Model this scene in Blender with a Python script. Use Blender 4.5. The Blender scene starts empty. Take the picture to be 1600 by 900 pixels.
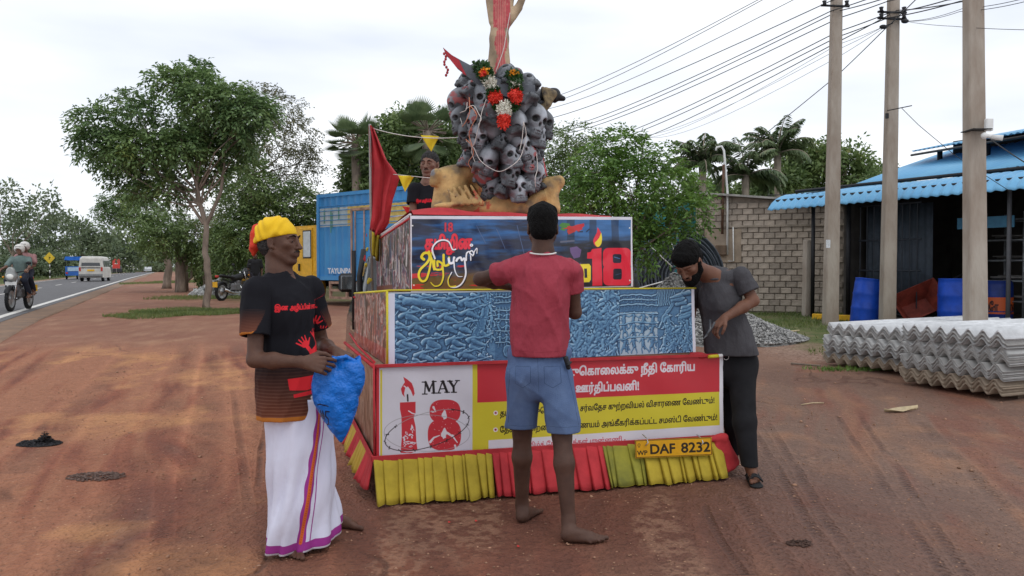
import bpy, math, random
import numpy as np
from mathutils import Vector, Matrix
try:
 import openvdb as vdb
except Exception:
 vdb = None
random.seed(7); rng = np.random.default_rng(11)
S = bpy.context.scene
COL = S.collection
PI = math.pi
# ------------------------------------------------------------------ camera
F = 1250.0; CAMZ = 1.43; PITCH = math.atan(30 / F)
cam = bpy.data.cameras.new('camera'); camo = bpy.data.objects.new('camera', cam); COL.objects.link(camo)
cam.lens = F / 1600 * 36; cam.sensor_width = 36; cam.clip_end = 3000; cam.clip_start = 0.05
camo.location = (0, 0, CAMZ); camo.rotation_euler = (PI / 2 - PITCH, 0, 0)
S.camera = camo
# ------------------------------------------------------------------ world / sun / exposure
w = bpy.data.worlds.new('World'); S.world = w; w.use_nodes = True
nt = w.node_tree; N = nt.nodes; L = nt.links
bg = N['Background']
sky = N.new('ShaderNodeTexSky'); sky.sky_type = 'NISHITA'; sky.sun_disc = False
sky.sun_elevation = math.radians(58); sky.sun_rotation = math.radians(150); sky.altitude = 20; sky.dust_density = 2.0
tc = N.new('ShaderNodeTexCoord')
mp = N.new('ShaderNodeMapping'); mp.inputs['Scale'].default_value = (1.0, 1.0, 4.2)
cn = N.new('ShaderNodeTexNoise'); cn.inputs['Scale'].default_value = 1.9; cn.inputs['Detail'].default_value = 5; cn.inputs['Roughness'].default_value = .45
cr = N.new('ShaderNodeValToRGB')
cr.color_ramp.elements[0].position = .34; cr.color_ramp.elements[0].color = (7.3, 7.8, 8.8, 1)
cr.color_ramp.elements[1].position = .62; cr.color_ramp.elements[1].color = (10.4, 10.6, 10.9, 1)
mx = N.new('ShaderNodeMixRGB'); mx.inputs[0].default_value = .92
L.new(tc.outputs['Generated'],mp.inputs[0]); L.new(mp.outputs[0],cn.inputs[0]); L.new(cn.outputs[0],cr.inputs[0])
L.new(sky.outputs[0], mx.inputs[1]); L.new(cr.outputs[0], mx.inputs[2]); L.new(mx.outputs[0], bg.inputs[0])
bg.inputs[1].default_value = 0.10
sun = bpy.data.lights.new('sun', 'SUN'); suno = bpy.data.objects.new('sun', sun); COL.objects.link(suno)
sun.energy = 0.55; sun.angle = math.radians(25); sun.color = (1, .96, .9)
suno.rotation_euler = (math.radians(32), 0, math.radians(150 - 180 + 60))
S.view_settings.view_transform = 'Standard'; S.view_settings.look = 'None'
S.view_settings.exposure = 0.25; S.view_settings.gamma = 1
# ------------------------------------------------------------------ placing helpers
def ray(px, py):
 x = (px - 800) / F; y = -(py - 450) / F
 c, s = math.cos(PITCH), math.sin(PITCH)
 return Vector((x, c + y * s, -s + y * c))
def P(px, py, d):
 r = ray(px, py); return Vector((0, 0, CAMZ)) + r * (d / r.y)
def sstep(a, b, x):
 t = np.clip((x - a) / (b - a), 0, 1); return t * t * (3 - 2 * t)
def zg(x, y):
 y = np.asarray(y, float); x = np.asarray(x, float)
 r = np.sqrt(y * y + .3 * x * x)
 return .33 * sstep(6.5, 19, r) + .0024 * np.clip(r - 18, 0, 60)
def zf(x, y): return float(zg(x, y))
def GP(px, py):
 r = ray(px, py); d = 4.0
 for _ in range(60):
  p = Vector((0, 0, CAMZ)) + r * (d / r.y)
  z = zf(p.x, p.y); k = r.z / r.y
  nd = (z - CAMZ) / k if k < 0 else 300
  d = .5 * d + .5 * min(nd, 400)
 p = Vector((0, 0, CAMZ)) + r * (d / r.y)
 return p
# ------------------------------------------------------------------ object helpers
def tag(o, label=None, cat=None, group=None, kind=None):
 if label: o['label'] = label
 if cat: o['category'] = cat
 if group: o['group'] = group
 if kind: o['kind'] = kind
 return o
def thing(name, label, cat, loc=(0, 0, 0), rz=0, group=None):
 o = bpy.data.objects.new(name, None); COL.objects.link(o); o.empty_display_size = .1
 o.location = loc; o.rotation_euler = (0, 0, rz)
 return tag(o, label, cat, group)
def link(name, me, parent=None, m=None):
 o = bpy.data.objects.new(name, me); COL.objects.link(o)
 if m is not None and not me.materials: me.materials.append(m)
 if parent: o.parent = parent
 return o
def npmesh(name, V, Fc, m=None, parent=None, uv=None, smooth=False, attrs=None, obj=True):
 V = np.asarray(V, np.float32).reshape(-1, 3); Fc = np.asarray(Fc, np.int32)
 me = bpy.data.meshes.new(name)
 n, k = Fc.shape
 me.vertices.add(len(V)); me.vertices.foreach_set('co', V.ravel())
 me.loops.add(n * k); me.polygons.add(n)
 me.loops.foreach_set('vertex_index', Fc.ravel())
 me.polygons.foreach_set('loop_start', np.arange(0, n * k, k, dtype=np.int32))
 if smooth: me.polygons.foreach_set('use_smooth', np.ones(n, bool))
 me.update(calc_edges=True)
 if uv is not None:
  ul = me.uv_layers.new(name='UVMap'); ul.data.foreach_set('uv',np.asarray(uv,np.float32)[Fc.ravel()].ravel())
 if attrs:
  for an, av in attrs.items():
   a = me.attributes.new(an, 'FLOAT_COLOR', 'POINT')
   c = np.ones((len(V), 4), np.float32); c[:, :av.shape[1]] = av; a.data.foreach_set('color', c.ravel())
 if m is not None: me.materials.append(m)
 if not obj: return me
 return link(name, me, parent)
class MB:
 """collects simple solids into one mesh"""
 def __init__(s): s.v = []; s.f = []; s.sm = []
 def add(s, vs, fs, smooth=False):
  b = len(s.v); s.v += [tuple(v) for v in vs]; s.f += [tuple(b + i for i in f) for f in fs]; s.sm += [smooth] * len(fs); return s
 def box(s, c, d, rz=0, M=None, bev=0):
  x, y, z = d[0] / 2, d[1] / 2, d[2] / 2
  if bev > 0:
   b = min(bev, x * .9, y * .9, z * .9); vs = [];
   # chamfered box
   pts = []
   for sx in (-1, 1):
    for sy in (-1, 1):
     for sz in (-1, 1):
      pts += [(sx * (x - b),sy * (y - b),sz * z),(sx * (x - b),sy * y,sz * (z - b)),(sx * x,sy * (y - b),sz * (z - b))]
   import bmesh
   bm = bmesh.new(); vv = [bm.verts.new(p) for p in pts]; r = bmesh.ops.convex_hull(bm, input=vv)
   bm.verts.index_update(); vs = [v.co.copy() for v in bm.verts]; fs = [[v.index for v in f.verts] for f in bm.faces]; bm.free()
  else:
   vs = [(a * x, b * y, g * z) for a in (-1, 1) for b in (-1, 1) for g in (-1, 1)]
   fs = [(0, 1, 3, 2), (4, 6, 7, 5), (0, 4, 5, 1), (2, 3, 7, 6), (0, 2, 6, 4), (1, 5, 7, 3)]
  T = M if M is not None else Matrix.Translation(c) @ Matrix.Rotation(rz, 4, 'Z')
  if M is not None: T = M @ Matrix.Translation(c)
  return s.add([T @ Vector(v) for v in vs], fs)
 def tube(s, pts, r, n=8, cap=True):
  pts = [Vector(p) for p in pts]; m = len(pts)
  rs = r if hasattr(r, '__len__') else [r] * m
  vs = []; up = None
  for i, p in enumerate(pts):
   t = (pts[min(i + 1, m - 1)] - pts[max(i - 1, 0)]).normalized()
   if up is None:
    up = Vector((0, 0, 1)) if abs(t.z) < .9 else Vector((1, 0, 0))
   a = t.cross(up)
   if a.length < 1e-4: a = t.orthogonal()
   a.normalize(); b = a.cross(t).normalized(); up = b
   for k in range(n):
    an = 2 * PI * k / n; vs.append(p + (a * math.cos(an) + b * math.sin(an)) * rs[i])
  fs = []
  for i in range(m - 1):
   for k in range(n):
    k2 = (k + 1) % n; fs.append((i * n + k, i * n + k2, (i + 1) * n + k2, (i + 1) * n + k))
  s.add(vs, fs, True)
  if cap and n > 2:
   b0 = len(s.v) - len(vs); s.f += [tuple(b0 + k for k in range(n))[::-1],tuple(b0 + (m - 1) * n + k for k in range(n))]; s.sm += [False,False]
  return s
 def lathe(s, prof, c=(0, 0, 0), n=24, M=None):
  vs = []; m = len(prof)
  T = M if M is not None else Matrix.Translation(c)
  for (r, z) in prof:
   for k in range(n):
    a = 2 * PI * k / n; vs.append(T @ Vector((r * math.cos(a), r * math.sin(a), z)))
  fs = []
  for i in range(m - 1):
   for k in range(n):
    k2 = (k + 1) % n; fs.append((i * n + k, i * n + k2, (i + 1) * n + k2, (i + 1) * n + k))
  return s.add(vs, fs, True)
 def ball(s, c, r, n=10, sc=(1, 1, 1)):
  prof = [(max(1e-4,math.sin(PI * i / (n // 2 + 1))) * r,-math.cos(PI * i / (n // 2 + 1)) * r) for i in range(n // 2 + 2)]
  return s.lathe(prof, n=n, M=Matrix.Translation(c) @ Matrix.Diagonal((*sc, 1)))
 def prism(s, poly, dvec, M=None):
  """poly: list of 3D pts, extruded by dvec"""
  T = M if M is not None else Matrix()
  n = len(poly); dv = Vector(dvec)
  vs = [T @ Vector(p) for p in poly] + [T @ (Vector(p) + dv) for p in poly]
  fs = [tuple(range(n))[::-1],tuple(range(n,2 * n))] + [(i,(i + 1) % n,n + (i + 1) % n,n + i) for i in range(n)]
  return s.add(vs, fs)
 def quad(s, a, b, c, d): return s.add([a, b, c, d], [(0, 1, 2, 3)])
 def build(s, name, m=None, parent=None):
  me = bpy.data.meshes.new(name); me.from_pydata(s.v, [], s.f); me.polygons.foreach_set('use_smooth', s.sm)
  import bmesh
  bm = bmesh.new(); bm.from_mesh(me); bmesh.ops.recalc_face_normals(bm,faces=bm.faces); bm.to_mesh(me); bm.free()
  me.update()
  if m: me.materials.append(m)
  return link(name, me, parent)
def copy_tree(o, parent=None, loc=None, rz=None, label=None, group=None):
 c = o.copy(); COL.objects.link(c); c.parent = parent
 if loc is not None: c.location = loc
 if rz is not None: c.rotation_euler = (c.rotation_euler[0], c.rotation_euler[1], rz)
 if label: c['label'] = label
 if group: c['group'] = group
 for ch in list(o.children): copy_tree(ch, c)
 return c
# ------------------------------------------------------------------ materials
def mat(name,c,rough=.6,metal=0,var=.15,vs=6,bump=.0,bs=40,c2=None,spec=.3,detail=4,coat=0,stretch=None,bd=.01,rnd=0):
 m = bpy.data.materials.new(name); m.use_nodes = True; nt = m.node_tree; n = nt.nodes; l = nt.links
 b = n['Principled BSDF']; b.inputs['Roughness'].default_value = rough; b.inputs['Metallic'].default_value = metal
 b.inputs['Specular IOR Level'].default_value = spec; b.inputs['Coat Weight'].default_value = coat
 tcn = n.new('ShaderNodeTexCoord'); src = tcn.outputs['Object']
 if stretch:
  mpn = n.new('ShaderNodeMapping'); mpn.inputs['Scale'].default_value = stretch; l.new(src,mpn.inputs[0]); src = mpn.outputs[0]
 no = n.new('ShaderNodeTexNoise'); no.inputs['Scale'].default_value = vs; no.inputs['Detail'].default_value = detail; no.inputs['Roughness'].default_value = .62
 l.new(src, no.inputs[0])
 r = n.new('ShaderNodeValToRGB'); e = r.color_ramp.elements
 ca = tuple(x * (1 - var) for x in c); cb = c2 if c2 else tuple(min(1, x * (1 + var)) for x in c)
 if c2: ca = c
 e[0].position = .35; e[0].color = (*ca, 1); e[1].position = .65; e[1].color = (*cb, 1)
 l.new(no.outputs[0], r.inputs[0]); l.new(r.outputs[0], b.inputs['Base Color'])
 if bump:
  n2 = n.new('ShaderNodeTexNoise'); n2.inputs['Scale'].default_value = bs; n2.inputs['Detail'].default_value = 5; l.new(src,n2.inputs[0])
  bp = n.new('ShaderNodeBump'); bp.inputs['Strength'].default_value = bump; bp.inputs['Distance'].default_value = bd
  l.new(n2.outputs[0], bp.inputs['Height']); l.new(bp.outputs[0], b.inputs['Normal'])
 return m
def attrmat(name, attr, rough=.7, bump=0, bs=60, spec=.4, nv=.12, ns=30):
 """colour from a mesh colour attribute (paint/print), with a little noise"""
 m = bpy.data.materials.new(name); m.use_nodes = True; nt = m.node_tree; n = nt.nodes; l = nt.links
 b = n['Principled BSDF']; b.inputs['Roughness'].default_value = rough; b.inputs['Specular IOR Level'].default_value = spec
 a = n.new('ShaderNodeAttribute'); a.attribute_name = attr
 tcn = n.new('ShaderNodeTexCoord')
 no = n.new('ShaderNodeTexNoise'); no.inputs['Scale'].default_value = ns; no.inputs['Detail'].default_value = 5; l.new(tcn.outputs['Object'],no.inputs[0])
 mr = n.new('ShaderNodeMapRange'); mr.inputs[1].default_value = .3; mr.inputs[2].default_value = .7; mr.inputs[3].default_value = 1 - nv; mr.inputs[4].default_value = 1 + nv
 l.new(no.outputs[0], mr.inputs[0])
 mu = n.new('ShaderNodeMixRGB'); mu.blend_type = 'MULTIPLY'; mu.inputs[0].default_value = 1; l.new(a.outputs['Color'],mu.inputs[1]); l.new(mr.outputs[0],mu.inputs[2]); l.new(mu.outputs[0],b.inputs['Base Color'])
 if bump:
  n2 = n.new('ShaderNodeTexNoise'); n2.inputs['Scale'].default_value = bs; n2.inputs['Detail'].default_value = 5; l.new(tcn.outputs['Object'],n2.inputs[0])
  bp = n.new('ShaderNodeBump'); bp.inputs['Strength'].default_value = bump; bp.inputs['Distance'].default_value = .01
  l.new(n2.outputs[0], bp.inputs['Height']); l.new(bp.outputs[0], b.inputs['Normal'])
 return m
def leafmat(name, ca, cb, cc=None, rough=.5, sc=.9):
 m = bpy.data.materials.new(name); m.use_nodes = True; nt = m.node_tree; n = nt.nodes; l = nt.links
 b = n['Principled BSDF']; b.inputs['Roughness'].default_value = rough
 g = n.new('ShaderNodeNewGeometry'); r = n.new('ShaderNodeValToRGB')
 tcn = n.new('ShaderNodeTexCoord'); no = n.new('ShaderNodeTexNoise'); no.inputs['Scale'].default_value = sc; no.inputs['Detail'].default_value = 2; l.new(tcn.outputs['Object'],no.inputs[0])
 ad = n.new('ShaderNodeMath'); ad.operation = 'MULTIPLY_ADD'; ad.inputs[1].default_value = .45; l.new(g.outputs['Random Per Island'],ad.inputs[0])
 mr = n.new('ShaderNodeMapRange'); mr.inputs[1].default_value = .3; mr.inputs[2].default_value = .7; mr.inputs[3].default_value = 0; mr.inputs[4].default_value = .55
 l.new(no.outputs[0], mr.inputs[0]); l.new(mr.outputs[0], ad.inputs[2]); l.new(ad.outputs[0], r.inputs[0])
 e = r.color_ramp.elements; e[0].color = (*ca,1); e[0].position = .1; e[1].color = (*cb,1); e[1].position = .8
 if cc: x = e.new(.97); x.color = (*cc, 1)
 tr = n.new('ShaderNodeBsdfTranslucent'); ms = n.new('ShaderNodeMixShader'); ms.inputs[0].default_value = .3
 l.new(r.outputs[0], b.inputs['Base Color'])
 l.new(r.outputs[0],tr.inputs[0]); l.new(b.outputs[0],ms.inputs[1]); l.new(tr.outputs[0],ms.inputs[2]); l.new(ms.outputs[0],n['Material Output'].inputs[0])
 return m
# ------------------------------------------------------------------ implicit surfaces (bodies, cloth, skulls, statue)
def V3(p): return np.array(p, np.float64)
class SDF:
 def __init__(s): s.p = []
 def rc(s, a, b, ra, rb=None, k=.015, sub=False, sq=None):
  """tapered capsule; sq=(axis, factor) squashes the section along axis"""
  s.p.append(('rc',V3(a),V3(b),float(ra),float(ra if rb is None else rb),k,sub,(V3(sq[0]) / np.linalg.norm(sq[0]),sq[1]) if sq else None)); return s
 def el(s, c, r, R=None, k=.015, sub=False):
  s.p.append(('el', V3(c), V3(r), np.eye(3) if R is None else np.array(R, float), 0, k, sub, None)); return s
 def bounds(s):
  lo = np.full(3, 1e9); hi = -lo
  for q in s.p:
   if q[6]: continue
   if q[0] == 'rc': m = max(q[3], q[4]); a = np.minimum(q[1], q[2]) - m; b = np.maximum(q[1], q[2]) + m
   else: m = max(q[2]); a = q[1] - m; b = q[1] + m
   lo = np.minimum(lo, a); hi = np.maximum(hi, b)
  return lo, hi
 def grid(s, lo, hi, vox, disp=None, clip=None):
  lo = np.array(lo, float) - 3 * vox; hi = np.array(hi, float) + 3 * vox
  n = np.ceil((hi - lo) / vox).astype(int) + 1
  BIG = .06; D = np.full(n, BIG, np.float32)
  ax = [lo[i] + vox * np.arange(n[i]) for i in range(3)]
  for q in s.p:
   if q[0] == 'rc':
    m = max(q[3], q[4]); a = np.minimum(q[1], q[2]) - m; b = np.maximum(q[1], q[2]) + m
   else: m = max(q[2]); a = q[1] - m; b = q[1] + m
   mg = BIG if not q[6] else .03
   i0 = np.clip(((a - mg - lo) / vox).astype(int),0,n); i1 = np.clip(((b + mg - lo) / vox).astype(int) + 2,0,n)
   if np.any(i1 <= i0): continue
   sl = tuple(slice(i0[i], i1[i]) for i in range(3))
   X, Y, Z = np.meshgrid(ax[0][sl[0]], ax[1][sl[1]], ax[2][sl[2]], indexing='ij')
   if q[0] == 'rc':
    ba = q[2] - q[1]; L2 = max(1e-12, ba @ ba)
    x = X - q[1][0]; y = Y - q[1][1]; z = Z - q[1][2]
    t = np.clip((x * ba[0] + y * ba[1] + z * ba[2]) / L2, 0, 1)
    x = x - t * ba[0]; y = y - t * ba[1]; z = z - t * ba[2]
    d2 = x * x + y * y + z * z
    if q[7] is not None:
     nn, f = q[7]; dn = x * nn[0] + y * nn[1] + z * nn[2]
     d2 = d2 + dn * dn * (1 / (f * f) - 1)
     rr = q[3] + (q[4] - q[3]) * t; dd = np.sqrt(d2)
     d = (dd - rr) * np.where(dd > 1e-6,np.clip(np.sqrt(np.maximum(x * x + y * y + z * z,1e-12)) / np.maximum(dd,1e-6),f,1),1)
    else: d = np.sqrt(d2) - (q[3] + (q[4] - q[3]) * t)
   else:
    R = q[3]; x = X - q[1][0]; y = Y - q[1][1]; z = Z - q[1][2]
    u = x * R[0][0] + y * R[0][1] + z * R[0][2]; v = x * R[1][0] + y * R[1][1] + z * R[1][2]; ww = x * R[2][0] + y * R[2][1] + z * R[2][2]
    r = q[2]; k0 = np.sqrt((u / r[0]) ** 2 + (v / r[1]) ** 2 + (ww / r[2]) ** 2)
    k1 = np.sqrt((u / r[0] ** 2) ** 2 + (v / r[1] ** 2) ** 2 + (ww / r[2] ** 2) ** 2)
    d = k0 * (k0 - 1) / np.maximum(k1, 1e-9)
   k = q[5]; A = D[sl]
   if not q[6]:
    if k > 0:
     h = np.clip(.5 + .5 * (A - d) / k, 0, 1); D[sl] = A * (1 - h) + d * h - k * h * (1 - h)
    else: D[sl] = np.minimum(A, d)
   else:
    kk = max(k, 1e-4); A = -A
    h = np.clip(.5 + .5 * (A - d) / kk, 0, 1); D[sl] = -(A * (1 - h) + d * h - kk * h * (1 - h))
  X, Y, Z = np.meshgrid(*ax, indexing='ij')
  if disp is not None:
   msk = np.abs(D) < .03; D[msk] += disp(X[msk], Y[msk], Z[msk]).astype(np.float32)
  if clip is not None: D = np.maximum(D, clip(X, Y, Z).astype(np.float32))
  return D, lo, vox
 def surf(s, vox, disp=None, clip=None, lo=None, hi=None):
  if lo is None: lo, hi = s.bounds()
  D, o, vox = s.grid(lo, hi, vox, disp, clip)
  g = vdb.FloatGrid(.06); g.copyFromArray(np.ascontiguousarray(D))
  pts, q = g.convertToQuads(0.0)
  return np.asarray(pts) * vox + o, np.asarray(q, np.int32)[:, ::-1]
 def mesh(s, name, vox, m, parent=None, disp=None, clip=None, fine=(), uvf=None, obj=True, attrf=None):
  V, Q = s.surf(vox, disp, clip)
  for (c, r, fv) in fine:
   c = np.array(c); cen = V[Q].mean(1); Q = Q[np.linalg.norm(cen - c, axis=1) > r]
  for (c, r, fv) in fine:
   c = np.array(c); v2, q2 = s.surf(fv, disp, clip, c - r - .01, c + r + .01)
   cen = v2[q2].mean(1); q2 = q2[np.linalg.norm(cen - c, axis=1) < r + vox * .6]
   Q = np.concatenate([Q, q2 + len(V)]); V = np.concatenate([V, v2])
  used = np.unique(Q); mp_ = np.zeros(len(V),np.int32); mp_[used] = np.arange(len(used)); V = V[used]; Q = mp_[Q]
  org = None
  if parent is not None and obj:
   Mi = np.array(parent.matrix_basis.inverted()); VL = V @ Mi[:3, :3].T + Mi[:3, 3]
  else: VL = V
  uv = uvf(V) if uvf else None
  at = {'col': attrf(V)} if attrf else None
  return npmesh(name, VL, Q, m, parent, uv, True, at, obj)
def folds(seed, amp=.004, f=(30, 30, 14), n=4):
 r = np.random.default_rng(seed); ps = []
 for i in range(n):
  d = r.normal(size=3); d /= np.linalg.norm(d); ps.append((d * np.array(f) * r.uniform(.6,1.6),r.uniform(0,6.28),r.normal(size=3) * 7,r.uniform(0,6)))
 def g(x, y, z):
  o = 0
  for (d, p, w_, p2) in ps:
   o = o + np.abs(np.sin(.5 * (x * d[0] + y * d[1] + z * d[2] + p) + .9 * np.sin(x * w_[0] + y * w_[1] + z * w_[2] + p2))) ** .7 * 2 - 1.3
  return o * (amp / n)
 return g
# value noise
def vnoise(shape, cells, seed=0, octaves=4, pers=.5):
 r = np.random.default_rng(seed); H, W = shape; out = np.zeros(shape); a = 1; tot = 0
 cy, cx = cells
 for o in range(octaves):
  g = r.random((int(cy) + 2,int(cx) + 2)); y = np.linspace(0,cy,H,endpoint=False); x = np.linspace(0,cx,W,endpoint=False)
  yi = y.astype(int); xi = x.astype(int); fy = y - yi; fx = x - xi; fy = fy * fy * (3 - 2 * fy); fx = fx * fx * (3 - 2 * fx)
  A = g[yi][:, xi]; B = g[yi][:, xi + 1]; C = g[yi + 1][:, xi]; Dd = g[yi + 1][:, xi + 1]
  out += a * ((A * (1 - fx) + B * fx) * (1 - fy)[:,None] + (C * (1 - fx) + Dd * fx) * fy[:,None]); tot += a; a *= pers; cy *= 2; cx *= 2
 return out / tot
_tab = np.random.default_rng(99).random((8, 256, 256))
def vn(x, y, seed=0, octs=4, pers=.5):
 o = 0; a = 1; t = 0
 for k in range(octs):
  xi = np.floor(x).astype(int); yi = np.floor(y).astype(int); fx = x - xi; fy = y - yi; fx = fx * fx * (3 - 2 * fx); fy = fy * fy * (3 - 2 * fy); T = _tab[(seed + k) % 8]; xs = xi & 255; ys = yi & 255; x1 = (xi + 1) & 255; y1 = (yi + 1) & 255
  o = o + a * ((T[ys,xs] * (1 - fx) + T[ys,x1] * fx) * (1 - fy) + (T[y1,xs] * (1 - fx) + T[y1,x1] * fx) * fy); t += a; a *= pers; x = x * 2.03 + 17; y = y * 2.03 + 31
 return o / t
def stitch(o, lines, m, r, name, off=.0015, step=6):
 """raised seam lines laid on the surface of o; lines are photo polylines used to find where the seam runs"""
 bpy.context.view_layer.update(); Mi = o.matrix_world.inverted(); R3 = Mi.to_3x3(); mb = MB(); c0 = Vector((0,0,CAMZ))
 for L_ in lines:
  q = []
  for (a, b) in zip(L_[:-1], L_[1:]):
   n = max(1, int(math.hypot(b[0] - a[0], b[1] - a[1]) / step * 2))
   for i in range(n + (b == L_[-1])):
    t = i / n; ok,p,nn,_ = o.ray_cast(Mi @ c0,(R3 @ ray(a[0] + (b[0] - a[0]) * t,a[1] + (b[1] - a[1]) * t)).normalized())
    if ok: q.append(p + nn * off)
  if len(q) > 2: mb.tube(q, r, 5, False)
 if mb.v: e = mb.build(name, m, o.parent or o); return e
# ------------------------------------------------------------------ printed artwork (drawn here, stroke by stroke)
def srgb(c):
 c = np.array(c, float) / 255; return np.where(c <= .04045, c / 12.92, ((c + .055) / 1.055) ** 2.4)
class Art:
 def __init__(s, W, H, bgc, quad=None):
  s.W, s.H = W, H; s.im = np.ones((H, W, 3)) * np.array(bgc, float); s.quad = quad
  if quad:   # photo quad (tl,tr,br,bl) -> image
   A = []; B = []
   for (x, y), (u, v) in zip(quad, [(0, 0), (W, 0), (W, H), (0, H)]):
    A.append([x,y,1,0,0,0,-u * x,-u * y]); B.append(u); A.append([0,0,0,x,y,1,-v * x,-v * y]); B.append(v)
   s.h = np.append(np.linalg.solve(np.array(A, float), np.array(B, float)), 1).reshape(3, 3)
  else: s.h = np.eye(3)
 def T(s, pts):
  p = np.asarray(pts, float); q = np.c_[p, np.ones(len(p))] @ s.h.T; return q[:, :2] / q[:, 2:]
 def mask(s, contours, SS=3):
  allp = np.concatenate(contours)
  x0, y0 = np.floor(allp.min(0)).astype(int) - 1; x1, y1 = np.ceil(allp.max(0)).astype(int) + 1
  x0 = max(x0, 0); y0 = max(y0, 0); x1 = min(x1, s.W); y1 = min(y1, s.H)
  if x1 <= x0 or y1 <= y0: return None
  w_, h_ = (x1 - x0) * SS, (y1 - y0) * SS; D = np.zeros((h_, w_ + 1), np.int32)
  for c in contours:
   c = (c - (x0, y0)) * SS; n = np.roll(c, -1, 0)
   for (ax, ay), (bx, by) in zip(c, n):
    if ay == by: continue
    sg = 1 if by > ay else -1
    if sg < 0: ax, ay, bx, by = bx, by, ax, ay
    r0 = max(0, math.ceil(ay - .5)); r1 = min(h_, math.ceil(by - .5))
    if r1 <= r0: continue
    rr = np.arange(r0, r1); xx = ax + (rr + .5 - ay) * (bx - ax) / (by - ay)
    np.add.at(D, (rr, np.clip(np.ceil(xx - .5).astype(int), 0, w_)), sg)
  Wn = np.cumsum(D, 1)[:, :w_] != 0
  return (x0, y0, x1, y1), Wn.reshape(y1 - y0, SS, x1 - x0, SS).mean((1, 3))
 def paint(s, r, color):
  if r is None: return
  (x0,y0,x1,y1),m = r; s.im[y0:y1,x0:x1] = s.im[y0:y1,x0:x1] * (1 - m[...,None]) + np.array(color) * m[...,None]
 def poly(s, pts, color): s.paint(s.mask([s.T(pts)]), color); return s
 def line(s, pts, wd, color, wd2=None):
  p = s.T(pts); n = len(p); wd2 = wd if wd2 is None else wd2
  for i in range(n - 1):
   a,b = p[i],p[i + 1]; ra = (wd + (wd2 - wd) * i / (n - 1)) / 2; rb = (wd + (wd2 - wd) * (i + 1) / (n - 1)) / 2; m = max(ra,rb) + 2
   x0 = int(max(0,min(a[0],b[0]) - m)); x1 = int(min(s.W,max(a[0],b[0]) + m + 1)); y0 = int(max(0,min(a[1],b[1]) - m)); y1 = int(min(s.H,max(a[1],b[1]) + m + 1))
   if x1 <= x0 or y1 <= y0: continue
   X, Y = np.meshgrid(np.arange(x0, x1) + .5, np.arange(y0, y1) + .5); ba = b - a
   t = np.clip(((X - a[0]) * ba[0] + (Y - a[1]) * ba[1]) / max(ba @ ba, 1e-9), 0, 1)
   d = np.hypot(X - a[0] - t * ba[0], Y - a[1] - t * ba[1]) - (ra + (rb - ra) * t)
   s.paint(((x0, y0, x1, y1), np.clip(.5 - d, 0, 1)), color)
  return s
 def text(s, txt, a, b, h, color, bold=0, outline=None, ob=0, slant=0, spans=None):
  """txt from photo point a to photo point b (baseline), cap height h (photo px)"""
  cs = contours_of(txt); al = np.concatenate(cs); wd = al[:, 0].max() - al[:, 0].min(); mn = al[:, 0].min()
  a = np.array(a, float); b = np.array(b, float); out = []
  for c in cs:
   t = (c[:,0] - mn) / wd; q = a + t[:,None] * (b - a); q = q.copy(); q[:,1] -= c[:,1] * h / .7; q[:,0] += slant * c[:,1] * h / .7
   out.append(s.T(q))
  def stamp(bd, col):
   offs = [(0,0)] + ([(bd * math.cos(k * PI / 4),bd * math.sin(k * PI / 4)) for k in range(8)] if bd else [])
   best = None
   for o in offs:
    r = s.mask([c + np.array(o) for c in out])
    if r is None: continue
    full = best
    (x0, y0, x1, y1), m = r
    if best is None: best = np.zeros((s.H, s.W), np.float32)
    best[y0:y1, x0:x1] = np.maximum(best[y0:y1, x0:x1], m)
   if best is not None: s.paint(((0, 0, s.W, s.H), best), col)
  if outline is not None: stamp(bold + ob, outline)
  stamp(bold, color); return s
 def image(s, name):
  img = bpy.data.images.new(name, s.W, s.H, float_buffer=False)
  c = np.clip(s.im, 0, 1); c = np.where(c <= .0031308, c * 12.92, 1.055 * c ** (1 / 2.4) - .055)
  px = np.ones((s.H,s.W,4),np.float32); px[...,:3] = c[::-1]; img.pixels.foreach_set(px.ravel()); img.update(); img.pack(); return img
_cc = {}
def contours_of(txt):
 if txt in _cc: return _cc[txt]
 k = bpy.data.curves.new('lettering','FONT'); k.body = txt; o = bpy.data.objects.new('lettering',k); COL.objects.link(o)
 bpy.context.view_layer.update()
 c = o.to_curve(bpy.context.evaluated_depsgraph_get()); out = []
 for sp in c.splines:
  bp = sp.bezier_points; n = len(bp)
  if n < 2: continue
  pts = []
  for i in range(n):
   p0, p3 = bp[i], bp[(i + 1) % n]; a, b, cc, d = p0.co, p0.handle_right, p3.handle_left, p3.co
   for t in (0, .2, .4, .6, .8):
    u = 1 - t; q = a * u ** 3 + b * 3 * u * u * t + cc * 3 * u * t * t + d * t ** 3; pts.append((q.x, q.y))
  out.append(np.array(pts))
 o.to_curve_clear(); bpy.data.objects.remove(o); bpy.data.curves.remove(k)
 _cc[txt] = out; return out
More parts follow.
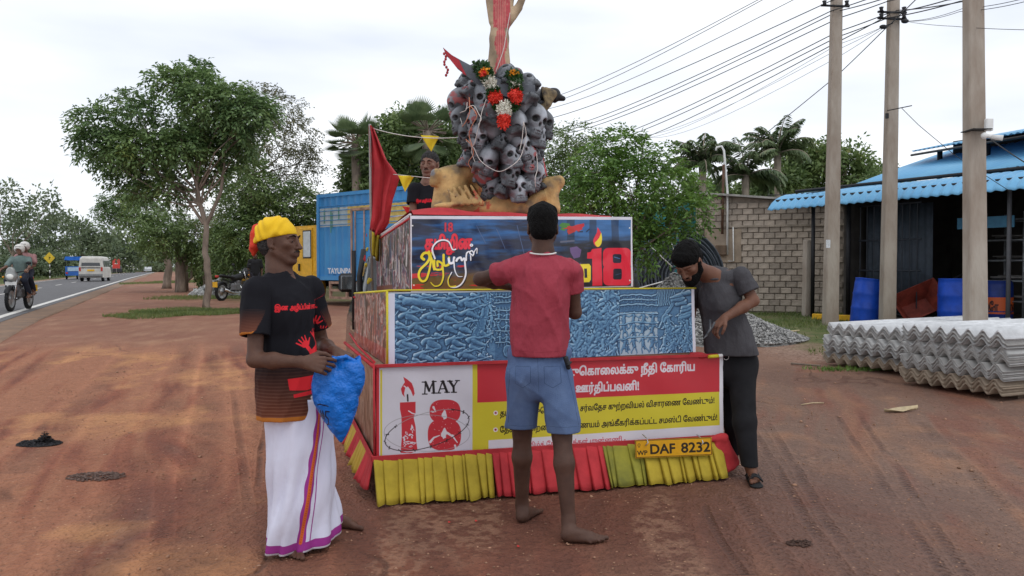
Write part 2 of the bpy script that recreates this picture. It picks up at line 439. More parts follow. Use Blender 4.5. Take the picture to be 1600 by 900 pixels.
def artmat(name, art, rough=.4, bump=0, bs=8, spec=.5, alpha_bg=None, sheen=0):
 m = bpy.data.materials.new(name); m.use_nodes = True; nt = m.node_tree; n = nt.nodes; l = nt.links
 b = n['Principled BSDF']; b.inputs['Roughness'].default_value = rough; b.inputs['Specular IOR Level'].default_value = spec
 t = n.new('ShaderNodeTexImage'); t.image = art.image(name); t.extension = 'EXTEND'; t.interpolation = 'Cubic'
 l.new(t.outputs[0], b.inputs['Base Color'])
 if bump:
  tcn = n.new('ShaderNodeTexCoord'); n2 = n.new('ShaderNodeTexNoise'); n2.inputs['Scale'].default_value = bs; n2.inputs['Detail'].default_value = 4; l.new(tcn.outputs['Object'],n2.inputs[0])
  bp = n.new('ShaderNodeBump'); bp.inputs['Strength'].default_value = bump; bp.inputs['Distance'].default_value = .02
  l.new(n2.outputs[0], bp.inputs['Height']); l.new(bp.outputs[0], b.inputs['Normal'])
 return m
def sheet(name, origin, U, Vv, nu, nv, m, parent=None, disp=None, thick=0):
 """rectangular sheet with UVs; origin bottom-left, U along width, V up"""
 o = V3(origin); U = V3(U); Vv = V3(Vv); nn = np.cross(U, Vv); nn /= np.linalg.norm(nn)
 a, b = np.meshgrid(np.linspace(0, 1, nu + 1), np.linspace(0, 1, nv + 1)); a = a.ravel(); b = b.ravel()
 V = o + a[:, None] * U + b[:, None] * Vv
 if disp is not None: V = V + nn * disp(a, b)[:, None]
 i = np.arange(nu)[None, :] + (nu + 1) * np.arange(nv)[:, None]; i = i.ravel()
 return npmesh(name, V, np.stack([i, i + 1, i + nu + 2, i + nu + 1], 1), m, parent, np.c_[a, b], True)
# ================================================================== SETTING: ground, road, grass
RN = None
def road_frame():
 a = GP(0, 497); b = GP(205, 434.5)
 d = Vector((b.x - a.x, b.y - a.y)).normalized(); n = Vector((d.y, -d.x))   # n points right of the road
 return a, d, n, a.x * n.x + a.y * n.y
RA, RD, RNn, ROFF = road_frame()
def roff(x, y): return x * RNn.x + y * RNn.y - ROFF        # signed distance right of the white edge line
def build_ground():
 ys = [1.0]
 while ys[-1] < 14: ys.append(ys[-1] * 1.0085)
 while ys[-1] < 70: ys.append(ys[-1] * 1.03)
 while ys[-1] < 900: ys.append(ys[-1] * 1.25)
 ys = np.array([-6, -3, 0, .6] + ys); ts = np.linspace(-1.0, 1.0, 330)
 Y, T = np.meshgrid(ys, ts, indexing='ij'); X = T * (np.abs(Y) * 1.05 + 3.5)
 H_, W_ = Y.shape
 Z = zg(X, Y)
 def nz(seed, sc, oc=3):
  # noise in world metres
  r = np.random.default_rng(seed); o = 0; a = 1; t = 0
  for k in range(oc):
   for j in range(3):
    th = r.uniform(0,6.28); kx,ky = math.cos(th) / sc * 6.28 * (2 ** k),math.sin(th) / sc * 6.28 * (2 ** k)
    o = o + a * np.sin(kx * X + ky * Y + r.uniform(0,6.28) + 1.3 * np.sin(ky * X * .7 - kx * Y * .6 + r.uniform(0,6.28)))
   t += a * 3; a *= .55
  return o / t
 near = 1 / (1 + (np.hypot(X, Y) / 14) ** 2)
 Z += near * (.012 * nz(1, 2.2) + .005 * nz(2, .45))
 Z -= .03 * (roff(X, Y) < 1.0) + .05 * (roff(X, Y) < .75)
 red = np.clip(.5 + .9 * nz(3, 3.5, 4), 0, 1)
 wet = np.zeros_like(X); dry = np.clip(nz(5, 1.1, 4) * 1.6 - .25, 0, 1); rut = np.zeros_like(X)
 wet = np.clip(np.maximum(wet, .75 * sstep(.0, 1.8, X + .3 * nz(7, 1.2)) * sstep(9, 5, Y)), 0, 1)
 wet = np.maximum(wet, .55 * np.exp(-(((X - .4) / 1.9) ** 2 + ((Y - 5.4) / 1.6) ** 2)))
 red = np.clip(red * (1 - .75 * sstep(1.2, 3.5, X)) , 0, 1)
 # grass mask (verges, yard on the right)
 yard = sstep(11.8, 12.8, Y + .5 * nz(12, 1.5)) * sstep(4.4, 5.2, X + .4 * nz(13, 1.2)) * sstep(40, 30, Y)
 verge = sstep(-6.2, -6.9, roff(X, Y) + .5 * nz(14, 3))
 left = sstep(4.6, 6.5, roff(X, Y) + 1.1 * nz(15, 4)) * sstep(24, 28, Y + 2 * nz(16, 5))
 far = sstep(55, 70, Y) * (roff(X, Y) > 6)
 grass = np.clip(np.maximum.reduce([yard, verge, left * .8, far]), 0, 1)
 grav = .9 * sstep(10.2, 11.5, Y + .6 * nz(17, 1.)) * sstep(2.8, 4.5, X) * sstep(22, 14, Y)
 V = np.c_[X.ravel(), Y.ravel(), Z.ravel()]
 idx = (np.arange(W_ - 1)[None, :] + W_ * np.arange(H_ - 1)[:, None]).ravel()
 Fq = np.stack([idx, idx + 1, idx + W_ + 1, idx + W_], 1)
 A = np.c_[red.ravel(), wet.ravel(), dry.ravel()]; B = np.c_[grass.ravel(), grav.ravel(), rut.ravel()]
 m = bpy.data.materials.new('laterite_dirt'); m.use_nodes = True; n = m.node_tree.nodes; l = m.node_tree.links
 b = n['Principled BSDF']; b.inputs['Specular IOR Level'].default_value = .3
 tcn = n.new('ShaderNodeTexCoord')
 def noise(sc, det=6, rough=.6, dist=0, stretch=None):
  x = n.new('ShaderNodeTexNoise'); x.inputs['Scale'].default_value = sc; x.inputs['Detail'].default_value = det; x.inputs['Roughness'].default_value = rough; x.inputs['Distortion'].default_value = dist
  if stretch:
   q = n.new('ShaderNodeMapping'); q.inputs['Scale'].default_value = stretch; q.inputs['Rotation'].default_value = (0,0,math.radians(-20)); l.new(tcn.outputs['Object'],q.inputs[0]); l.new(q.outputs[0],x.inputs[0])
  else: l.new(tcn.outputs['Object'], x.inputs[0])
  return x.outputs[0]
 def ramp(src, a_, b_, ca=0., cb=1.):
  x = n.new('ShaderNodeMapRange'); x.inputs[1].default_value = a_; x.inputs[2].default_value = b_; x.inputs[3].default_value = ca; x.inputs[4].default_value = cb; l.new(src,x.inputs[0]); return x.outputs[0]
 def mixc(f, a_, b_, mode='MIX'):
  x = n.new('ShaderNodeMixRGB'); x.blend_type = mode
  for i, q in ((0, f), (1, a_), (2, b_)):
   if isinstance(q,(tuple,float,int)): x.inputs[i].default_value = q if not isinstance(q,tuple) else (*q,1)
   else: l.new(q, x.inputs[i])
  return x.outputs[0]
 def math_(op, a_, b_):
  x = n.new('ShaderNodeMath'); x.operation = op; x.use_clamp = True
  for i, q in ((0, a_), (1, b_)):
   if isinstance(q, (float, int)): x.inputs[i].default_value = q
   else: l.new(q, x.inputs[i])
  return x.outputs[0]
 at = n.new('ShaderNodeAttribute'); at.attribute_name = 'ga'; sp = n.new('ShaderNodeSeparateColor'); l.new(at.outputs['Color'],sp.inputs[0])
 at2 = n.new('ShaderNodeAttribute'); at2.attribute_name = 'gb'; sp2 = n.new('ShaderNodeSeparateColor'); l.new(at2.outputs['Color'],sp2.inputs[0])
 base = mixc(ramp(noise(.9, 6, .6, .4), .35, .65), (.30, .145, .085), (.23, .10, .062))
 base = mixc(ramp(noise(3.1, 8, .7, .3, (1, .35, 1)), .45, .75), base, (.37, .205, .125))
 base = mixc(math_('MULTIPLY', sp.outputs[0], .6), base, (.25, .095, .06))
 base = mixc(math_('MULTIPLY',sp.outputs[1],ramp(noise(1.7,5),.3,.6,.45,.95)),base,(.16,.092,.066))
 base = mixc(math_('MULTIPLY', sp.outputs[2], ramp(noise(24, 4, .7), .35, .6)), base, (.47, .28, .17))
 spk = n.new('ShaderNodeTexVoronoi'); spk.inputs['Scale'].default_value = 55; l.new(tcn.outputs['Object'],spk.inputs[0])
 base = mixc(ramp(spk.outputs['Distance'], .12, .2, .45, 0.), base, (.5, .36, .25))
 base = mixc(ramp(noise(90, 3, .7), .35, .7, .35, 0.), base, (.08, .04, .03))
 grv = n.new('ShaderNodeTexVoronoi'); grv.inputs['Scale'].default_value = 30; l.new(tcn.outputs['Object'],grv.inputs[0])
 gc = mixc(ramp(grv.outputs['Color'], .2, .8), (.13, .10, .08), (.38, .30, .24))
 base = mixc(math_('MULTIPLY', sp2.outputs[1], .6), base, gc)
 gg = mixc(ramp(noise(6, 5), .35, .65), (.055, .085, .02), (.13, .14, .05))
 base = mixc(math_('MULTIPLY', sp2.outputs[0], ramp(noise(2.5, 6), .25, .5, .55, 1)), base, gg)
 base = mixc(math_('MULTIPLY', sp2.outputs[2], .4), base, (.10, .045, .03))
 l.new(base, b.inputs['Base Color'])
 ro = n.new('ShaderNodeMapRange'); ro.inputs[3].default_value = .92; ro.inputs[4].default_value = .58; l.new(sp.outputs[1],ro.inputs[0]); l.new(ro.outputs[0],b.inputs['Roughness'])
 bp = n.new('ShaderNodeBump'); bp.inputs['Strength'].default_value = .75; bp.inputs['Distance'].default_value = .022
 hh = mixc(.35,noise(14,8,.72),noise(70,5,.7)); hh = mixc(.35,hh,noise(4,5,.6,.6,(1,.3,1))); hh = mixc(.12,hh,spk.outputs['Distance']); l.new(hh,bp.inputs['Height']); l.new(bp.outputs[0],b.inputs['Normal'])
 o = npmesh('ground',V,Fq,m,None,None,True,{'ga': A,'gb': B,'gm': np.repeat((sstep(9.,7.6,np.abs(X)) * sstep(14,11.5,Y) * sstep(2.2,2.6,Y) * (1 - grass) * (1 - grav)).ravel()[:,None],3,1)}); tag(o,kind='structure'); return o
def ground_image():
 x0,x1,y0,y1 = -9.,9.,2.2,14.2; W_,H_ = 2250,1500; X,Y = np.meshgrid(np.linspace(x0,x1,W_),np.linspace(y0,y1,H_)); f4 = np.float32; X = X.astype(f4); Y = Y.astype(f4)
 s = np.clip(.13 * X, -.38, .32); U = X - s * (Y - 4) + .25 * vn(X * .5, Y * .5, 1, 2)
 big = vn(X * .45 + 9,Y * .45,2,3); mid = vn(X * 2.2,Y * 1.6,3,4); fine = vn(X * 22,Y * 22,4,4,.65); stk = vn(U * 2.6 + 5,Y * .35,5,4,.6); st2 = vn(U * 11,Y * 1.0,6,3,.6)
 R = sstep(-.4, 1.8, X + 1.4 * (big - .5)); c = lambda *q: srgb(q)
 base = c(150, 101, 76) * (1 - R[..., None]) + c(116, 90, 76) * R[..., None]
 def mixin(col, k): nonlocal base; k = np.clip(k, 0, 1)[..., None]; base = base * (1 - k) + np.array(col) * k
 mixin(c(126,70,52),(stk - .46) * 5 * (1 - .5 * R)); mixin(c(112,74,60),(stk - .58) * 6); mixin(c(172,122,84),(mid - .55) * 4.5 * (1 - .75 * R) * (1.4 - stk)); mixin(c(138,98,74),(vn(U * 3.1 + 40,Y * .5,7,3) - .6) * 5 * R)
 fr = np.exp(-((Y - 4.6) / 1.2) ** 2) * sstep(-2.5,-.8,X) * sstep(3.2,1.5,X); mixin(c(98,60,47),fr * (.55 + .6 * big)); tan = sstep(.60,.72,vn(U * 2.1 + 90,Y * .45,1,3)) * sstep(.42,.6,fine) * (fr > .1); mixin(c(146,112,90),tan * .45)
 h = .5 * fine + .25 * mid + .25 * st2
 wetp = sstep(.52, .68, vn(X * .9 + 50, Y * .9, 3, 4)) * sstep(.5, 2, X); mixin(c(106, 80, 68), wetp * .7)
 def track(pts, wdt, dk=.5, tread=.05, rim=.5, br=.0, depth=.5):
  nonlocal base, h
  q = [GP(*p) for p in pts]; acc = 0; m = wdt * 3 + .05
  for a, b in zip(q[:-1], q[1:]):
   i0,i1 = [int(np.clip((v - x0) / (x1 - x0) * W_,0,W_)) for v in (min(a.x,b.x) - m,max(a.x,b.x) + m)]; j0,j1 = [int(np.clip((v - y0) / (y1 - y0) * H_,0,H_)) for v in (min(a.y,b.y),max(a.y,b.y))]
   if i1 <= i0 or j1 <= j0: continue
   sl = (slice(j0,j1),slice(i0,i1)); x,y = X[sl],Y[sl]; bx,by = b.x - a.x,b.y - a.y; l2 = bx * bx + by * by; t = ((x - a.x) * bx + (y - a.y) * by) / l2; d = ((x - a.x) * by - (y - a.y) * bx) / math.sqrt(l2) + .05 * (vn(y * 1.3,x * .2,4,2) - .5)
   al = acc + t * math.sqrt(l2); acc += math.sqrt(l2); u = np.abs(d) / wdt; g = np.clip(1.25 - u,0,1) * np.clip(.2 + 2.4 * (vn(x * 1.7,y * 1.7,5,3) - .32),0,1)
   tr = sstep(-.25,.35,np.sin((al + np.abs(d) * .9) * 2 * PI / tread)) if tread else .6 + .4 * vn(d * 60,al * 3,2,2); k = (g * dk * (.22 + .78 * tr))[...,None]
   base[sl] = base[sl] * (1 - k) + srgb((82,56,48)) * k; rm = np.exp(-((u - 1.35) / .3) ** 2) * rim; base[sl] = base[sl] * (1 + .35 * rm[...,None] * .6); h[sl] += rm * .25 - g * depth * (.4 + .6 * tr)
 for o in (0,36): track([(1508 - o,899),(1440 - o,800),(1392 - o,720),(1345 - o,650)],.030,1.0,.055)
 for (x,dx) in ((1330,0),(1300,0)): track([(x + 20,899),(x - 45,810),(x - 95,720),(x - 130,660)],.032,.8,.06)
 track([(1240,899),(1190,830),(1150,775)],.05,.4,.07); track([(1590,820),(1500,720),(1440,660)],.05,.35,.06); track([(1160,899),(1120,840),(1098,790)],.02,.55,.04)
 for (p,w_,dk,t_) in (([(270,899),(305,780),(325,660),(333,560),(330,490)],.13,.5,0),([(115,899),(205,760),(262,640),(292,550),(305,480)],.16,.42,0),([(385,800),(374,700),(365,610)],.03,.6,.045),([(250,840),(252,790),(255,740)],.05,.45,.035),([(20,740),(110,650),(190,570),(250,500)],.15,.4,0),([(560,899),(548,790),(520,700)],.1,.35,0),([(700,899),(640,830),(560,740)],.12,.35,0),([(860,899),(900,830),(930,780)],.10,.4,0),([(1150,899),(1110,800)],.09,.3,0),([(0,600),(120,540),(230,490)],.2,.35,0),([(530,720),(575,660),(600,640)],.04,.7,.03),([(400,760),(405,700),(420,640)],.02,.8,0),([(450,899),(440,800),(425,690),(400,580)],.14,.3,0)): track(p,w_,dk,t_)
 cr = sstep(.035,.0,np.abs(vn(U * 1.3 + 3,Y * .9,0,4) - .5)) * sstep(.55,.7,vn(X * .8,Y * .8 + 60,6,2)); mixin(c(80,52,42),cr * .6); h -= cr * .5
 gr = vn(X * 70,Y * 55,3,3,.7); h = h + .55 * (gr - .5); base *= (.62 + .38 * fine + .42 * gr)[...,None] * (.97 + .08 * rng.random(X.shape))[...,None]; pk = rng.random(X.shape) > .9985; base[pk] = c(205,165,130); pk = rng.random(X.shape) > .9985; base[pk] = c(70,48,40); h = h + .1 * rng.random(X.shape)
 im = np.ones((H_,W_,4),f4); b_ = np.clip(base,0,1); im[...,:3] = np.where(b_ <= .0031308,b_ * 12.92,1.055 * b_ ** (1 / 2.4) - .055); im[...,3] = np.clip(h * .6 + .3,0.02,1)
 g = bpy.data.images.new('dirt_map',W_,H_,alpha=True); g.alpha_mode = 'CHANNEL_PACKED'; g.pixels.foreach_set(im.ravel()); g.update(); g.pack()
 m = bpy.data.materials['laterite_dirt']; n = m.node_tree.nodes; l = m.node_tree.links; b = n['Principled BSDF']
 tcn = n.new('ShaderNodeTexCoord'); mp = n.new('ShaderNodeMapping'); mp.inputs['Scale'].default_value = (1 / (x1 - x0),1 / (y1 - y0),1); mp.inputs['Location'].default_value = (-x0 / (x1 - x0),-y0 / (y1 - y0),0); l.new(tcn.outputs['Object'],mp.inputs[0])
 t = n.new('ShaderNodeTexImage'); t.image = g; t.extension = 'EXTEND'; l.new(mp.outputs[0],t.inputs[0]); at = n.new('ShaderNodeAttribute'); at.attribute_name = 'gm'
 old = b.inputs['Base Color'].links[0].from_socket; mx = n.new('ShaderNodeMixRGB'); l.new(at.outputs['Fac'],mx.inputs[0]); l.new(old,mx.inputs[1]); l.new(t.outputs[0],mx.inputs[2]); l.new(mx.outputs[0],b.inputs['Base Color'])
 bp = n.new('ShaderNodeBump'); bp.inputs['Distance'].default_value = .055; l.new(at.outputs['Fac'],bp.inputs['Strength']); l.new(t.outputs['Alpha'],bp.inputs['Height']); ob = b.inputs['Normal'].links[0].from_socket; l.new(ob,bp.inputs['Normal']); l.new(bp.outputs[0],b.inputs['Normal'])
build_ground(); ground_image()
ASPH = mat('asphalt', (.115, .112, .115), .8, var=.14, vs=3, bump=.5, bs=120)
SHO = mat('sandy_shoulder', (.30, .19, .125), .9, var=.2, vs=2.2, bump=.6, bs=60, c2=(.22, .15, .11))
PAINT = mat('road_paint', (.62, .60, .56), .7, var=.18, vs=9)
def ribbon(name, o0, o1, s0, s1, dz, m, n=60, kind='structure', drop=None, parent=None):
 """strip along the road between offsets o0..o1, distances s0..s1 from RA"""
 V = []; Fq = []; sk = [s0 + (s1 - s0) * (i / n) ** (2.2 if s1 - s0 > 60 else 1) for i in range(n + 1)]
 offs = [o0, o0 + (o1 - o0) * .5, o1]
 for s_ in sk:
  for j, o in enumerate(offs):
   x = RA.x + RD.x * s_ + RNn.x * o; y = RA.y + RD.y * s_ + RNn.y * o
   V.append((x, y, zf(x, y) + dz))
  if drop:
   x = RA.x + RD.x * s_ + RNn.x * (o1 + .03 + .05 * math.sin(s_ * 3.1)); y = RA.y + RD.y * s_ + RNn.y * (o1 + .03)
   V.append((x, y, zf(x, y) - .12))
 k = 4 if drop else 3
 for i in range(n):
  for j in range(k - 1): a = i * k + j; Fq.append((a, a + k, a + k + 1, a + 1))
 o = npmesh(name, V, Fq, m, parent, smooth=False)
 if not parent: tag(o, kind=kind)
 return o
ribbon('road_shoulder', -6.5, .85, -24, 230, .0, SHO, drop=True)
ribbon('road', -5.7, .25, -24, 230, .008, ASPH)
rm = ribbon('edge_line', -.14, .04, -24, 230, .013, PAINT)
ribbon('edge_line', -5.5, -5.4, -24, 230, .013, PAINT)
for k in range(22):
 ribbon('centre_dash', -2.9, -2.78, -10 + k * 9, -10 + k * 9 + 3, .013, PAINT, n=3)
# ------------------------------------------------------------------ leaves
def rand_unit(n, r=rng):
 v = r.normal(size=(n, 3)); return v / np.linalg.norm(v, axis=1, keepdims=True)
def leaf_quads(C, D, Nn, Lg, Wd, droop=.0):
 """one folded diamond leaf per centre. C base, D direction"""
 D = D / np.linalg.norm(D,axis=1,keepdims=True); Sd = np.cross(D,Nn); Sd /= np.maximum(np.linalg.norm(Sd,axis=1,keepdims=True),1e-6)
 Lg = Lg[:, None]; Wd = Wd[:, None]; up = np.cross(Sd, D)
 a = C; b = C + D * Lg * .45 + Sd * Wd * .5 + up * Wd * .12; c = C + D * Lg - up * Lg * droop; d = C + D * Lg * .45 - Sd * Wd * .5 + up * Wd * .12
 V = np.stack([a, b, c, d], 1).reshape(-1, 3); n = len(C); return V, np.arange(n * 4).reshape(n, 4)
def compound(C, D, nl, Lr, ll, lw, droop, r):
 """pinnate leaves: C twig points, D outward dirs, nl leaflets per leaf, rachis length Lr"""
 n = len(C); D = D + np.array([0, 0, .15]); D /= np.linalg.norm(D, axis=1, keepdims=True)
 S_ = np.cross(D,np.array([0,0,1.0]) + .3 * r.normal(size=(n,3))); S_ /= np.linalg.norm(S_,axis=1,keepdims=True)
 Vs = [];
 for k in range(nl):
  t = (k // 2 + .6) / (nl / 2); sd = 1 if k % 2 else -1
  Lk = Lr * r.uniform(.8, 1.2, n)[:, None]
  B = C + D * Lk * t - np.array([0, 0, 1.0]) * (droop * Lr * t * t)
  dd = D * (.35 + .5 * t) + S_ * sd * .9 - np.array([0,0,1.0]) * (.2 + .7 * droop * t) + .18 * r.normal(size=(n,3))
  nn = np.array([0, 0, 1.0]) + .5 * r.normal(size=(n, 3))
  V, _ = leaf_quads(B, dd, nn, ll * r.uniform(.75, 1.2, n), lw * r.uniform(.8, 1.15, n), .12); Vs.append(V)
 V = np.concatenate(Vs); return V, np.arange(len(V)).reshape(-1, 4)
LG = {}
LG['deep'] = leafmat('deep_green_leaves', (.07, .135, .05), (.21, .31, .11), (.25, .30, .08))
LG['mid'] = leafmat('mid_green_leaves', (.07, .125, .04), (.21, .29, .095), (.27, .27, .09))
LG['bright'] = leafmat('bright_green_leaves', (.055, .13, .025), (.18, .31, .06), (.26, .32, .07))
LG['dry'] = leafmat('olive_dry_leaves', (.06, .075, .03), (.17, .165, .07), (.34, .26, .12))
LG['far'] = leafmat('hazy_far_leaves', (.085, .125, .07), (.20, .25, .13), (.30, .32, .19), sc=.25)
LG['palm'] = leafmat('palm_leaves', (.07, .12, .055), (.19, .25, .12), (.25, .24, .11))
BARK = mat('grey_brown_bark', (.21, .165, .13), .9, var=.35, vs=5, bump=.9, bs=22, stretch=(1, 1, .3))
BARK2 = mat('pale_bark', (.30, .25, .20), .9, var=.3, vs=5, bump=.8, bs=22, stretch=(1, 1, .35))
def branch_pts(a, b, bow, r, n=6):
 a = Vector(a); b = Vector(b); L_ = (b - a).length; o = Vector((r.uniform(-1,1),r.uniform(-1,1),r.uniform(-.3,.6))) * bow * L_
 return [a.lerp(b,i / n) + o * math.sin(PI * i / n) + Vector(r.normal(size=3)) * (.012 * L_ if 0 < i < n else 0) for i in range(n + 1)]
def tree(name,label,base,d,trunk,blobs,leaf='mid',kind='compound',dens=1.0,lsize=.13,group=None,thick=.12,bark=None,seed=1,cat='tree',depth=.8,twigs=True,rach=.45,bare=()):
 """trunk: list of px points from base up to fork; blobs: (px,py,rx,ry) in px at distance d"""
 r = np.random.default_rng(seed); sc = d / F
 bp = base if isinstance(base, Vector) else P(base[0], base[1], d)
 bp = Vector((bp.x, bp.y, zf(bp.x, bp.y) - .05))
 root = thing(name, label, cat, bp, group=group)
 off = lambda v: np.array(v) - np.array(bp)
 tk = [Vector((0, 0, 0))] + [Vector(off(P(x, y, d))) for x, y in trunk]
 mb = MB(); m = len(tk); pts = [];
 for i in range(m - 1):
  for j in range(4): pts.append(tk[i].lerp(tk[i + 1], j / 4) + Vector(r.normal(size=3)) * thick * .12)
 pts.append(tk[-1]); rad = [thick * (1.25 if i == 0 else 1) * (1 - .5 * i / len(pts)) for i in range(len(pts))]
 mb.tube(pts, rad, 9); fork = tk[-1]
 Vs = []
 for bi, (x, y, rx, ry) in enumerate(blobs):
  dy = r.uniform(-1, 1) * depth * sc * max(rx, 20) * 1.2
  c = off(P(x,y,d)) + np.array([0,dy,0]); R3 = np.array([rx * sc,min(rx,ry) * sc * (.8 + depth * .3),ry * sc])
  st = fork if (bi % 3 or m < 3) else tk[-2].lerp(tk[-1], .6)
  bpts = branch_pts(st, Vector(c) - Vector((0, 0, R3[2] * .4)), .12, r)
  th = thick * .34 * (.6 + .4 * min(1,rx / 50)); mb.tube(bpts,[th * (1 - .75 * i / 6) for i in range(7)],6,False)
  if twigs:
   for k in range(5):
    q = Vector(c) + Vector(rand_unit(1,r)[0] * R3 * .8); mb.tube(branch_pts(bpts[4 + k % 3],q,.15,r,3),[th * .3,th * .2,th * .14,.004],4,False)
  vol = R3[0] * R3[1] * R3[2]; area = (R3[0] * R3[1] + R3[0] * R3[2] + R3[1] * R3[2]) / 3
  if kind == 'compound':
   nn = int(dens * 12.5 * area / (lsize * lsize))
   u = rand_unit(nn,r); rr = r.uniform(.35,1,nn) ** .45; bump_ = 1 + .22 * np.sin(u @ r.normal(size=3) * 5 + 1) + .15 * np.sin(u @ r.normal(size=3) * 9)
   C = c + u * R3 * (rr * bump_)[:, None]
   V, _ = compound(C, u + .45 * r.normal(size=(nn, 3)), 8, rach, lsize, lsize * .42, .5, r)
  else:
   # clusters of simple leaves
   ncl = int(dens * 4.2 * area / (lsize * lsize)) + 4
   u = rand_unit(ncl,r); rr = r.uniform(.25,1,ncl) ** .5; bump_ = 1 + .25 * np.sin(u @ r.normal(size=3) * 5 + 1) + .18 * np.sin(u @ r.normal(size=3) * 10)
   CC = c + u * R3 * (rr * bump_)[:, None]; per = 12
   C = np.repeat(CC,per,0); uu = rand_unit(len(C),r); C = C + uu * lsize * 1.3 * r.uniform(.2,1,len(C))[:,None]
   V,_ = leaf_quads(C,uu + np.array([0,0,-.25]),r.normal(size=(len(C),3)) + np.array([0,0,.8]),lsize * r.uniform(.6,1.2,len(C)),lsize * .5 * r.uniform(.7,1.2,len(C)),.1)
  Vs.append(V)
 for (pl, th) in bare:
  q = [Vector(off(P(x,y,d))) for x,y in pl]; mb.tube(q,[th * (1 - .7 * i / len(q)) for i in range(len(q))],5,False)
 mb.build('trunk', bark or BARK, root)
 V = np.concatenate(Vs); npmesh('crown', V, np.arange(len(V)).reshape(-1, 4), LG[leaf], root)
 return root
# --- the big roadside tree, left
tree('flame_tree','tall dark green roadside tree with forked pale trunk, nearest on the left',(322,480),22.0,[(322,478),(326,440),(322,395),(322,352),(308,300)],
 [(298,112,22,18),(282,135,26,18),(318,140,26,18),(340,165,34,20),(376,165,32,22),(404,184,26,20),(418,172,14,12),(388,212,22,14),(366,240,18,12),(205,156,26,12),(232,184,22,14),(165,195,26,20),(145,222,20,22),(168,250,28,18),(205,228,28,20),(235,232,26,20),(190,275,28,14),(222,268,26,16),(215,300,14,12),(280,195,32,20),(322,200,30,20),(355,212,26,18),(290,232,30,20),(325,245,22,14),(268,292,16,20),(318,268,24,14),(262,222,22,14),(300,225,28,18)],
 'deep',dens=1.7,lsize=.15,seed=3,thick=.115,bark=BARK,rach=.36,depth=1.3,bare=[([(322,352),(345,300),(352,240)],.06),([(318,350),(285,300),(240,265)],.05)])
for i, (lab, bs, tk, bl, lf, dd, sd) in enumerate([
 ('sparse tree with yellowing leaves rising behind the dark roadside tree',(395,470),[(393,420),(390,350),(392,280)],[(400,150,30,22),(440,175,34,26),(470,215,28,30),(415,215,36,30),(460,260,34,26),(385,250,26,26),(430,290,44,26),(478,245,18,16)],'dry',34,5),
 ('low dark green tree on the right of the pale forked trunk',(400,465),[(398,430),(395,390)],[(400,290,34,34),(370,330,30,30),(430,340,44,34),(470,320,34,28),(400,370,44,34),(455,380,40,40),(360,390,34,30),(490,350,20,30)],'mid',32,6),
 ('bushy bright tree over the brown trunks beside the road',(283,446),[(284,420),(283,395)],[(265,372,34,22),(300,368,30,22),(232,365,26,20),(335,380,24,22),(250,345,30,18),(210,350,22,16),(310,395,22,18)],'mid',36,7),
 ('small dark tree with drooping leaves left of the brown trunks',(262,440),[(262,415),(255,370),(225,345)],[(190,318,30,20),(225,330,26,20),(165,330,18,14),(215,305,20,10)],'deep',42,8)]):
 tree('roadside_tree',lab,bs,dd,tk,bl,lf,dens=.42 if lf == 'dry' else 1.1,lsize=.17 if lf != 'dry' else .13,seed=sd,thick=.22 if i else .16,group=None)
# dry bare tangle behind the big tree
def bare_tree(label, base, d, spans, seed):
 r = np.random.default_rng(seed); b = P(base[0],base[1],d); b.z = zf(b.x,b.y); root = thing('bare_tree',label,'tree',b); mb = MB(); tw = []
 def rec(p, dr, ln, th, lv):
  q = p + dr * ln; mid = p.lerp(q,.5) + Vector(r.normal(size=3)) * ln * .08; mb.tube([p,mid,q],[th,th * .8,th * .6],5,False)
  tw.append(q)
  if lv == 0: return
  for k in range(3):
   nd = (dr + Vector(r.normal(size=3)) * .5 + Vector((0,0,.12))).normalized(); rec(p.lerp(q,.55 + .45 * k / 2),nd,ln * r.uniform(.55,.8),th * .55,lv - 1)
 for s in spans: rec(Vector((s,0,0)),Vector((r.uniform(-.35,.35),r.uniform(-.3,.3),1)).normalized(),1.9,.07,4)
 mb.build('trunk', BARK2, root)
 C = np.repeat(np.array(tw),4,0); C = C + r.normal(size=C.shape) * .18; V,Fq = leaf_quads(C,r.normal(size=C.shape),r.normal(size=C.shape),np.full(len(C),.15),np.full(len(C),.07))
 npmesh('crown', V, Fq, LG['dry'], root)
bare_tree('thin mostly leafless tree with brown twigs behind the pale forked trunk',(320,440),38,(-1.2,0,1.1),4)
# brown trunks beside the road
for k,(x,y0,y1,wdt,lab) in enumerate([(279,444,385,10,'thick brown palmyra trunk nearest the road'),(290,447,388,8,'slimmer brown trunk just right of the thick palmyra trunk')]):
 d = 37 + k; b = P(x, y0, d); b.z = zf(b.x, b.y); t = P(x, y1, d); mb = MB(); r_ = wdt * d / F / 2
 mb.tube([b,b.lerp(t,.3),b.lerp(t,.7),t + Vector((0,0,.8))],[r_ * 1.15,r_,r_ * .95,r_ * .9],12); o = mb.build('tree_trunk',BARK,None); tag(o,lab,'tree trunk')
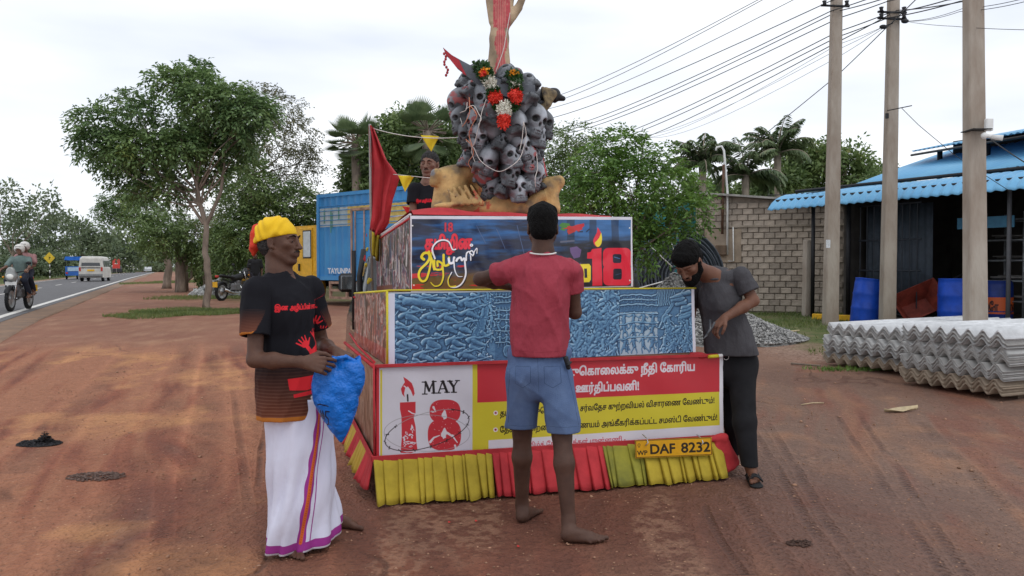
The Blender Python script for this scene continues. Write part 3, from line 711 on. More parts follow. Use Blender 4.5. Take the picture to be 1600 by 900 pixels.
# --- trees behind the float (left: broad dark tree, palmyra palms)
tree('broad_tree','broad dense dark green tree behind the man standing on the float',(640,450),34,[(640,400),(640,330)],
 [(640,215,46,34),(690,235,40,44),(600,240,44,40),(560,270,34,30),(650,265,56,44),(700,275,40,40),(610,300,50,30),(545,295,24,22),(630,190,26,20),(715,215,22,24),(670,200,30,22)],'mid',kind='cl',dens=2.4,lsize=.2,seed=21,thick=.3)
def fan_palm(label, top, d, base_y, seed, nfr=30, rl=1.0):
 r = np.random.default_rng(seed); t = P(top[0],top[1],d); gz = zf(t.x,t.y); root = thing('palmyra_palm',label,'palm tree',(t.x,t.y,gz)); h = t.z - gz
 mb = MB(); mb.tube([(0,0,0),(.05,0,h * .5),(0,0,h)],[.26,.2,.19],10); mb.build('trunk',BARK,root)
 Vs = []; st = MB()
 for k in range(nfr):
  u = rand_unit(1,r)[0]; u[2] = u[2] * .9 + .25; u /= np.linalg.norm(u); c = np.array([0,0,h]) + u * rl * .75
  st.tube([(0,0,h),tuple(c)],.025,4,False); sd = np.cross(u,[0,0,1]); sd /= np.linalg.norm(sd); nb = 22
  a = np.linspace(-1.35,1.35,nb); D = np.cos(a)[:,None] * u + np.sin(a)[:,None] * sd; nn = np.cross(u,sd)
  V,_ = leaf_quads(np.repeat(c[None],nb,0),D,np.repeat(nn[None],nb,0),np.full(nb,rl * .72),np.full(nb,.075),.12); Vs.append(V)
 st.build('leaf_stalks',BARK,root); V = np.concatenate(Vs); npmesh('crown',V,np.arange(len(V)).reshape(-1,4),LG['palm'],root)
fan_palm('palmyra palm with spiky fan leaves left of the red flag, above the container',(556,222),33,440,31)
fan_palm('palmyra palm with fan leaves above the yellow pennant', (668, 205), 32, 440, 32)
def coconut(label, top, d, seed, fl=2.4, nfr=26):
 r = np.random.default_rng(seed); t = P(top[0],top[1],d); gz = zf(t.x,t.y); root = thing('coconut_palm',label,'palm tree',(t.x,t.y,gz)); h = t.z - gz
 mb = MB(); mb.tube([(.3,0,0),(.15,0,h * .4),(0,0,h * .8),(0,0,h)],[.22,.16,.13,.15],10); mb.build('trunk',BARK2,root)
 Vs = []; st = MB()
 for k in range(nfr):
  az = 2 * PI * k / nfr * 2.4 + r.uniform(-.2,.2); el = r.uniform(.15,1.35); L_ = fl * r.uniform(.8,1.1); pts = []; nn_ = 11
  for i in range(nn_):
   t_ = i / (nn_ - 1); e = el - 1.5 * t_ * t_ * (1.1 - el * .35)
   if i == 0: p = np.array([0, 0, h])
   else: p = pts[-1] + L_ / (nn_ - 1) * np.array([math.cos(az) * math.cos(e),math.sin(az) * math.cos(e),math.sin(e)])
   pts.append(p)
  pts = np.array(pts); st.tube([tuple(p) for p in pts],[.035 * (1 - .8 * i / nn_) for i in range(nn_)],4,False)
  s = np.array([-math.sin(az),math.cos(az),0]); nlf = 34; tt = np.linspace(.1,.99,nlf) * (nn_ - 1); i0 = np.minimum(tt.astype(int),nn_ - 2); fr = (tt - i0)[:,None]
  B = pts[i0] * (1 - fr) + pts[i0 + 1] * fr; T_ = pts[i0 + 1] - pts[i0]; T_ /= np.linalg.norm(T_,axis=1,keepdims=True)
  for sd in (-1, 1):
   D = T_ * .55 + s * sd * .8 + np.array([0,0,-.55]) + .12 * r.normal(size=(nlf,3)); ll = .62 * np.sin(np.linspace(.5,2.9,nlf)) ** .6 * fl / 2.4
   V,_ = leaf_quads(B,D,np.repeat(np.array([[0,0,1.]]),nlf,0),ll,np.full(nlf,.085),.15); Vs.append(V)
 st.build('frond_stems',BARK2,root); V = np.concatenate(Vs); npmesh('crown',V,np.arange(len(V)).reshape(-1,4),LG['palm'],root)
coconut('coconut palm nearest the leafy tree, above the left end of the block wall',(1098,255),30,41,1.6)
coconut('tallest coconut palm, above the middle of the block wall', (1215, 240), 33, 42, 1.8)
coconut('low coconut palm between the two others behind the white pipe', (1165, 275), 31, 43, 1.6)
coconut('small far coconut palm just left of the middle concrete pole', (1275, 262), 38, 45, 1.7)
tree('mango_tree','round dense mango tree behind the block wall, crossed by the left concrete pole',(1290,440),36,[(1290,380),(1290,330)],
 [(1250,255,30,26),(1215,285,30,24),(1285,245,30,24),(1330,250,34,26),(1360,270,22,22),(1300,285,50,24),(1190,300,22,14),(1345,290,26,18),(1240,290,40,24)],'mid',kind='cl',dens=2.2,lsize=.24,seed=22,thick=.3)
tree('back_tree','continuous dark green treetop showing behind the palms over the block wall',(1150,440),42,[(1150,400)],
 [(1120,300,40,18),(1160,305,40,20),(1085,295,30,18),(1200,300,40,20),(1375,275,20,22),(1400,290,20,16)],'mid',kind='cl',dens=2,lsize=.26,seed=26,thick=.3)
tree('leafy_tree','bright feathery tree between the float and the block wall, nearest on the right',(985,500),13.5,[(985,440),(985,380)],
 [(965,225,34,24),(1000,245,34,26),(935,260,36,30),(975,290,46,32),(1040,262,26,24),(1070,290,30,28),(1075,330,28,24),(1025,330,42,34),(930,320,44,34),(985,350,44,34),(900,300,26,22),(1050,360,24,20),(905,345,30,24),(1000,385,30,22)],
 'bright', dens=.9, lsize=.09, seed=23, thick=.09, rach=.24)
tree('loose_tree','loose pale green tree just right of the skull statue',(880,460),32,[(880,400),(885,320)],
 [(870,225,28,24),(900,215,24,16),(855,260,30,30),(895,260,34,28),(925,235,22,20),(875,300,34,30),(915,300,30,28),(840,300,24,28)],'mid',dens=.6,lsize=.15,seed=24,thick=.14)
# --- trees across the road and at the far end
far_sets = [
 ('hazy thin tall tree at the left edge of the picture beyond the road',(20,440),70,[(10,305,26,24),(35,320,24,26),(70,305,22,18),(5,350,30,30),(50,350,34,26),(85,325,16,16)]),
 ('spreading hazy tree behind the yellow warning sign',(75,440),90,[(60,350,34,30),(95,365,32,28),(40,385,34,28),(80,400,40,26),(15,400,26,26)]),
 ('round hazy tree behind the parked blue three wheeler',(130,440),120,[(110,350,20,14),(128,362,26,18),(150,375,24,20),(120,390,30,22),(160,395,26,20)]),
 ('dark hazy tree above the shaded parked vehicles',(180,438),190,[(170,368,22,18),(190,380,22,20),(200,400,24,18),(175,400,26,16),(215,400,16,14),(190,415,24,10)]),
 ('far tree where the road ends, above the white board',(225,436),250,[(215,385,16,14),(235,392,18,14),(250,400,16,12),(228,408,22,10),(258,410,14,10),(205,412,14,8)])]
for i, (lab, bs, d, bl) in enumerate(far_sets):
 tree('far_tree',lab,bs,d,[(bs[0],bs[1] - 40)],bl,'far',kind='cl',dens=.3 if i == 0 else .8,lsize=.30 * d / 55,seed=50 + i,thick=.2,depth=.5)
r_ = np.random.default_rng(5)
# shrubs along the far verge and behind the rubble
for i,(lab,x,y,d,rx,ry,lf) in enumerate([('roadside bush at the left frame edge beyond the riders',30,425,78,45,22,'far'),('roadside bush right of the striped sign post',100,422,106,24,18,'far'),
  ('low bush in front of the far trees at the left',60,415,86,40,24,'far'),('dense bush behind the rubble heap',365,420,40,44,34,'mid'),('dense bush behind the yellow truck cab',450,410,38,46,50,'mid'),
  ('dense bush left of the rubble heap',330,415,42,34,26,'mid'),('low bushes behind the container',560,400,44,90,60,'mid'),('bush behind the left end of the block wall',1020,420,26,60,60,'deep'),
  ('green thicket behind the float, right of the red flag',880,390,30,60,50,'deep'),('far hedge where the road disappears',245,420,232,26,8,'far')]):
 b = P(x,y,d); gz = zf(b.x,b.y); root = thing('bush',lab,'bush',(b.x,b.y,gz)); r = np.random.default_rng(80 + i); sc = d / F
 top = P(x,y - ry,d).z - gz; n_ = int(900 * (rx / 40) * (ry / 25)); u = rand_unit(n_,r); rr = r.uniform(.3,1,n_) ** .5
 C = u * rr[:,None] * np.array([rx * sc,rx * sc * .6,top * .5]) * (1 + .2 * np.sin(u @ r.normal(size=3) * 7))[:,None] + np.array([0,0,top * .5]); C = np.repeat(C,5,0) + r.normal(size=(n_ * 5,3)) * .12; ls = .0042 * d + .03
 V,Fq = leaf_quads(C,r.normal(size=C.shape),r.normal(size=C.shape) + np.array([0,0,.7]),ls * r.uniform(.7,1.3,len(C)),ls * .5 * r.uniform(.7,1.3,len(C)))
 mb = MB()
 for k in range(7): mb.tube(branch_pts((r.uniform(-.2,.2),0,0),Vector(C[k * 50]),.1,r,3),[.04,.03,.02,.01],5,False)
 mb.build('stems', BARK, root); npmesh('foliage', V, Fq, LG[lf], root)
# far wood closing the horizon
C = []
for k in range(2600):
 t = r_.uniform(-1.1, 1.4); y = r_.uniform(236, 290); x = t * y
 C.append((x, y, .4 + r_.uniform(0, 1) ** .7 * (6.5 + 2.5 * math.sin(t * 9) + 1.5 * math.sin(t * 31))))
C = np.repeat(np.array(C), 9, 0); C = C + r_.normal(size=C.shape) * 1.1
V,Fq = leaf_quads(C,r_.normal(size=C.shape),r_.normal(size=C.shape) + np.array([0,0,.7]),1.5 * r_.uniform(.7,1.3,len(C)),.9 * r_.uniform(.7,1.3,len(C)))
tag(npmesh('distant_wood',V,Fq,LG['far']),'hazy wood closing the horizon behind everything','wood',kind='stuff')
# --- grass
def grass(name, label, gen, n, h, seed, m):
 r = np.random.default_rng(seed); pts = gen(n, r); z = zg(pts[:, 0], pts[:, 1]); C = np.c_[pts, z - .01]
 D = np.c_[r.normal(size=(len(C),2)) * .45,np.ones(len(C))]; V,Fq = leaf_quads(C,D,np.c_[r.normal(size=(len(C),2)),np.zeros(len(C))],h * r.uniform(.4,1.3,len(C)),np.full(len(C),.012 * (1 + h)),.2)
 tag(npmesh(name, V, Fq, m), label, 'grass', kind='stuff')
GR = leafmat('grass_blades', (.07, .11, .025), (.17, .22, .06), (.30, .28, .12))
def yardg(n, r):
 x = r.uniform(4.3,12,n); y = r.uniform(11.9,19.5,n); k = (np.sin(x * 2.1) + np.sin(y * 1.7 + x) + r.normal(size=n) * .6 > -.5) & (x > 4.8 + .4 * np.sin(y * 2)) ; return np.c_[x,y][k]
grass('yard_grass','short patchy green grass in the yard around the concrete poles',yardg,16000,.10,1,GR)
def patch(cx, cy, rx, ry):
 c = GP(cx, cy);
 def g(n, r):
  a = r.uniform(0,6.28,n); q = np.sqrt(r.uniform(0,1,n)) * (1 + .25 * np.sin(a * 3 + 1) + .12 * np.sin(a * 7)); return np.c_[c.x + np.cos(a) * q * rx,c.y + np.sin(a) * q * ry]
 return g
grass('tree_grass','green grass patch round the foot of the forked tree',patch(290,489,1.6,1.9),9000,.09,2,GR)
grass('verge_grass','grass strip on the dirt beside the brown trunks',patch(280,441,2.4,6.5),9000,.13,3,GR)
grass('weed_patch', 'ragged grass in front of the rubble heap', patch(325, 466, 2.2, 1.6), 3000, .12, 6, GR)
grass('stack_weeds','small green weeds under the rear sheet stack',patch(1345,578,.75,.14),500,.07,7,LG['bright'])
def vergeg(n, r):
 s_ = r.uniform(-5,1,n) ** 1 * 0 + r.uniform(0,1,n) ** 1.5 * 90; o = -6.6 - r.uniform(0,1,n) * 5; return np.c_[RA.x + RD.x * s_ + RNn.x * o,RA.y + RD.y * s_ + RNn.y * o]
grass('far_verge_grass', 'long grass along the far edge of the road', vergeg, 9000, .28, 4, GR)
# --- loose stones on the dirt
r = np.random.default_rng(9); n_ = 9000
X = r.uniform(-9,9,n_); Y = r.uniform(2.6,14,n_); s_ = r.uniform(.003,.009,n_) * (1 + (r.random(n_) < .06) * 1.2)
k = roff(X,Y) > 1.2; X,Y,s_ = X[k],Y[k],s_[k]; n_ = len(X); oc = np.array([(1,0,0),(-1,0,0),(0,1,0),(0,-1,0),(0,0,.7),(0,0,-.7)]); of = np.array([(0,2,4),(2,1,4),(1,3,4),(3,0,4),(2,0,5),(1,2,5),(3,1,5),(0,3,5)])
V = (oc[None] * (1 + .35 * r.normal(size=(n_,6,1))) * s_[:,None,None] + np.stack([X,Y,zg(X,Y) + .002],1)[:,None]).reshape(-1,3); Fq = (of[None] + 6 * np.arange(n_)[:,None,None]).reshape(-1,3)
tag(npmesh('pebbles',V,Fq,mat('pebble',(.30,.17,.11),.9,var=.5,vs=40)),'small loose stones scattered over the dirt','pebbles',kind='stuff')
# --- heaps of crushed stone and rubble
def heap(name, label, c, rx, ry, h, m, m2, n, ss, seed, peak=1.0):
 r = np.random.default_rng(seed); root = thing(name, label, 'stone heap', (c.x, c.y, zf(c.x, c.y))); g = 40
 a,b = np.meshgrid(np.linspace(-1,1,g),np.linspace(-1,1,g)); q = np.hypot(a,b); Z = h * np.clip(1 - q ** peak,-.05,1) * (1 + .08 * np.sin(a * 7) * np.cos(b * 6)); V = np.c_[(a * rx).ravel(),(b * ry).ravel(),(Z - .03).ravel()]
 i = (np.arange(g - 1)[None] + g * np.arange(g - 1)[:,None]).ravel(); tag(npmesh('heap_body',V,np.stack([i,i + 1,i + g + 1,i + g],1),m,root,None,True))
 aa = r.uniform(0,6.28,n); qq = np.sqrt(r.uniform(0,1.05,n)); x = np.cos(aa) * qq; y = np.sin(aa) * qq; z = h * np.clip(1 - qq ** peak,0,1) * (1 + .08 * np.sin(x * 7) * np.cos(y * 6)); s_ = ss * r.uniform(.5,1.4,n)
 V = (oc[None] * (1 + .4 * r.normal(size=(n,6,1))) * s_[:,None,None] + np.stack([x * rx,y * ry,z],1)[:,None]).reshape(-1,3)
 o = npmesh('stones',V,(of[None] + 6 * np.arange(n)[:,None,None]).reshape(-1,3),m2,root); o['kind'] = 'stuff'; return root
def stonemat(name, a, b):
 m = mat(name,a,.85,var=.1,vs=30); nt = m.node_tree; n = nt.nodes; g = n.new('ShaderNodeNewGeometry'); rp = n.new('ShaderNodeValToRGB'); rp.color_ramp.elements[0].color = (*a,1); rp.color_ramp.elements[1].color = (*b,1)
 nt.links.new(g.outputs['Random Per Island'],rp.inputs[0]); nt.links.new(rp.outputs[0],n['Principled BSDF'].inputs['Base Color']); return m
GS = stonemat('crushed_granite',(.13,.13,.13),(.46,.45,.43)); GB = mat('granite_dust',(.20,.195,.185),.95,var=.3,vs=20,bump=.8,bs=40)
c = P(1122,500,14.2); heap('gravel_heap','grey crushed stone heap behind the man in the grey shirt, beside the grass',c,1.5,1.4,.6,GB,GS,9000,.022,1,1.0)
c = P(1052,480,14.6); heap('gravel_heap','taller grey gravel heap in front of the coiled black pipes',c,1.4,1.2,1.12,GB,GS,5000,.024,2,1.1)
c = P(372,450,33); RB = stonemat('broken_rock',(.16,.16,.155),(.55,.55,.53)); heap('rubble_heap','pale grey rubble heap behind the parked motorcycle',c,1.9,1.4,1.05,mat('rubble_dust',(.3,.29,.28),.95,var=.3),RB,800,.13,3,.9)
# ================================================================== STRUCTURES on the right
BLK = mat('concrete_block', (.27, .225, .18), .95, var=.22, vs=4, bump=.6, bs=50)
MORT = mat('mortar', (.27, .23, .19), .95, var=.2, vs=6, bump=.6, bs=40)
CONC = mat('weathered_concrete', (.30, .255, .205), .9, var=.3, vs=2.5, bump=.7, bs=30, stretch=(1, 1, .4))
CONC2 = mat('pole_concrete',(.40,.35,.295),.9,var=.32,vs=3.2,bump=.7,bs=30,stretch=(1,1,.3),c2=(.27,.215,.17))
BLACK = mat('black_iron', (.012, .012, .014), .5, var=.2)
DARK = mat('dark_rubber', (.014, .014, .015), .75, var=.3, vs=20)
BROOF = mat('blue_roof_paint', (.13, .36, .60), .42, var=.14, vs=1.2, c2=(.17, .42, .64))
DROOF = mat('grey_roof_underside', (.10, .13, .17), .6, var=.2)
WHITEP = mat('white_plastic', (.68, .68, .66), .45, var=.08)
YEL = mat('yellow_paint', (.72, .40, .02), .5, var=.12, vs=8)
TEAL = mat('teal_wall_paint', (.03, .20, .22), .7, var=.15, vs=3, bump=.3)
STEEL = mat('galvanised_steel', (.45, .46, .47), .4, metal=.8, var=.2)
A_ = P(1098, 480, 20.6); B_ = P(1326, 480, 19.2)
A_.z = zf(A_.x,A_.y); B_.z = A_.z; dW = Vector((B_.x - A_.x,B_.y - A_.y,0)); LW = dW.length; dW.normalize(); nW = Vector((dW.y,-dW.x,0))   # toward camera
Mw = Matrix.Translation(A_) @ Matrix(((dW.x,-nW.x,0,0),(dW.y,-nW.y,0,0),(0,0,1,0),(0,0,0,1)))   # local x along wall, y into the wall
house = thing('block_wall_house','low unplastered grey block house with flat sheet roof and white conduit pipes','house'); house.matrix_world = Mw
topL = P(1104, 304, 20.6).z - A_.z; topR = P(1320, 322, 19.2).z - A_.z
def wtop(x): return topL + (topR - topL) * x / LW
mb = MB(); mb.prism([(0,.02,0),(LW,.02,0),(LW,.02,topR),(0,.02,topL)],(0,.16,0)); mb.build('wall',MORT,house)
mb = MB(); mb.prism([(0,.02,0),(0,.02,topL),(0,.18,topL),(0,.18,0)],(0,0,0)) if 0 else mb.box((-.0,2.6,topL / 2),(.16,5.0,topL)); mb.box((LW,2.6,topR / 2),(.16,5,topR)); mb.build('side_wall',CONC,house)
r = np.random.default_rng(4)
bh, bw = .152, .262; bm_ = []
for v in range(4):
 m_ = MB(); m_.box((0, 0, 0), (bw - .018, .05, bh - .015), bev=.012)
 me = bpy.data.meshes.new('brick'); me.from_pydata(m_.v,[],m_.f); me.materials.append(mat('concrete_block',tuple(np.array((.36,.305,.25)) * (.84 + .11 * v)),.95,var=.2,vs=5,bump=.7,bs=50)); bm_.append(me)
rows = int(topL / bh)
for j in range(rows):
 off = (j % 2) * bw / 2
 for i in range(int(LW / bw) + 1):
  x = off + (i + .5) * bw - bw * .25; z = (j + .5) * bh + .02
  if x > LW - bw / 2 or x < bw / 2 or z + bh / 2 > wtop(x): continue
  if .05 < x < .95 and 1.25 < z < 2.1: continue        # plastered patch behind the meter box
  o = link('brick',bm_[int(r.integers(4))],house); o.location = (x + r.uniform(-.004,.004),.0 + r.uniform(-.006,.008),z); o.rotation_euler = (0,r.uniform(-.006,.006),r.uniform(-.01,.01))
mb = MB(); mb.box((.5,-.018,1.68),(.92,.03,.86),bev=.01); mb.build('plaster_patch',mat('sandy_plaster',(.30,.24,.18),.95,var=.15,vs=4,bump=.5),house)
mb = MB(); mb.box((-.09, -.04, topL * .5), (.16, .12, topL), bev=.01); mb.build('corner_column', CONC, house)
mb = MB(); mb.box((LW * .5, -.01, 2.16), (LW, .09, .05)); mb.build('lintel_band', CONC, house)
mb = MB(); vs = []; mb.prism([(-.25,-.25,topL + .02),(LW + .3,-.25,topR + .0),(LW + .3,-.25,topR + .05),(-.25,-.25,topL + .07)],(0,5.4,0)); mb.build('roof',mat('asbestos_sheet_edge',(.30,.29,.27),.9,var=.3,vs=4),house)
def wl(px, py, dz=-.05):   # photo point -> local on wall plane
 ry = ray(px,py); q = Vector((0,0,CAMZ)); nn = nW; t = (A_ - q).dot(nn) / ry.dot(nn); p = q + ry * t; l_ = Mw.inverted() @ p; return Vector((l_.x,dz,l_.z))
mb = MB(); a = wl(1132, 255, -.09); b = wl(1137, 398, -.09)
mb.tube([b,Vector((b.x,-.09,topL)),Vector((a.x,-.09,a.z + .3)),Vector((a.x - .06,-.09,a.z + .42)),Vector((a.x - .18,-.09,a.z + .40)),Vector((a.x - .2,-.09,a.z + .32))],.028,8); a2 = wl(1146,355,-.06); b2 = wl(1147,408,-.06); mb.tube([a2,b2,wl(1138,408,-.06)],.016,6); mb.build('conduit_pipe',WHITEP,house)
mb = MB(); a = wl(1132,258,-.14); mb.tube([wl(1130,366,-.14),a],.035,6); mb.build('iron_mast',mat('rusty_iron',(.10,.055,.035),.8,var=.4),house)
mb = MB(); q = wl(1128,391,-.12); mb.box((q.x,-.12,q.z),(.28,.16,.26),bev=.02); mb.build('meter_box',mat('brown_wood',(.13,.09,.06),.8,var=.3),house)
# teal wall and pipe coils
o = MB(); a = P(1045,480,21.5); b = P(1096,480,21.2); z0 = zf(a.x,a.y); o.box(((a.x + b.x) / 2,a.y,z0 + 1.4),(b.x - a.x + 1.6,.15,2.9)); o = o.build('boundary_wall',TEAL); tag(o,'teal painted wall between the leafy tree and the block house','wall')
cc = P(1056,430,17.5); coil = thing('pipe_coil','large upright coil of black irrigation pipe in front of the teal wall','pipe coil',(cc.x,cc.y,zf(cc.x,cc.y)),.12)
for ly in range(5):
 mb = MB();
 for rr in np.linspace(.2, .95, 11):
  pts = [(rr * math.cos(t),-.35 + ly * .085 + .03 * math.sin(rr * 30 + ly),.95 + rr * math.sin(t) * 1.02 + .012 * math.sin(5 * t + rr * 9)) for t in np.linspace(0,2 * PI,41)]; mb.tube(pts,.021,6,False)
 mb.build('coil_layer', mat('black_polythene_pipe', (.06, .07, .085), .3, var=.3), coil)
mb = MB()
for a0 in (1.9,2.4,3.4): mb.tube([(math.cos(a0) * .3,-.42,.95 + math.sin(a0) * .3),(math.cos(a0) * .97,-.42,.95 + math.sin(a0) * .97)],.015,5)
mb.build('tie_strap', WHITEP, coil)
# pipes on the ground, yellow beam, broken post, black column
mb = MB(); a = GP(1178, 476); b = GP(1268, 490); a.y += .6; b.y += .3; r = np.random.default_rng(3)
pb = thing('pipe_bundle','bundle of thin black pipes lying on the ground below the block wall','pipes',(a.x,a.y,zf(a.x,a.y)))
for k in range(7):
 m_ = MB(); e = Vector((b.x - a.x,b.y - a.y,0)); s_ = Vector((0,.08 * (k % 3) - .1,.05 + .07 * (k // 3))); m_.tube([s_ + e * t + Vector((0,0,.03 * math.sin(t * 5 + k) + .1 * (1 - t))) for t in np.linspace(-.1,1,8)],.035,7); m_.build('pipe',mat('black_pipe',(.012,.013,.018),.35,var=.3),pb)
def beam(name, pa, pb_, d1, d2, r, m, label, cat, sec=None):
 a = P(*pa,d1); b = P(*pb_,d2); a.z = zf(a.x,a.y) + r; b.z = zf(b.x,b.y) + r; m_ = MB(); L_ = (b - a).length; Mx = Matrix.Translation((a + b) / 2) @ (b - a).to_track_quat('X','Z').to_matrix().to_4x4()
 m_.box((0, 0, 0), (L_, r * 2, r * 2), M=Mx, bev=.01); o = m_.build(name, m); tag(o, label, cat); return o
beam('yellow_beam',(1270,484),(1392,490),17.6,16.6,.06,YEL,'long yellow steel beam lying in the grass behind the poles','steel beam')
beam('yellow_beam',(1418,494),(1482,492),16.2,16.4,.05,YEL,'short yellow beam under the wheelbarrow','steel beam')
a = P(1261,488,18.3); gz = zf(a.x,a.y); t = P(1260,375,18.3).z - gz; mb = MB(); mb.box((0,0,t / 2),(.19,.17,t),bev=.015); o = mb.build('concrete_post',CONC2); o.location = (a.x,a.y,gz); o.rotation_euler = (0,.01,.2); tag(o,'short broken concrete post standing against the block wall','post')
# ------------------------------------------------------------------ workshop shed
shed = thing('workshop_shed','open dark workshop shed with curved blue corrugated eave and two roof levels','shed')
def corrug(name, a, b, prof, pitch, amp, m, parent, thick=.006, per=6):
 """corrugated sheet: runs from a to b (ridges repeat along a-b), section prof = list of (out,z) offsets; out is toward camera"""
 a = Vector(a); b = Vector(b); e = b - a; L_ = Vector((e.x,e.y,0)).length; dr = Vector((e.x,e.y,0)).normalized(); nr = Vector((dr.y,-dr.x,0)); n = int(L_ / pitch * per)
 V = []; K = len(prof)
 for i in range(n + 1):
  p = a + e * (i / n); h = amp * math.cos(2 * PI * i / per)
  for j, (o, z) in enumerate(prof):
   j0,j1 = max(j - 1,0),min(j + 1,K - 1); to,tz = prof[j1][0] - prof[j0][0],prof[j1][1] - prof[j0][1]; l_ = math.hypot(to,tz); no,nz = -tz / l_,to / l_
   if nz < 0: no, nz = -no, -nz
   V.append(p + nr * (o + no * h) + Vector((0, 0, z + nz * h)))
 Fq = [(i * K + j,(i + 1) * K + j,(i + 1) * K + j + 1,i * K + j + 1) for i in range(n) for j in range(K - 1)]
 o = npmesh(name,[tuple(v) for v in V],Fq,m,parent,smooth=True); md = o.modifiers.new('thick','SOLIDIFY'); md.thickness = thick; return o
eL = P(1200, 329, 18.8); eR = P(1600, 295, 13.9); ex = (eR - eL); eR2 = eL + ex * 1.5
arc = [(-.85 + .85 * math.sin(t), -.5 * (1 - math.cos(t)) - 0 + .5) for t in np.linspace(0, PI / 2, 9)]
arc = [(o,z - .0) for o,z in [(-.95,.40),(-.8,.395),(-.6,.37),(-.42,.32),(-.26,.25),(-.13,.155),(-.04,.06),(0,0)]]
corrug('curved_eave', eL, eR2, arc, .20, .022, BROOF, shed)
u2 = P(1311, 300, 19.6); v2 = P(1600, 262, 14.9); w2 = u2 + (v2 - u2) * 1.5
corrug('lower_roof', u2, w2, [(-4.5, 1.5), (-3, 1.02), (-1.5, .54), (0, .03)], .20, .016, BROOF, shed)
u3 = P(1424, 240, 20); v3 = P(1600, 210, 15.8); w3 = u3 + (v3 - u3) * 1.6
corrug('upper_canopy', u3, w3, [(-3.4, .62), (-1.6, .38), (0, .05)], .20, .016, BROOF, shed)
sd = Vector((ex.x, ex.y, 0)).normalized(); sn = Vector((sd.y, -sd.x, 0)); gz = .42
def sp(s, o, z):  # s along the front from the left end (m), o behind the front, z height
 q = eL + sd * s - sn * o; return Vector((q.x, q.y, gz - .08 + z))
def wallq(name, pts, th, m):
 mb = MB(); p = [Vector(q) for q in pts]; nn = (p[1] - p[0]).cross(p[2] - p[0]).normalized() * th; mb.prism(p,nn); return mb.build(name,m,shed)
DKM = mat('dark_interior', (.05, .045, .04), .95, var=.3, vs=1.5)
SL = (eR2 - eL).length; hh = 2.75
x0 = 1.72
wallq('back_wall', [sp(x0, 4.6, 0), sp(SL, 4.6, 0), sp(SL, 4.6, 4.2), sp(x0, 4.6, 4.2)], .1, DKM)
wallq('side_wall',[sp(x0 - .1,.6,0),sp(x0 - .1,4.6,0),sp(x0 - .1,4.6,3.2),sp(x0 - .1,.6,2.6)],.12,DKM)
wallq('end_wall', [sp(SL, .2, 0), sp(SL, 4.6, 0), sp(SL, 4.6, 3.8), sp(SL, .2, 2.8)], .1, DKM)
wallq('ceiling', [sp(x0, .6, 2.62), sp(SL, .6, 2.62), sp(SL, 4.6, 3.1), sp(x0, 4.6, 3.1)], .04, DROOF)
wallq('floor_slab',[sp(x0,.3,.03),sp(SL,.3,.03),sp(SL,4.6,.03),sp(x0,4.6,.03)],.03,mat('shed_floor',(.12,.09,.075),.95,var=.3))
mb = MB();
for s in (1.0,): mb.tube([sp(s, .35, 0), sp(s, .35, 2.75)], .045, 8)
mb.build('column', BLACK, shed)
for s in (x0 + .05,5.15,8.9): mb = MB(); mb.tube([sp(s,.55,0),sp(s,.55,2.7)],.05 if s < 3 else .04,8); mb.build('column',BLACK if s < 3 else mat('grey_iron',(.10,.10,.11),.6),shed)
mb = MB(); mb.tube([sp(0,.25,2.68),sp(SL,.25,2.68)],.04,6); mb.tube([sp(0,.95,2.95),sp(SL,.95,2.95)],.04,6); mb.build('eave_beam',BLACK,shed)
for s in (4.6,6.8): mb = MB(); q = u3 + (v3 - u3) * ((s - 3.6) / 5); mb.tube([Vector((q.x,q.y,q.z - .75)) - sn * .4,Vector((q.x,q.y,q.z + .05)) - sn * .4],.06,6); mb.build('canopy_prop',BLACK,shed)
mb = MB(); mb.tube([u3 - Vector((0,0,.04)),w3 - Vector((0,0,.04))],.03,6); mb.build('canopy_beam',BLACK,shed)
# sliding lattice gate
g = MB();
for i in range(9): g.tube([sp(x0 + .2 + i * .165,.75,.1),sp(x0 + .2 + i * .165,.75,2.45)],.012,5,False)
for z in (.12, 1.05, 1.7, 2.45): g.tube([sp(x0 + .15, .76, z), sp(x0 + 1.6, .76, z)], .022, 5)
g.build('lattice_gate', mat('gate_iron', (.03, .035, .045), .5), shed)
corrug('gate_backing',sp(x0 + .15,1.0,.1) ,sp(x0 + 1.7,1.0,.1),[(0,0),(0,1.2),(0,2.35)],.15,.015,mat('blue_grey_sheet',(.045,.058,.075),.6,var=.2),shed)
# storage racks with long stock
RK = mat('rack_steel', (.16, .17, .18), .5, metal=.3, var=.3); r = np.random.default_rng(8)
for (s0, s1, nm) in ((4.15, 5.6, 'rack'), (6.2, 7.6, 'rack'), (7.7, 9.2, 'rack')):
 mb = MB()
 for s in (s0, (s0 + s1) / 2, s1):
  for o_ in (1.6, 2.3): mb.tube([sp(s, o_, 0), sp(s, o_, 2.2)], .022, 5)
 for z in (.45,.85,1.25,1.65,2.05): mb.tube([sp(s0,1.6,z),sp(s1,1.6,z)],.02,5); mb.tube([sp(s0,2.3,z),sp(s1,2.3,z)],.02,5)
 mb.build('storage_rack', RK, shed)
 for z in (.5, .9, 1.3, 1.7):
  mb = MB()
  for k in range(5): mb.tube([sp(s0 + r.uniform(0,.2),1.65 + .12 * k,z + r.uniform(0,.05)),sp(s1 - r.uniform(0,.3),1.65 + .12 * k,z + r.uniform(0,.05))],r.uniform(.012,.03),5)
  mb.build('metal_stock',mat('stock_metal',tuple(r.uniform(.06,.22) * np.array((1,.95,.9))),.5,var=.3),shed)
mb = MB(); mb.box((0,0,0),(1.1,.03,.22),M=Matrix.Translation(sp(4.3,1.3,2.0)) @ sd.to_track_quat('X','Z').to_matrix().to_4x4()); mb.build('blue_panel',mat('blue_board',(.05,.18,.30),.5),shed)
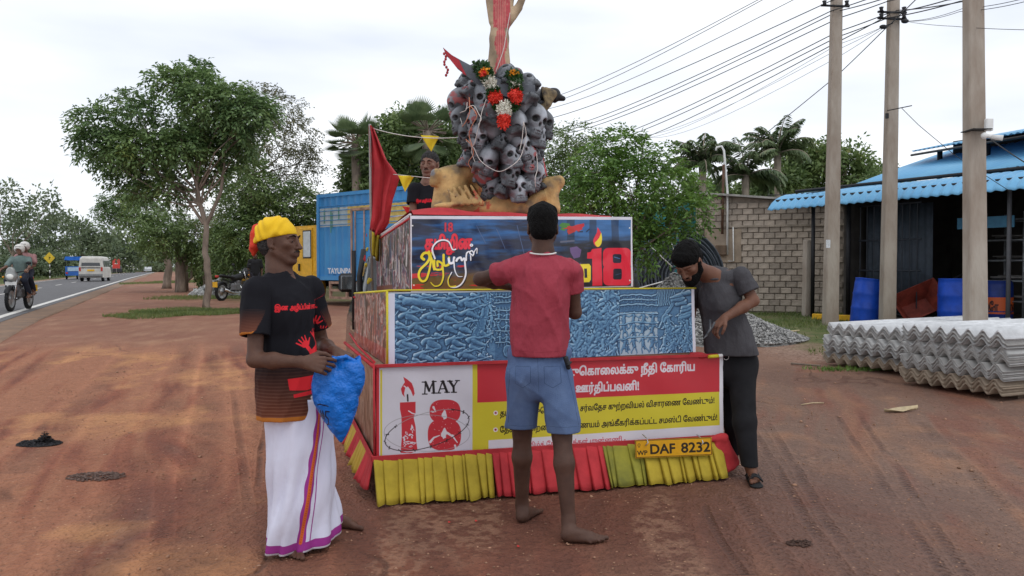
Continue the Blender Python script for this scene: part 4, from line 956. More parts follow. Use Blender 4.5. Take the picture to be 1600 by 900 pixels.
mb = MB(); mb.box((0,0,0),(1.5,.03,.3),M=Matrix.Translation(sp(7.6,1.3,2.15)) @ sd.to_track_quat('X','Z').to_matrix().to_4x4()); mb.build('ochre_panel',mat('ochre_board',(.22,.17,.05),.7),shed)
# ------------------------------------------------------------------ barrels
def barrel(px, pyb, d, H, label, m, tilt=0, band=None, rr=.29):
 a = P(px,pyb,d); b0 = Vector((a.x,a.y,zf(a.x,a.y))); root = thing('barrel',label,'barrel',b0,group=None)
 prof = [(0,0),(rr * .96,0),(rr * .985,.02),(rr,H * .12),(rr * 1.015,H * .3),(rr * 1.045,H * .33),(rr * 1.015,H * .36),(rr * 1.015,H * .62),(rr * 1.045,H * .655),(rr * 1.015,H * .69),(rr,H * .9),(rr * .97,H * .97),(rr,H * .985),(rr,H),(rr * .93,H),(rr * .92,H - .03),(0,H - .03)]
 mb = MB(); mb.lathe(prof, n=36); mb.build('drum', m, root)
 mb = MB(); mb.lathe([(.03,0),(.035,.02),(.0,.02)],c=(.14,0,H - .03),n=12); mb.lathe([(.03,0),(.035,.02),(.0,.02)],c=(-.14,0,H - .03),n=12); mb.build('bung',DARK,root)
 root.rotation_euler = (0, tilt, random.uniform(0, .4)); return root, b0
BLUEP = mat('blue_plastic_drum', (.012, .07, .46), .38, var=.18, vs=4, bump=.1)
bh = .92
barrel(1351,497,16.4,.92,'plain blue plastic barrel leaning to the right in the grass, leftmost',BLUEP,.13)
barrel(1491, 501, 15.6, .95, 'upright plain blue plastic barrel left of the thick concrete pole', BLUEP)
bo,b0 = barrel(1556,498,15.8,.90,'dark blue barrel with orange band and lettering, right of the thick pole',mat('dark_blue_drum',(.012,.035,.20),.4,var=.2))
ba = Art(1200,200,srgb((206,92,40))); ba.text('ஹலோ',(860,170),(1130,170),100,srgb((60,25,20)),bold=4); ba.text('ஹலோ',(500,170),(770,170),100,srgb((60,25,20)),bold=4)
n = 40; V = []; uv = []
for i in range(n + 1):
 for j in (0,1): V.append((.299 * math.cos(2 * PI * i / n),.299 * math.sin(2 * PI * i / n),.25 + .34 * j)); uv.append((i / n,j))
npmesh('orange_band',V,[(2 * i,2 * i + 2,2 * i + 3,2 * i + 1) for i in range(n)],artmat('orange_drum_band',ba,.5),bo,np.array(uv),True)
# ------------------------------------------------------------------ wheelbarrow (tipped)
a = P(1432,500,16.2); wb = thing('wheelbarrow','dark red wheelbarrow tipped on its side behind the middle pole','wheelbarrow',(a.x,a.y,zf(a.x,a.y)),-.15)
RU = mat('rusty_red_steel', (.20, .035, .022), .6, var=.35, vs=5)
mb = MB(); q = Matrix.Rotation(math.radians(-24), 4, 'Y') @ Matrix.Rotation(math.radians(50), 4, 'X')
T_ = Matrix.Translation((.05, 0, .42)) @ q
b_ = [(-.28,-.2,-.22),(.25,-.2,-.22),(.25,.2,-.22),(-.28,.2,-.22)]; t_ = [(-.45,-.36,.1),(.5,-.36,.13),(.5,.36,.13),(-.45,.36,.1)]
ins = lambda L_: [(x * .95, y * .95, z + .012) for x, y, z in L_]
vs = [T_ @ Vector(v) for v in b_ + t_ + ins(b_) + ins(t_)]
mb.add(vs,[(0,3,2,1),(0,1,5,4),(1,2,6,5),(2,3,7,6),(3,0,4,7),(8,9,10,11),(8,12,13,9),(9,13,14,10),(10,14,15,11),(11,15,12,8),(4,5,13,12),(5,6,14,13),(6,7,15,14),(7,4,12,15)]); mb.build('tray',RU,wb)
mb = MB()
for sy in (-.22,.22): mb.tube([T_ @ Vector((-.75,sy * .3,-.25)),T_ @ Vector((-.2,sy,-.25)),T_ @ Vector((.9,sy * 1.5,-.16)),T_ @ Vector((1.1,sy * 1.5,-.12))],.02,7)
for sy in (-.2,.2): mb.tube([T_ @ Vector((.3,sy,-.22)),T_ @ Vector((.35,sy,-.5)),T_ @ Vector((-.1,sy,-.25))],.015,6)
mb.build('frame', BLACK, wb)
mb = MB(); mb.lathe([(.06,-.03),(.17,-.04),(.2,0),(.17,.04),(.06,.03)],n=20,M=T_ @ Matrix.Translation((-.78,0,-.26)) @ Matrix.Rotation(PI / 2,4,'X')); mb.build('wheel',DARK,wb)
# ------------------------------------------------------------------ concrete poles, wires
def pole(pxb, pyb, pxt, d, w0, w1, label, top=None):
 a = GP(pxb,pyb) if top is None else P(pxb,pyb,d); a = P(pxb,pyb,d); gz = zf(a.x,a.y); t = P(pxt,0,d); root = thing('utility_pole',label,'utility pole',(a.x,a.y,gz),group='concrete utility poles beside the shed')
 zt = t.z + 1.1; dx = (t.x - a.x) * (zt - gz) / (t.z - P(pxb,pyb,d).z); hh = zt - gz; mb = MB(); n = 12; vs = []
 for i in range(n + 1):
  f = i / n; w_ = (w0 + (w1 - w0) * f) * d / F / 2; wd = w_ * .85; c = (dx * f, 0, -.3 + (hh + .3) * f)
  vs += [(c[0] + sx * w_ * a_,c[1] + sy * wd * b_,c[2]) for sx,sy,a_,b_ in ((-1,-1,.86,1),(1,-1,.86,1),(1,-1,1,.86),(1,1,1,.86),(1,1,.86,1),(-1,1,.86,1),(-1,1,1,.86),(-1,-1,1,.86))]
 fs = [(8 * i + k,8 * i + (k + 1) % 8,8 * i + 8 + (k + 1) % 8,8 * i + 8 + k) for i in range(n) for k in range(8)] + [tuple(range(8)),tuple(8 * n + k for k in range(8))]
 mb.add(vs, fs); mb.build('shaft', CONC2, root); return root, a, dx, hh
pA,aA,dxA,hA = pole(1297,506,1307,16.0,21,14,'left concrete pole with a small white paper notice, in front of the block wall')
pB,aB,dxB,hB = pole(1386,511,1396,15.8,21,14,'middle concrete pole with wire brackets, behind the rear sheet stack')
pC,aC,dxC,hC = pole(1525,560,1521,11.2,29,23,'thickest concrete pole carrying a white camera, right of the others')
def rel(root, px, py, d): return P(px, py, d) - root.location
for (rt, px, y0, d) in ((pA, 1305, 10, 15.85), (pB, 1394, 20, 15.65), (pB, 1394, 30, 15.65)):
 q = rel(rt, px, y0, d); mb = MB(); mb.tube([q + Vector((-.28, 0, .02)), q + Vector((.28, 0, 0))], .022, 6)
 for s in (-.22,.22): mb.lathe([(.02,-.05),(.045,-.04),(.03,0),(.045,.04),(.02,.05)],c=q + Vector((s,-.02,.06)),n=10)
 mb.build('wire_bracket', BLACK, rt)
for (px, py) in ((1380, 42), (1414, 33)):
 q = rel(pB,px,py,15.6); mb = MB(); mb.ball(q,.055,10,(1.4,.9,.8)); mb.tube([q,rel(pB,1395,py - 6,15.7)],.012,5); mb.build('wire_clamp',BLACK,pB)
q = rel(pB,1386,173,15.6); mb = MB(); mb.tube([q,rel(pB,1425,165,15.4)],.01,5); mb.box(q + Vector((-.0,0,-.1)),(.05,.05,.1)); mb.build('wire_hook',BLACK,pB)
q = rel(pA,1294,381,15.78); mb = MB(); mb.box(q,(.085,.004,.16)); mb.build('paper_notice',mat('paper',(.6,.62,.64),.8,var=.3,vs=60),pA)
mb = MB(); q = rel(pC,1545,195,11.0); mb.box(q,(.10,.07,.17),bev=.012); mb.build('junction_box',WHITEP,pC)
mb = MB(); q = rel(pC,1538,212,10.95); mb.ball(q,.045,12); mb.tube([q,q + Vector((.10,-.04,-.02))],.028,10); mb.tube([q + Vector((.08,-.03,-.02)),q + Vector((.2,-.09,-.045))],[.032,.038],14); mb.build('camera',WHITEP,pC)
q0 = rel(pC,1512,204,11.08); mb = MB(); mb.box(q0 + Vector((.12,.0,0)),(.27,.30,.012)); mb.build('strap',BLACK,pC)
WM = mat('black_cable', (.02, .02, .022), .6)
def wire(pts, r0=.009, sag=.0, label=None):
 """pts: (px,py,d)"""
 q = [P(*p) for p in pts]; out = []
 for a, b in zip(q[:-1], q[1:]):
  for i in range(14): t = i / 14; p = a.lerp(b,t); p.z -= sag * 4 * t * (1 - t) * (a - b).length * .01; out.append(p)
 out.append(q[-1]); rr = [r0 * (1 if p.y < 18 else (p.y / 18) ** .75) for p in out]
 mb = MB(); mb.tube(out,rr,5,False); o = mb.build('power_line',WM); tag(o,label or 'one of the thin black power lines running from the poles over the trees','power line',group='power lines from the poles over the trees'); return o
WL = iter(k + ' power line from the top where the wires cross the sky right of the statue' for k in ('uppermost','second','third','fourth','fifth','sixth','seventh','eighth','ninth','tenth'))
for (a, b) in [((800, 168), (1184, 0)), ((812, 173), (1191, 0)), ((830, 175), (1239, 0))]:
 wire([(a[0], a[1], 75), (b[0], b[1], 22), (b[0] + 250, b[1] - 125, 13)], .008, 1.0, next(WL))
for pts in [[(820,192,75),(1299,1,16),(1440,-62,12)],[(850,205,75),(1299,17,16),(1450,-40,12)],[(860,208,75),(1311,17,16),(1460,-30,12)],[(865,211,75),(1311,28,16),(1387,2,15.7),(1520,-40,12)],
   [(905,226,75),(1308,50,16),(1387,21,15.7),(1480,0,13),(1700,-50,9)],[(915,228,75),(1308,58,16),(1387,28,15.7),(1500,2,13),(1700,-40,9)],[(940,232,75),(1308,66,16),(1402,16,15.7),(1500,3,13),(1700,-45,9)]]:
 wire(pts, .010, .8, next(WL))
WT = iter(['very thin cable just under the bundle, ending at the middle pole clamp','very thin cable just above the lowest one, left of the middle pole','lowest very thin cable of the bundle left of the middle pole','very thin cable leaving the middle pole up to the right, lower one','very thin cable leaving the middle pole up to the right, upper one'])
for pts in [[(975,210,75),(1308,78,16),(1380,42,15.6)],[(985,214,75),(1308,70,16),(1380,42,15.6)],[(1000,212,75),(1308,90,16),(1380,44,15.6)],[(1414,33,15.6),(1500,18,12),(1640,-8,9)],[(1414,33,15.6),(1505,13,12),(1640,-14,9)]]:
 wire(pts, .0045, 1.2, next(WT))
wire([(1134,258,20.4),(1308,118,17.5),(1380,48,15.7),(1450,-20,13)],.009,.4,'steep thin cable from the white pipe on the block house up to the middle pole')
wire([(1414,33,15.5),(1490,41,12),(1640,47,9)],.004,.4,'very thin level wire leaving the middle pole to the right edge')
wire([(1408,168,15.4),(1435,195,15),(1494,244,14.5),(1580,300,14)],.006,.3,'thin cable falling from the middle pole to the shed roof')
wire([(1548,218,10.8),(1600,253,10),(1660,280,9.5)],.008,.5,'cable dropping from the white camera to the right edge')
wire([(1200,305,20.2),(1262,302,18.5),(1330,292,17)],.011,.2,'thin pale cable along the top of the block house')
# ------------------------------------------------------------------ stacks of corrugated cement sheets
ASB = [mat('cement_sheet',c_,.92,var=.14,vs=5,bump=.3,bs=60) for c_ in ((.48,.48,.47),(.38,.38,.375),(.44,.435,.42),(.33,.32,.305),(.60,.61,.62))]
ASBD = mat('dusty_cement_sheet', (.33, .265, .20), .95, var=.15, vs=5, bump=.4)
def sheet_mesh(W_, L_, pitch, amp, th, m):
 n = int(W_ / pitch * 10); xs = np.linspace(0,W_,n + 1); z = amp * np.cos(2 * PI * xs / pitch); ys = [0,L_]; V = []
 for y in ys:
  for x, zz in zip(xs, z): V.append((x, y, zz + th / 2))
  for x, zz in zip(xs, z): V.append((x, y, zz - th / 2))
 k = n + 1; Fq = []
 for i in range(n): Fq += [(i,i + 1,2 * k + i + 1,2 * k + i),(k + i + 1,k + i,3 * k + i,3 * k + i + 1),(i + 1,i,k + i,k + i + 1),(2 * k + i,2 * k + i + 1,3 * k + i + 1,3 * k + i)]
 Fq += [(0, 2 * k, 3 * k, k), (n, k + n, 3 * k + n, 2 * k + n)]
 return npmesh('cement_sheet', V, Fq, m, obj=False)
def stack(label, pl, dl, pr, dr, L_, n, gaps, seed, rot=None):
 """front edge from photo point pl (depth dl) to pr (dr)"""
 a = P(*pl,dl); b = P(*pr,dr); gz = zf(a.x,a.y); e = Vector((b.x - a.x,b.y - a.y,0)); W_ = e.length; rz = math.atan2(e.y,e.x); pitch = W_ / 7.5
 r = np.random.default_rng(seed); root = thing('sheet_stack', label, 'roof sheets', (a.x, a.y, gz), rz)
 ms = [sheet_mesh(W_,L_,pitch,.038,.0075,m) for m in ASB]; md = sheet_mesh(W_,L_,pitch,.038,.0075,ASBD); z = .07
 for i in range(n):
  dirty = i < n * .22
  if i in gaps: z += gaps[i]
  o = link('cement_sheet',md if dirty else ms[4 if i > n - 4 else int(r.integers(4))],root); grp = sum(1 for g in gaps if i >= g)
  o.location = (r.uniform(-.012,.012) + [0,.02,.05,.03,.02][grp],r.uniform(-.015,.015) + [.0,-.02,.03,.0,.01][grp],z); o.rotation_euler = (0,0,r.uniform(-.003,.003)); z += .0098
 mb = MB()
 for y in (.4, L_ / 2, L_ - .4): mb.box((W_ / 2, y, .0), (W_ * .9, .1, .1))
 mb.build('timber_bearer', mat('bearer_wood', (.10, .07, .05), .9), root); return root, z
_,zt1 = stack('large front stack of grey corrugated cement sheets, nearest the camera',(1406,560),9.5,(1566,590),8.35,3.0,48,{11: .055,22: .05,36: .05},1)
_,zt2 = stack('lower rear stack of corrugated cement sheets with dusty bottom sheets, left of the front stack',(1286,555),11.0,(1420,570),9.9,3.2,36,{9: .075,25: .06},2)
# ------------------------------------------------------------------ litter
def leaf_litter(px, py, label, sc, rz, m):
 c = GP(px, py); V = []; n = 9
 for i in range(n + 1):
  t = i / n; w_ = .05 * math.sin(PI * min(1, t * 1.15)) * (1 - t * .3); x = (t - .5) * .34
  V += [(x * sc,-w_ * sc,(.012 + .05 * abs(t - .45)) * sc),(x * sc,0,.004 * sc + .03 * (t - .4) ** 2 * sc),(x * sc,w_ * sc,(.012 + .04 * t) * sc)]
 Fq = [(3 * i + j, 3 * i + 3 + j, 3 * i + 4 + j, 3 * i + 1 + j) for i in range(n) for j in (0, 1)]
 o = npmesh('fallen_leaf',V,Fq,m,None,None,True); o.location = (c.x,c.y,zf(c.x,c.y) + .005); o.rotation_euler = (0,0,rz); md = o.modifiers.new('t','SOLIDIFY'); md.thickness = .003; tag(o,label,'dry leaf')
DL = mat('dry_leaf', (.52, .42, .26), .8, var=.2)
leaf_litter(1408,644,'big curled pale dry leaf on the bare dirt in front of the sheet stacks',1.15,.25,DL)
leaf_litter(1585, 582, 'dry leaf lodged against the front sheet stack near the right edge', .7, -.4, DL)
leaf_litter(1238, 519, 'small pale scrap lying at the foot of the grey gravel', .8, .1, DL)
mb = MB(); a = GP(1252,634); b = GP(1287,631); mb.tube([a + Vector((0,0,.012)),a.lerp(b,.5) + Vector((0,0,.02)),b + Vector((0,0,.01))],.006,5); tag(mb.build('twig',DL),'thin pale straw lying on the dirt left of the curled leaf','twig')
mb = MB(); a = GP(1236,570); b = GP(1282,575); mb.tube([a + Vector((0,0,.02)),b + Vector((0,0,.03))],.014,5); tag(mb.build('stick',BARK),'short brown stick in front of the rear sheet stack','stick')
def clump(px, py, label, rx, ry, n, m, seed, h=.03, cat='debris'):
 r = np.random.default_rng(seed); c = GP(px,py); a = r.uniform(0,6.28,n); q = np.sqrt(r.uniform(0,1,n)); x = np.cos(a) * q * rx; y = np.sin(a) * q * ry; C = np.c_[x,y,h * (1 - q) * r.uniform(.2,1,n)]
 C[:,2] *= .4 + .9 * np.clip(np.sin(C[:,0] * 31) * np.cos(C[:,1] * 23),0,1); V = (oc[None] * (1 + .4 * r.normal(size=(n,6,1))) * (.0065 * r.uniform(.4,1.8,n))[:,None,None] * np.array([1.5,1,.7]) + C[:,None]).reshape(-1,3); o = npmesh('ash_clump',V,(of[None] + 6 * np.arange(n)[:,None,None]).reshape(-1,3),m); o.location = (c.x,c.y,zf(c.x,c.y) + .004); tag(o,label,cat)
CH = mat('charred_scrap', (.02, .02, .022), .85, var=.5, vs=40)
clump(62, 694, 'black charred scrap on the dirt, lower left', .17, .12, 2200, CH, 1, .11)
clump(150,745,'thin grey ash smear on the dirt right of the charred scrap',.2,.12,500,mat('grey_ash',(.13,.085,.07),.95,var=.4,vs=30),2,.02)
clump(1250,850,'small dark clod of mud, lower right foreground',.07,.05,60,mat('mud_clod',(.07,.04,.03),.9),3,.02)
PET = mat('red_petal', (.6, .03, .03), .7)
for k, (px, py) in enumerate([(700, 818), (808, 856), (742, 816)]):
 c = GP(px,py); V,Fq = leaf_quads(np.array([[0,0,.004],[.006,.004,.004]]),np.array([[1,.3,.2],[-.3,1,.3]]),np.array([[0,0,1.],[0,0,1.]]),np.array([.018,.015]),np.array([.012,.012]))
 o = npmesh('flower_petal',V,Fq,PET); o.location = (c.x,c.y,zf(c.x,c.y)); tag(o,'tiny red flower petal on the dirt in front of the float','petal',group='fallen red petals before the float')
# ================================================================== CONTAINER TRUCK
CB = mat('container_blue',(.045,.22,.50),.5,var=.18,vs=1.6,c2=(.06,.28,.56)); CW = mat('container_white',(.50,.55,.56),.55,var=.2,vs=2,bump=.2,c2=(.34,.42,.44)); CY = mat('container_yellow',(.62,.45,.13),.55,var=.15)
RUSTR = mat('rusted_frame',(.32,.20,.15),.8,var=.35,vs=5); GLASS = mat('dark_glass',(.03,.035,.04),.12,var=.1,spec=.7); GLASSL = mat('reflecting_glass',(.50,.55,.56),.15,var=.1)
a = P(498, 437, 24.0); b = P(700, 437, 20.4); gz = zf(a.x, a.y)
tr = thing('container_truck','yellow cabbed truck carrying a faded blue and white ribbed container','truck',(a.x,a.y,gz),math.atan2(b.y - a.y,b.x - a.x))
zb = a.z - gz; Lc = 6.1; Hc = 2.52
def ribbed(name, x0, x1, z0, z1, m, parent, y=0, amp=.03, pitch=.28):
 n = max(2, int((x1 - x0) / pitch)) ; V = []; xs = []
 for i in range(n):
  x = x0 + (x1 - x0) * i / n; p = (x1 - x0) / n; xs += [(x,0),(x + p * .35,0),(x + p * .5,amp),(x + p * .85,amp)]
 xs.append((x1,0)); V = [(x,y + o,z) for z in (z0,z1) for x,o in xs]; k = len(xs); return npmesh(name,V,[(i,i + 1,k + i + 1,k + i) for i in range(k - 1)],m,parent)
ribbed('side_panel',0,Lc,zb + .08,zb + Hc * .62,CB,tr); ribbed('white_panel',0,1.4,zb + Hc * .62,zb + Hc * .84,CW,tr); ribbed('yellow_panel',1.4,Lc,zb + Hc * .62,zb + Hc * .84,CY,tr); ribbed('top_panel',0,Lc,zb + Hc * .84,zb + Hc - .06,CB,tr)
mb = MB(); mb.box((Lc / 2,.02,zb + Hc - .03),(Lc,.1,.1)); mb.box((Lc / 2,.02,zb + .05),(Lc,.1,.12)); mb.box((.03,.0,zb + Hc / 2),(.1,.11,Hc)); mb.box((Lc - .03,.0,zb + Hc / 2),(.1,.11,Hc)); mb.build('corner_frame',CB,tr)
mb = MB(); mb.box((Lc / 2, 1.25, zb + Hc / 2), (Lc - .02, 2.3, Hc - .06)); mb.build('container_body', CB, tr)
for z in np.linspace(.64,.86,5): mb = MB(); mb.tube([(0.05,-.035,zb + Hc * z),(Lc,-.035,zb + Hc * z)],.012,5); mb.build('rope_rail',CB,tr)
mb = MB()   # side door with bars
mb.box((2.15, -.02, zb + Hc * .42), (.95, .04, Hc * .72)); mb.build('door', CB, tr)
mb = MB();
for x in (1.66, 2.64): mb.box((x, -.05, zb + Hc * .42), (.06, .05, Hc * .76))
mb.box((2.15,-.05,zb + Hc * .8),(1.02,.06,.07)); mb.tube([(1.85,-.08,zb + .15),(1.85,-.08,zb + Hc * .78)],.02,6); mb.tube([(2.25,-.08,zb + .15),(2.25,-.08,zb + Hc * .78)],.02,6); mb.build('door_frame',RUSTR,tr)
ta = Art(600,120,srgb((48,130,190))); ta.text('TAYUNPA',(12,108),(588,108),88,srgb((214,214,216)),bold=5)
for k in range(90): x,y = rng.uniform(0,600),rng.uniform(0,120); ta.line([(x,y),(x + rng.uniform(-8,8),y + rng.uniform(5,20))],rng.uniform(1,4),srgb((60,130,180)))
sheet('lettering',(.45,-.012,zb + .17),(1.15,0,0),(0,0,.21),1,1,artmat('container_lettering',ta,.6),tr)
for (x,z0,z1) in ((.3,.66,.82),(.62,.55,.80),(.68,.6,.78),(1.0,.7,.84)): mb = MB(); mb.box((x,-.008,zb + Hc * (z0 + z1) / 2),(.035,.006,Hc * (z1 - z0))); mb.build('green_streak',mat('green_stain',(.10,.30,.20),.7),tr)
# chassis, bed frame, wheels
mb = MB(); mb.box((Lc / 2 - .6,.6,zb - .12),(Lc + 1.6,.12,.2)); mb.box((Lc / 2 - .6,1.7,zb - .12),(Lc + 1.6,.12,.2)); mb.box((Lc / 2,1.2,zb - .25),(Lc,1.0,.2)); mb.build('chassis',DARK,tr)
mb = MB();
for z in (zb - .08, zb - .3, zb - .52): mb.box((1.4, -.02, z), (1.6, .06, .07))
for x in (.62, 1.4, 2.18): mb.box((x, -.025, zb - .3), (.07, .07, .52))
mb.build('side_guard', RUSTR, tr)
def wheel(name, c, r, w_, parent, rim, tyre=DARK, axis='Y', rimf=.55):
 M = Matrix.Translation(c) @ (Matrix.Rotation(PI / 2,4,'X') if axis == 'Y' else Matrix.Rotation(PI / 2,4,'Y'))
 mb = MB(); h = w_ / 2; mb.lathe([(r * rimf,-h * .8),(r * .82,-h),(r * .97,-h * .75),(r,-h * .3),(r,h * .3),(r * .97,h * .75),(r * .82,h),(r * rimf,h * .8)],n=28,M=M)
 if r > .0:
  for k in range(28):
   an = 2 * PI * k / 28; T = M @ Matrix.Rotation(an,4,'Z') @ Matrix.Translation((r,0,0)); mb.box((0,0,0),(.018,r * .11,w_ * .7),M=T)
 t = mb.build(name, tyre, parent)
 mb = MB(); mb.lathe([(.0,-h * .5),(r * .2,-h * .62),(r * .22,-h * .3),(r * rimf * .9,-h * .25),(r * rimf,-h * .82),(r * rimf,h * .82),(r * rimf * .9,h * .25),(r * .22,h * .3),(r * .2,h * .62),(0,h * .5)],n=20,M=M); mb.build('rim',rim,t); return t
for x in (-.75,4.2,5.3): wheel('wheel',(x,.25,.5),.5,.28,tr,RUSTR); wheel('wheel',(x,2.1,.5),.5,.28,tr,RUSTR)
# cab
cz = .78; mb = MB(); mb.prism([(-1.75,.05,cz),(-.12,.05,cz),(-.12,.05,cz + 1.62),(-1.4,.05,cz + 1.62),(-1.72,.05,cz + .85)],(0,2.3,0)); mb.build('cab',YEL,tr)
mb = MB(); mb.box((-.72,.03,cz + .80),(.70,.03,1.5),bev=.012); dr_ = mb.build('door',YEL,tr); mb = MB(); mb.box((-.60,.005,cz + 1.05),(.36,.03,.78),bev=.012); mb.build('window',GLASSL,dr_); mb = MB(); mb.box((-.60,.012,cz + 1.05),(.44,.02,.86),bev=.01); mb.build('window_frame',BLACK,dr_); mb = MB(); mb.box((-1.0,0,cz + .35),(.06,.05,.22)); mb.build('handle',BLACK,dr_)
mb = MB(); mb.lathe([(.56,-.16),(.62,-.16),(.62,.16),(.56,.16)],n=32,M=Matrix.Translation((-.75,.2,.52)) @ Matrix.Rotation(PI / 2,4,'X')); mb.build('mudguard',YEL,tr)
mb = MB(); mb.add([(-1.71,.2,cz + .9),(-1.71,2.2,cz + .9),(-1.42,2.2,cz + 1.5),(-1.42,.2,cz + 1.5)],[(0,1,2,3)]); mb.build('windscreen',GLASS,tr)
# ================================================================== road vehicles
def van():
 t = thing('white_van', 'dusty white passenger van driving away down the road', 'van')
 M_ = mat('dusty_white_paint', (.52, .50, .46), .4, var=.15, vs=2)
 def rings(prof):
  V = []; K = None
  for (y, hw, zb_, zt, hwt) in prof:
   ring = [(-hw,y,zb_),(-hw * 1.0,y,zb_ + (zt - zb_) * .45),(-hwt,y,zt - .1),(-hwt * .86,y,zt),(hwt * .86,y,zt),(hwt,y,zt - .1),(hw,y,zb_ + (zt - zb_) * .45),(hw,y,zb_)]; V += ring; K = len(ring)
  n = len(prof); fs = [(K * i + k,K * i + (k + 1) % K,K * i + K + (k + 1) % K,K * i + K + k) for i in range(n - 1) for k in range(K)] + [tuple(range(K)),tuple(K * (n - 1) + k for k in range(K))]; return V,fs
 mb = MB(); V,fs = rings([(0,.80,.38,1.78,.70),(.08,.86,.3,1.90,.76),(.5,.86,.28,1.95,.78),(3.3,.86,.28,1.93,.77),(3.8,.86,.28,1.6,.74),(4.35,.82,.3,.98,.74),(4.42,.78,.4,.8,.7)]); mb.add(V,fs); mb.build('body',M_,t)
 mb = MB(); mb.prism([(-.66,-.005,1.2),(.66,-.005,1.2),(.58,.03,1.72),(-.58,.03,1.72)],(0,-.012,0)); mb.build('rear_window',GLASS,t)
 for s in (-1, 1):
  for y0 in (.4,1.45,2.5): mb = MB(); mb.box((s * .845,y0 + .45,1.38),(.03,.85,.48)); mb.build('side_window',GLASS,t)
  mb = MB(); mb.box((s * .76,-.005,.95),(.13,.05,.3)); mb.build('tail_light',mat('red_lens',(.45,.03,.02),.3),t)
 mb = MB(); mb.box((0,-.07,.48),(1.66,.14,.2),bev=.03); mb.build('bumper',mat('grey_bumper',(.2,.2,.2),.6),t)
 mb = MB(); mb.box((0,-.02,.86),(.5,.02,.13)); mb.build('number_plate',YEL,t); mb = MB(); mb.box((0,-.01,1.06),(1.3,.02,.06)); mb.build('trim_strip',BLACK,t)
 for s in (-1, 1):
  for y in (.75, 3.5): wheel('wheel', (s * .74, y, .3), .3, .2, t, STEEL, axis='X')
 return t
v = van(); a = P(142, 438, 68); off = -2.0
def roadpos(s,o): x = RA.x + RD.x * s + RNn.x * o; y = RA.y + RD.y * s + RNn.y * o; return Vector((x,y,zf(x,y) + .01))
def road_at(px, s0=0, s1=200, o=-2):
 best = None
 for i in range(4000):
  s = s0 + (s1 - s0) * i / 4000; p = roadpos(s, o); q = 800 + F * p.x / p.y
  if best is None or abs(q - px) < best[0]: best = (abs(q - px), p)
 return best[1]
RDA = math.atan2(RD.y, RD.x)
def at_road_d(px, d): p = P(px, 430, d); p.z = zf(p.x, p.y) + .01; return p
v.location = at_road_d(142, 62); v.rotation_euler = (0, 0, RDA - PI / 2 - .08)
t = thing('three_wheeler','blue three wheeled taxi with blue tarpaulin roof beside the white van','three wheeler'); TB = mat('blue_taxi_paint',(.03,.12,.40),.4)
mb = MB(); mb.prism([(-.62,0,.3),(.62,0,.3),(.62,0,1.02),(-.62,0,1.02)],(0,1.7,0)); mb.prism([(-.35,1.7,.4),(.35,1.7,.4),(.3,1.7,1.0),(-.3,1.7,1.0)],(0,.7,0)); mb.build('body',TB,t)
mb = MB(); mb.prism([(-.68,-.05,1.5),(.68,-.05,1.5),(.6,-.05,1.78),(-.6,-.05,1.78)],(0,2.1,0)); mb.build('canopy',mat('blue_tarpaulin',(.02,.14,.55),.6,var=.25,vs=4),t)
mb = MB();
for x in (-.6, .6):
 for y in (.05, 1.7): mb.tube([(x, y, 1.0), (x, y, 1.55)], .03, 5)
mb.build('canopy_post',BLACK,t); mb = MB(); mb.box((0,-.02,.8),(.9,.03,.3)); mb.build('tail_panel',mat('pale_blue_board',(.35,.48,.6),.6),t)
for s in (-1,1): mb = MB(); mb.box((s * .5,-.03,.5),(.14,.05,.12)); mb.build('tail_light',mat('red_lens',(.45,.03,.02),.3),t); wheel('wheel',(s * .56,.4,.25),.25,.12,t,STEEL,axis='X')
wheel('wheel',(0,2.3,.25),.25,.12,t,STEEL,axis='X'); t.location = at_road_d(116,72); t.scale = (1.15,) * 3; t.rotation_euler = (0,0,RDA - PI / 2)
# shaded parked vehicles far off
def small_car(label, px, d, m, hh=1.5, ww=1.7, ln=4.2, rz=0):
 t = thing('parked_car',label,'car'); mb = MB(); mb.prism([(-ln / 2,0,.3),(ln / 2,0,.3),(ln / 2,0,.8),(ln * .3,0,.9),(ln * .16,0,hh),(-ln * .38,0,hh),(-ln / 2,0,.9)],(0,ww,0)); mb.build('body',m,t)
 mb = MB(); mb.box((-ln * .1, -.01, hh * .78), (ln * .42, .03, hh * .24)); mb.build('window', GLASS, t)
 for x in (-ln * .32,ln * .32): wheel('wheel',(x,.1,.32),.32,.2,t,STEEL); wheel('wheel',(x,ww - .1,.32),.32,.2,t,STEEL)
 t.location = at_road_d(px, d); t.rotation_euler = (0, 0, rz); return t
small_car('dark box shaped vehicle parked in deep shade right of the white van',165,150,mat('dark_green_paint',(.03,.05,.045),.5),1.9,rz=RDA + .5)
small_car('small dark car parked in the shade below the red sign',188,165,mat('charcoal_paint',(.035,.035,.04),.4),rz=RDA + .2)
small_car('pale vehicle far away where the road ends',236,225,mat('silver_paint',(.45,.47,.48),.35,metal=.3),rz=RDA + .1)
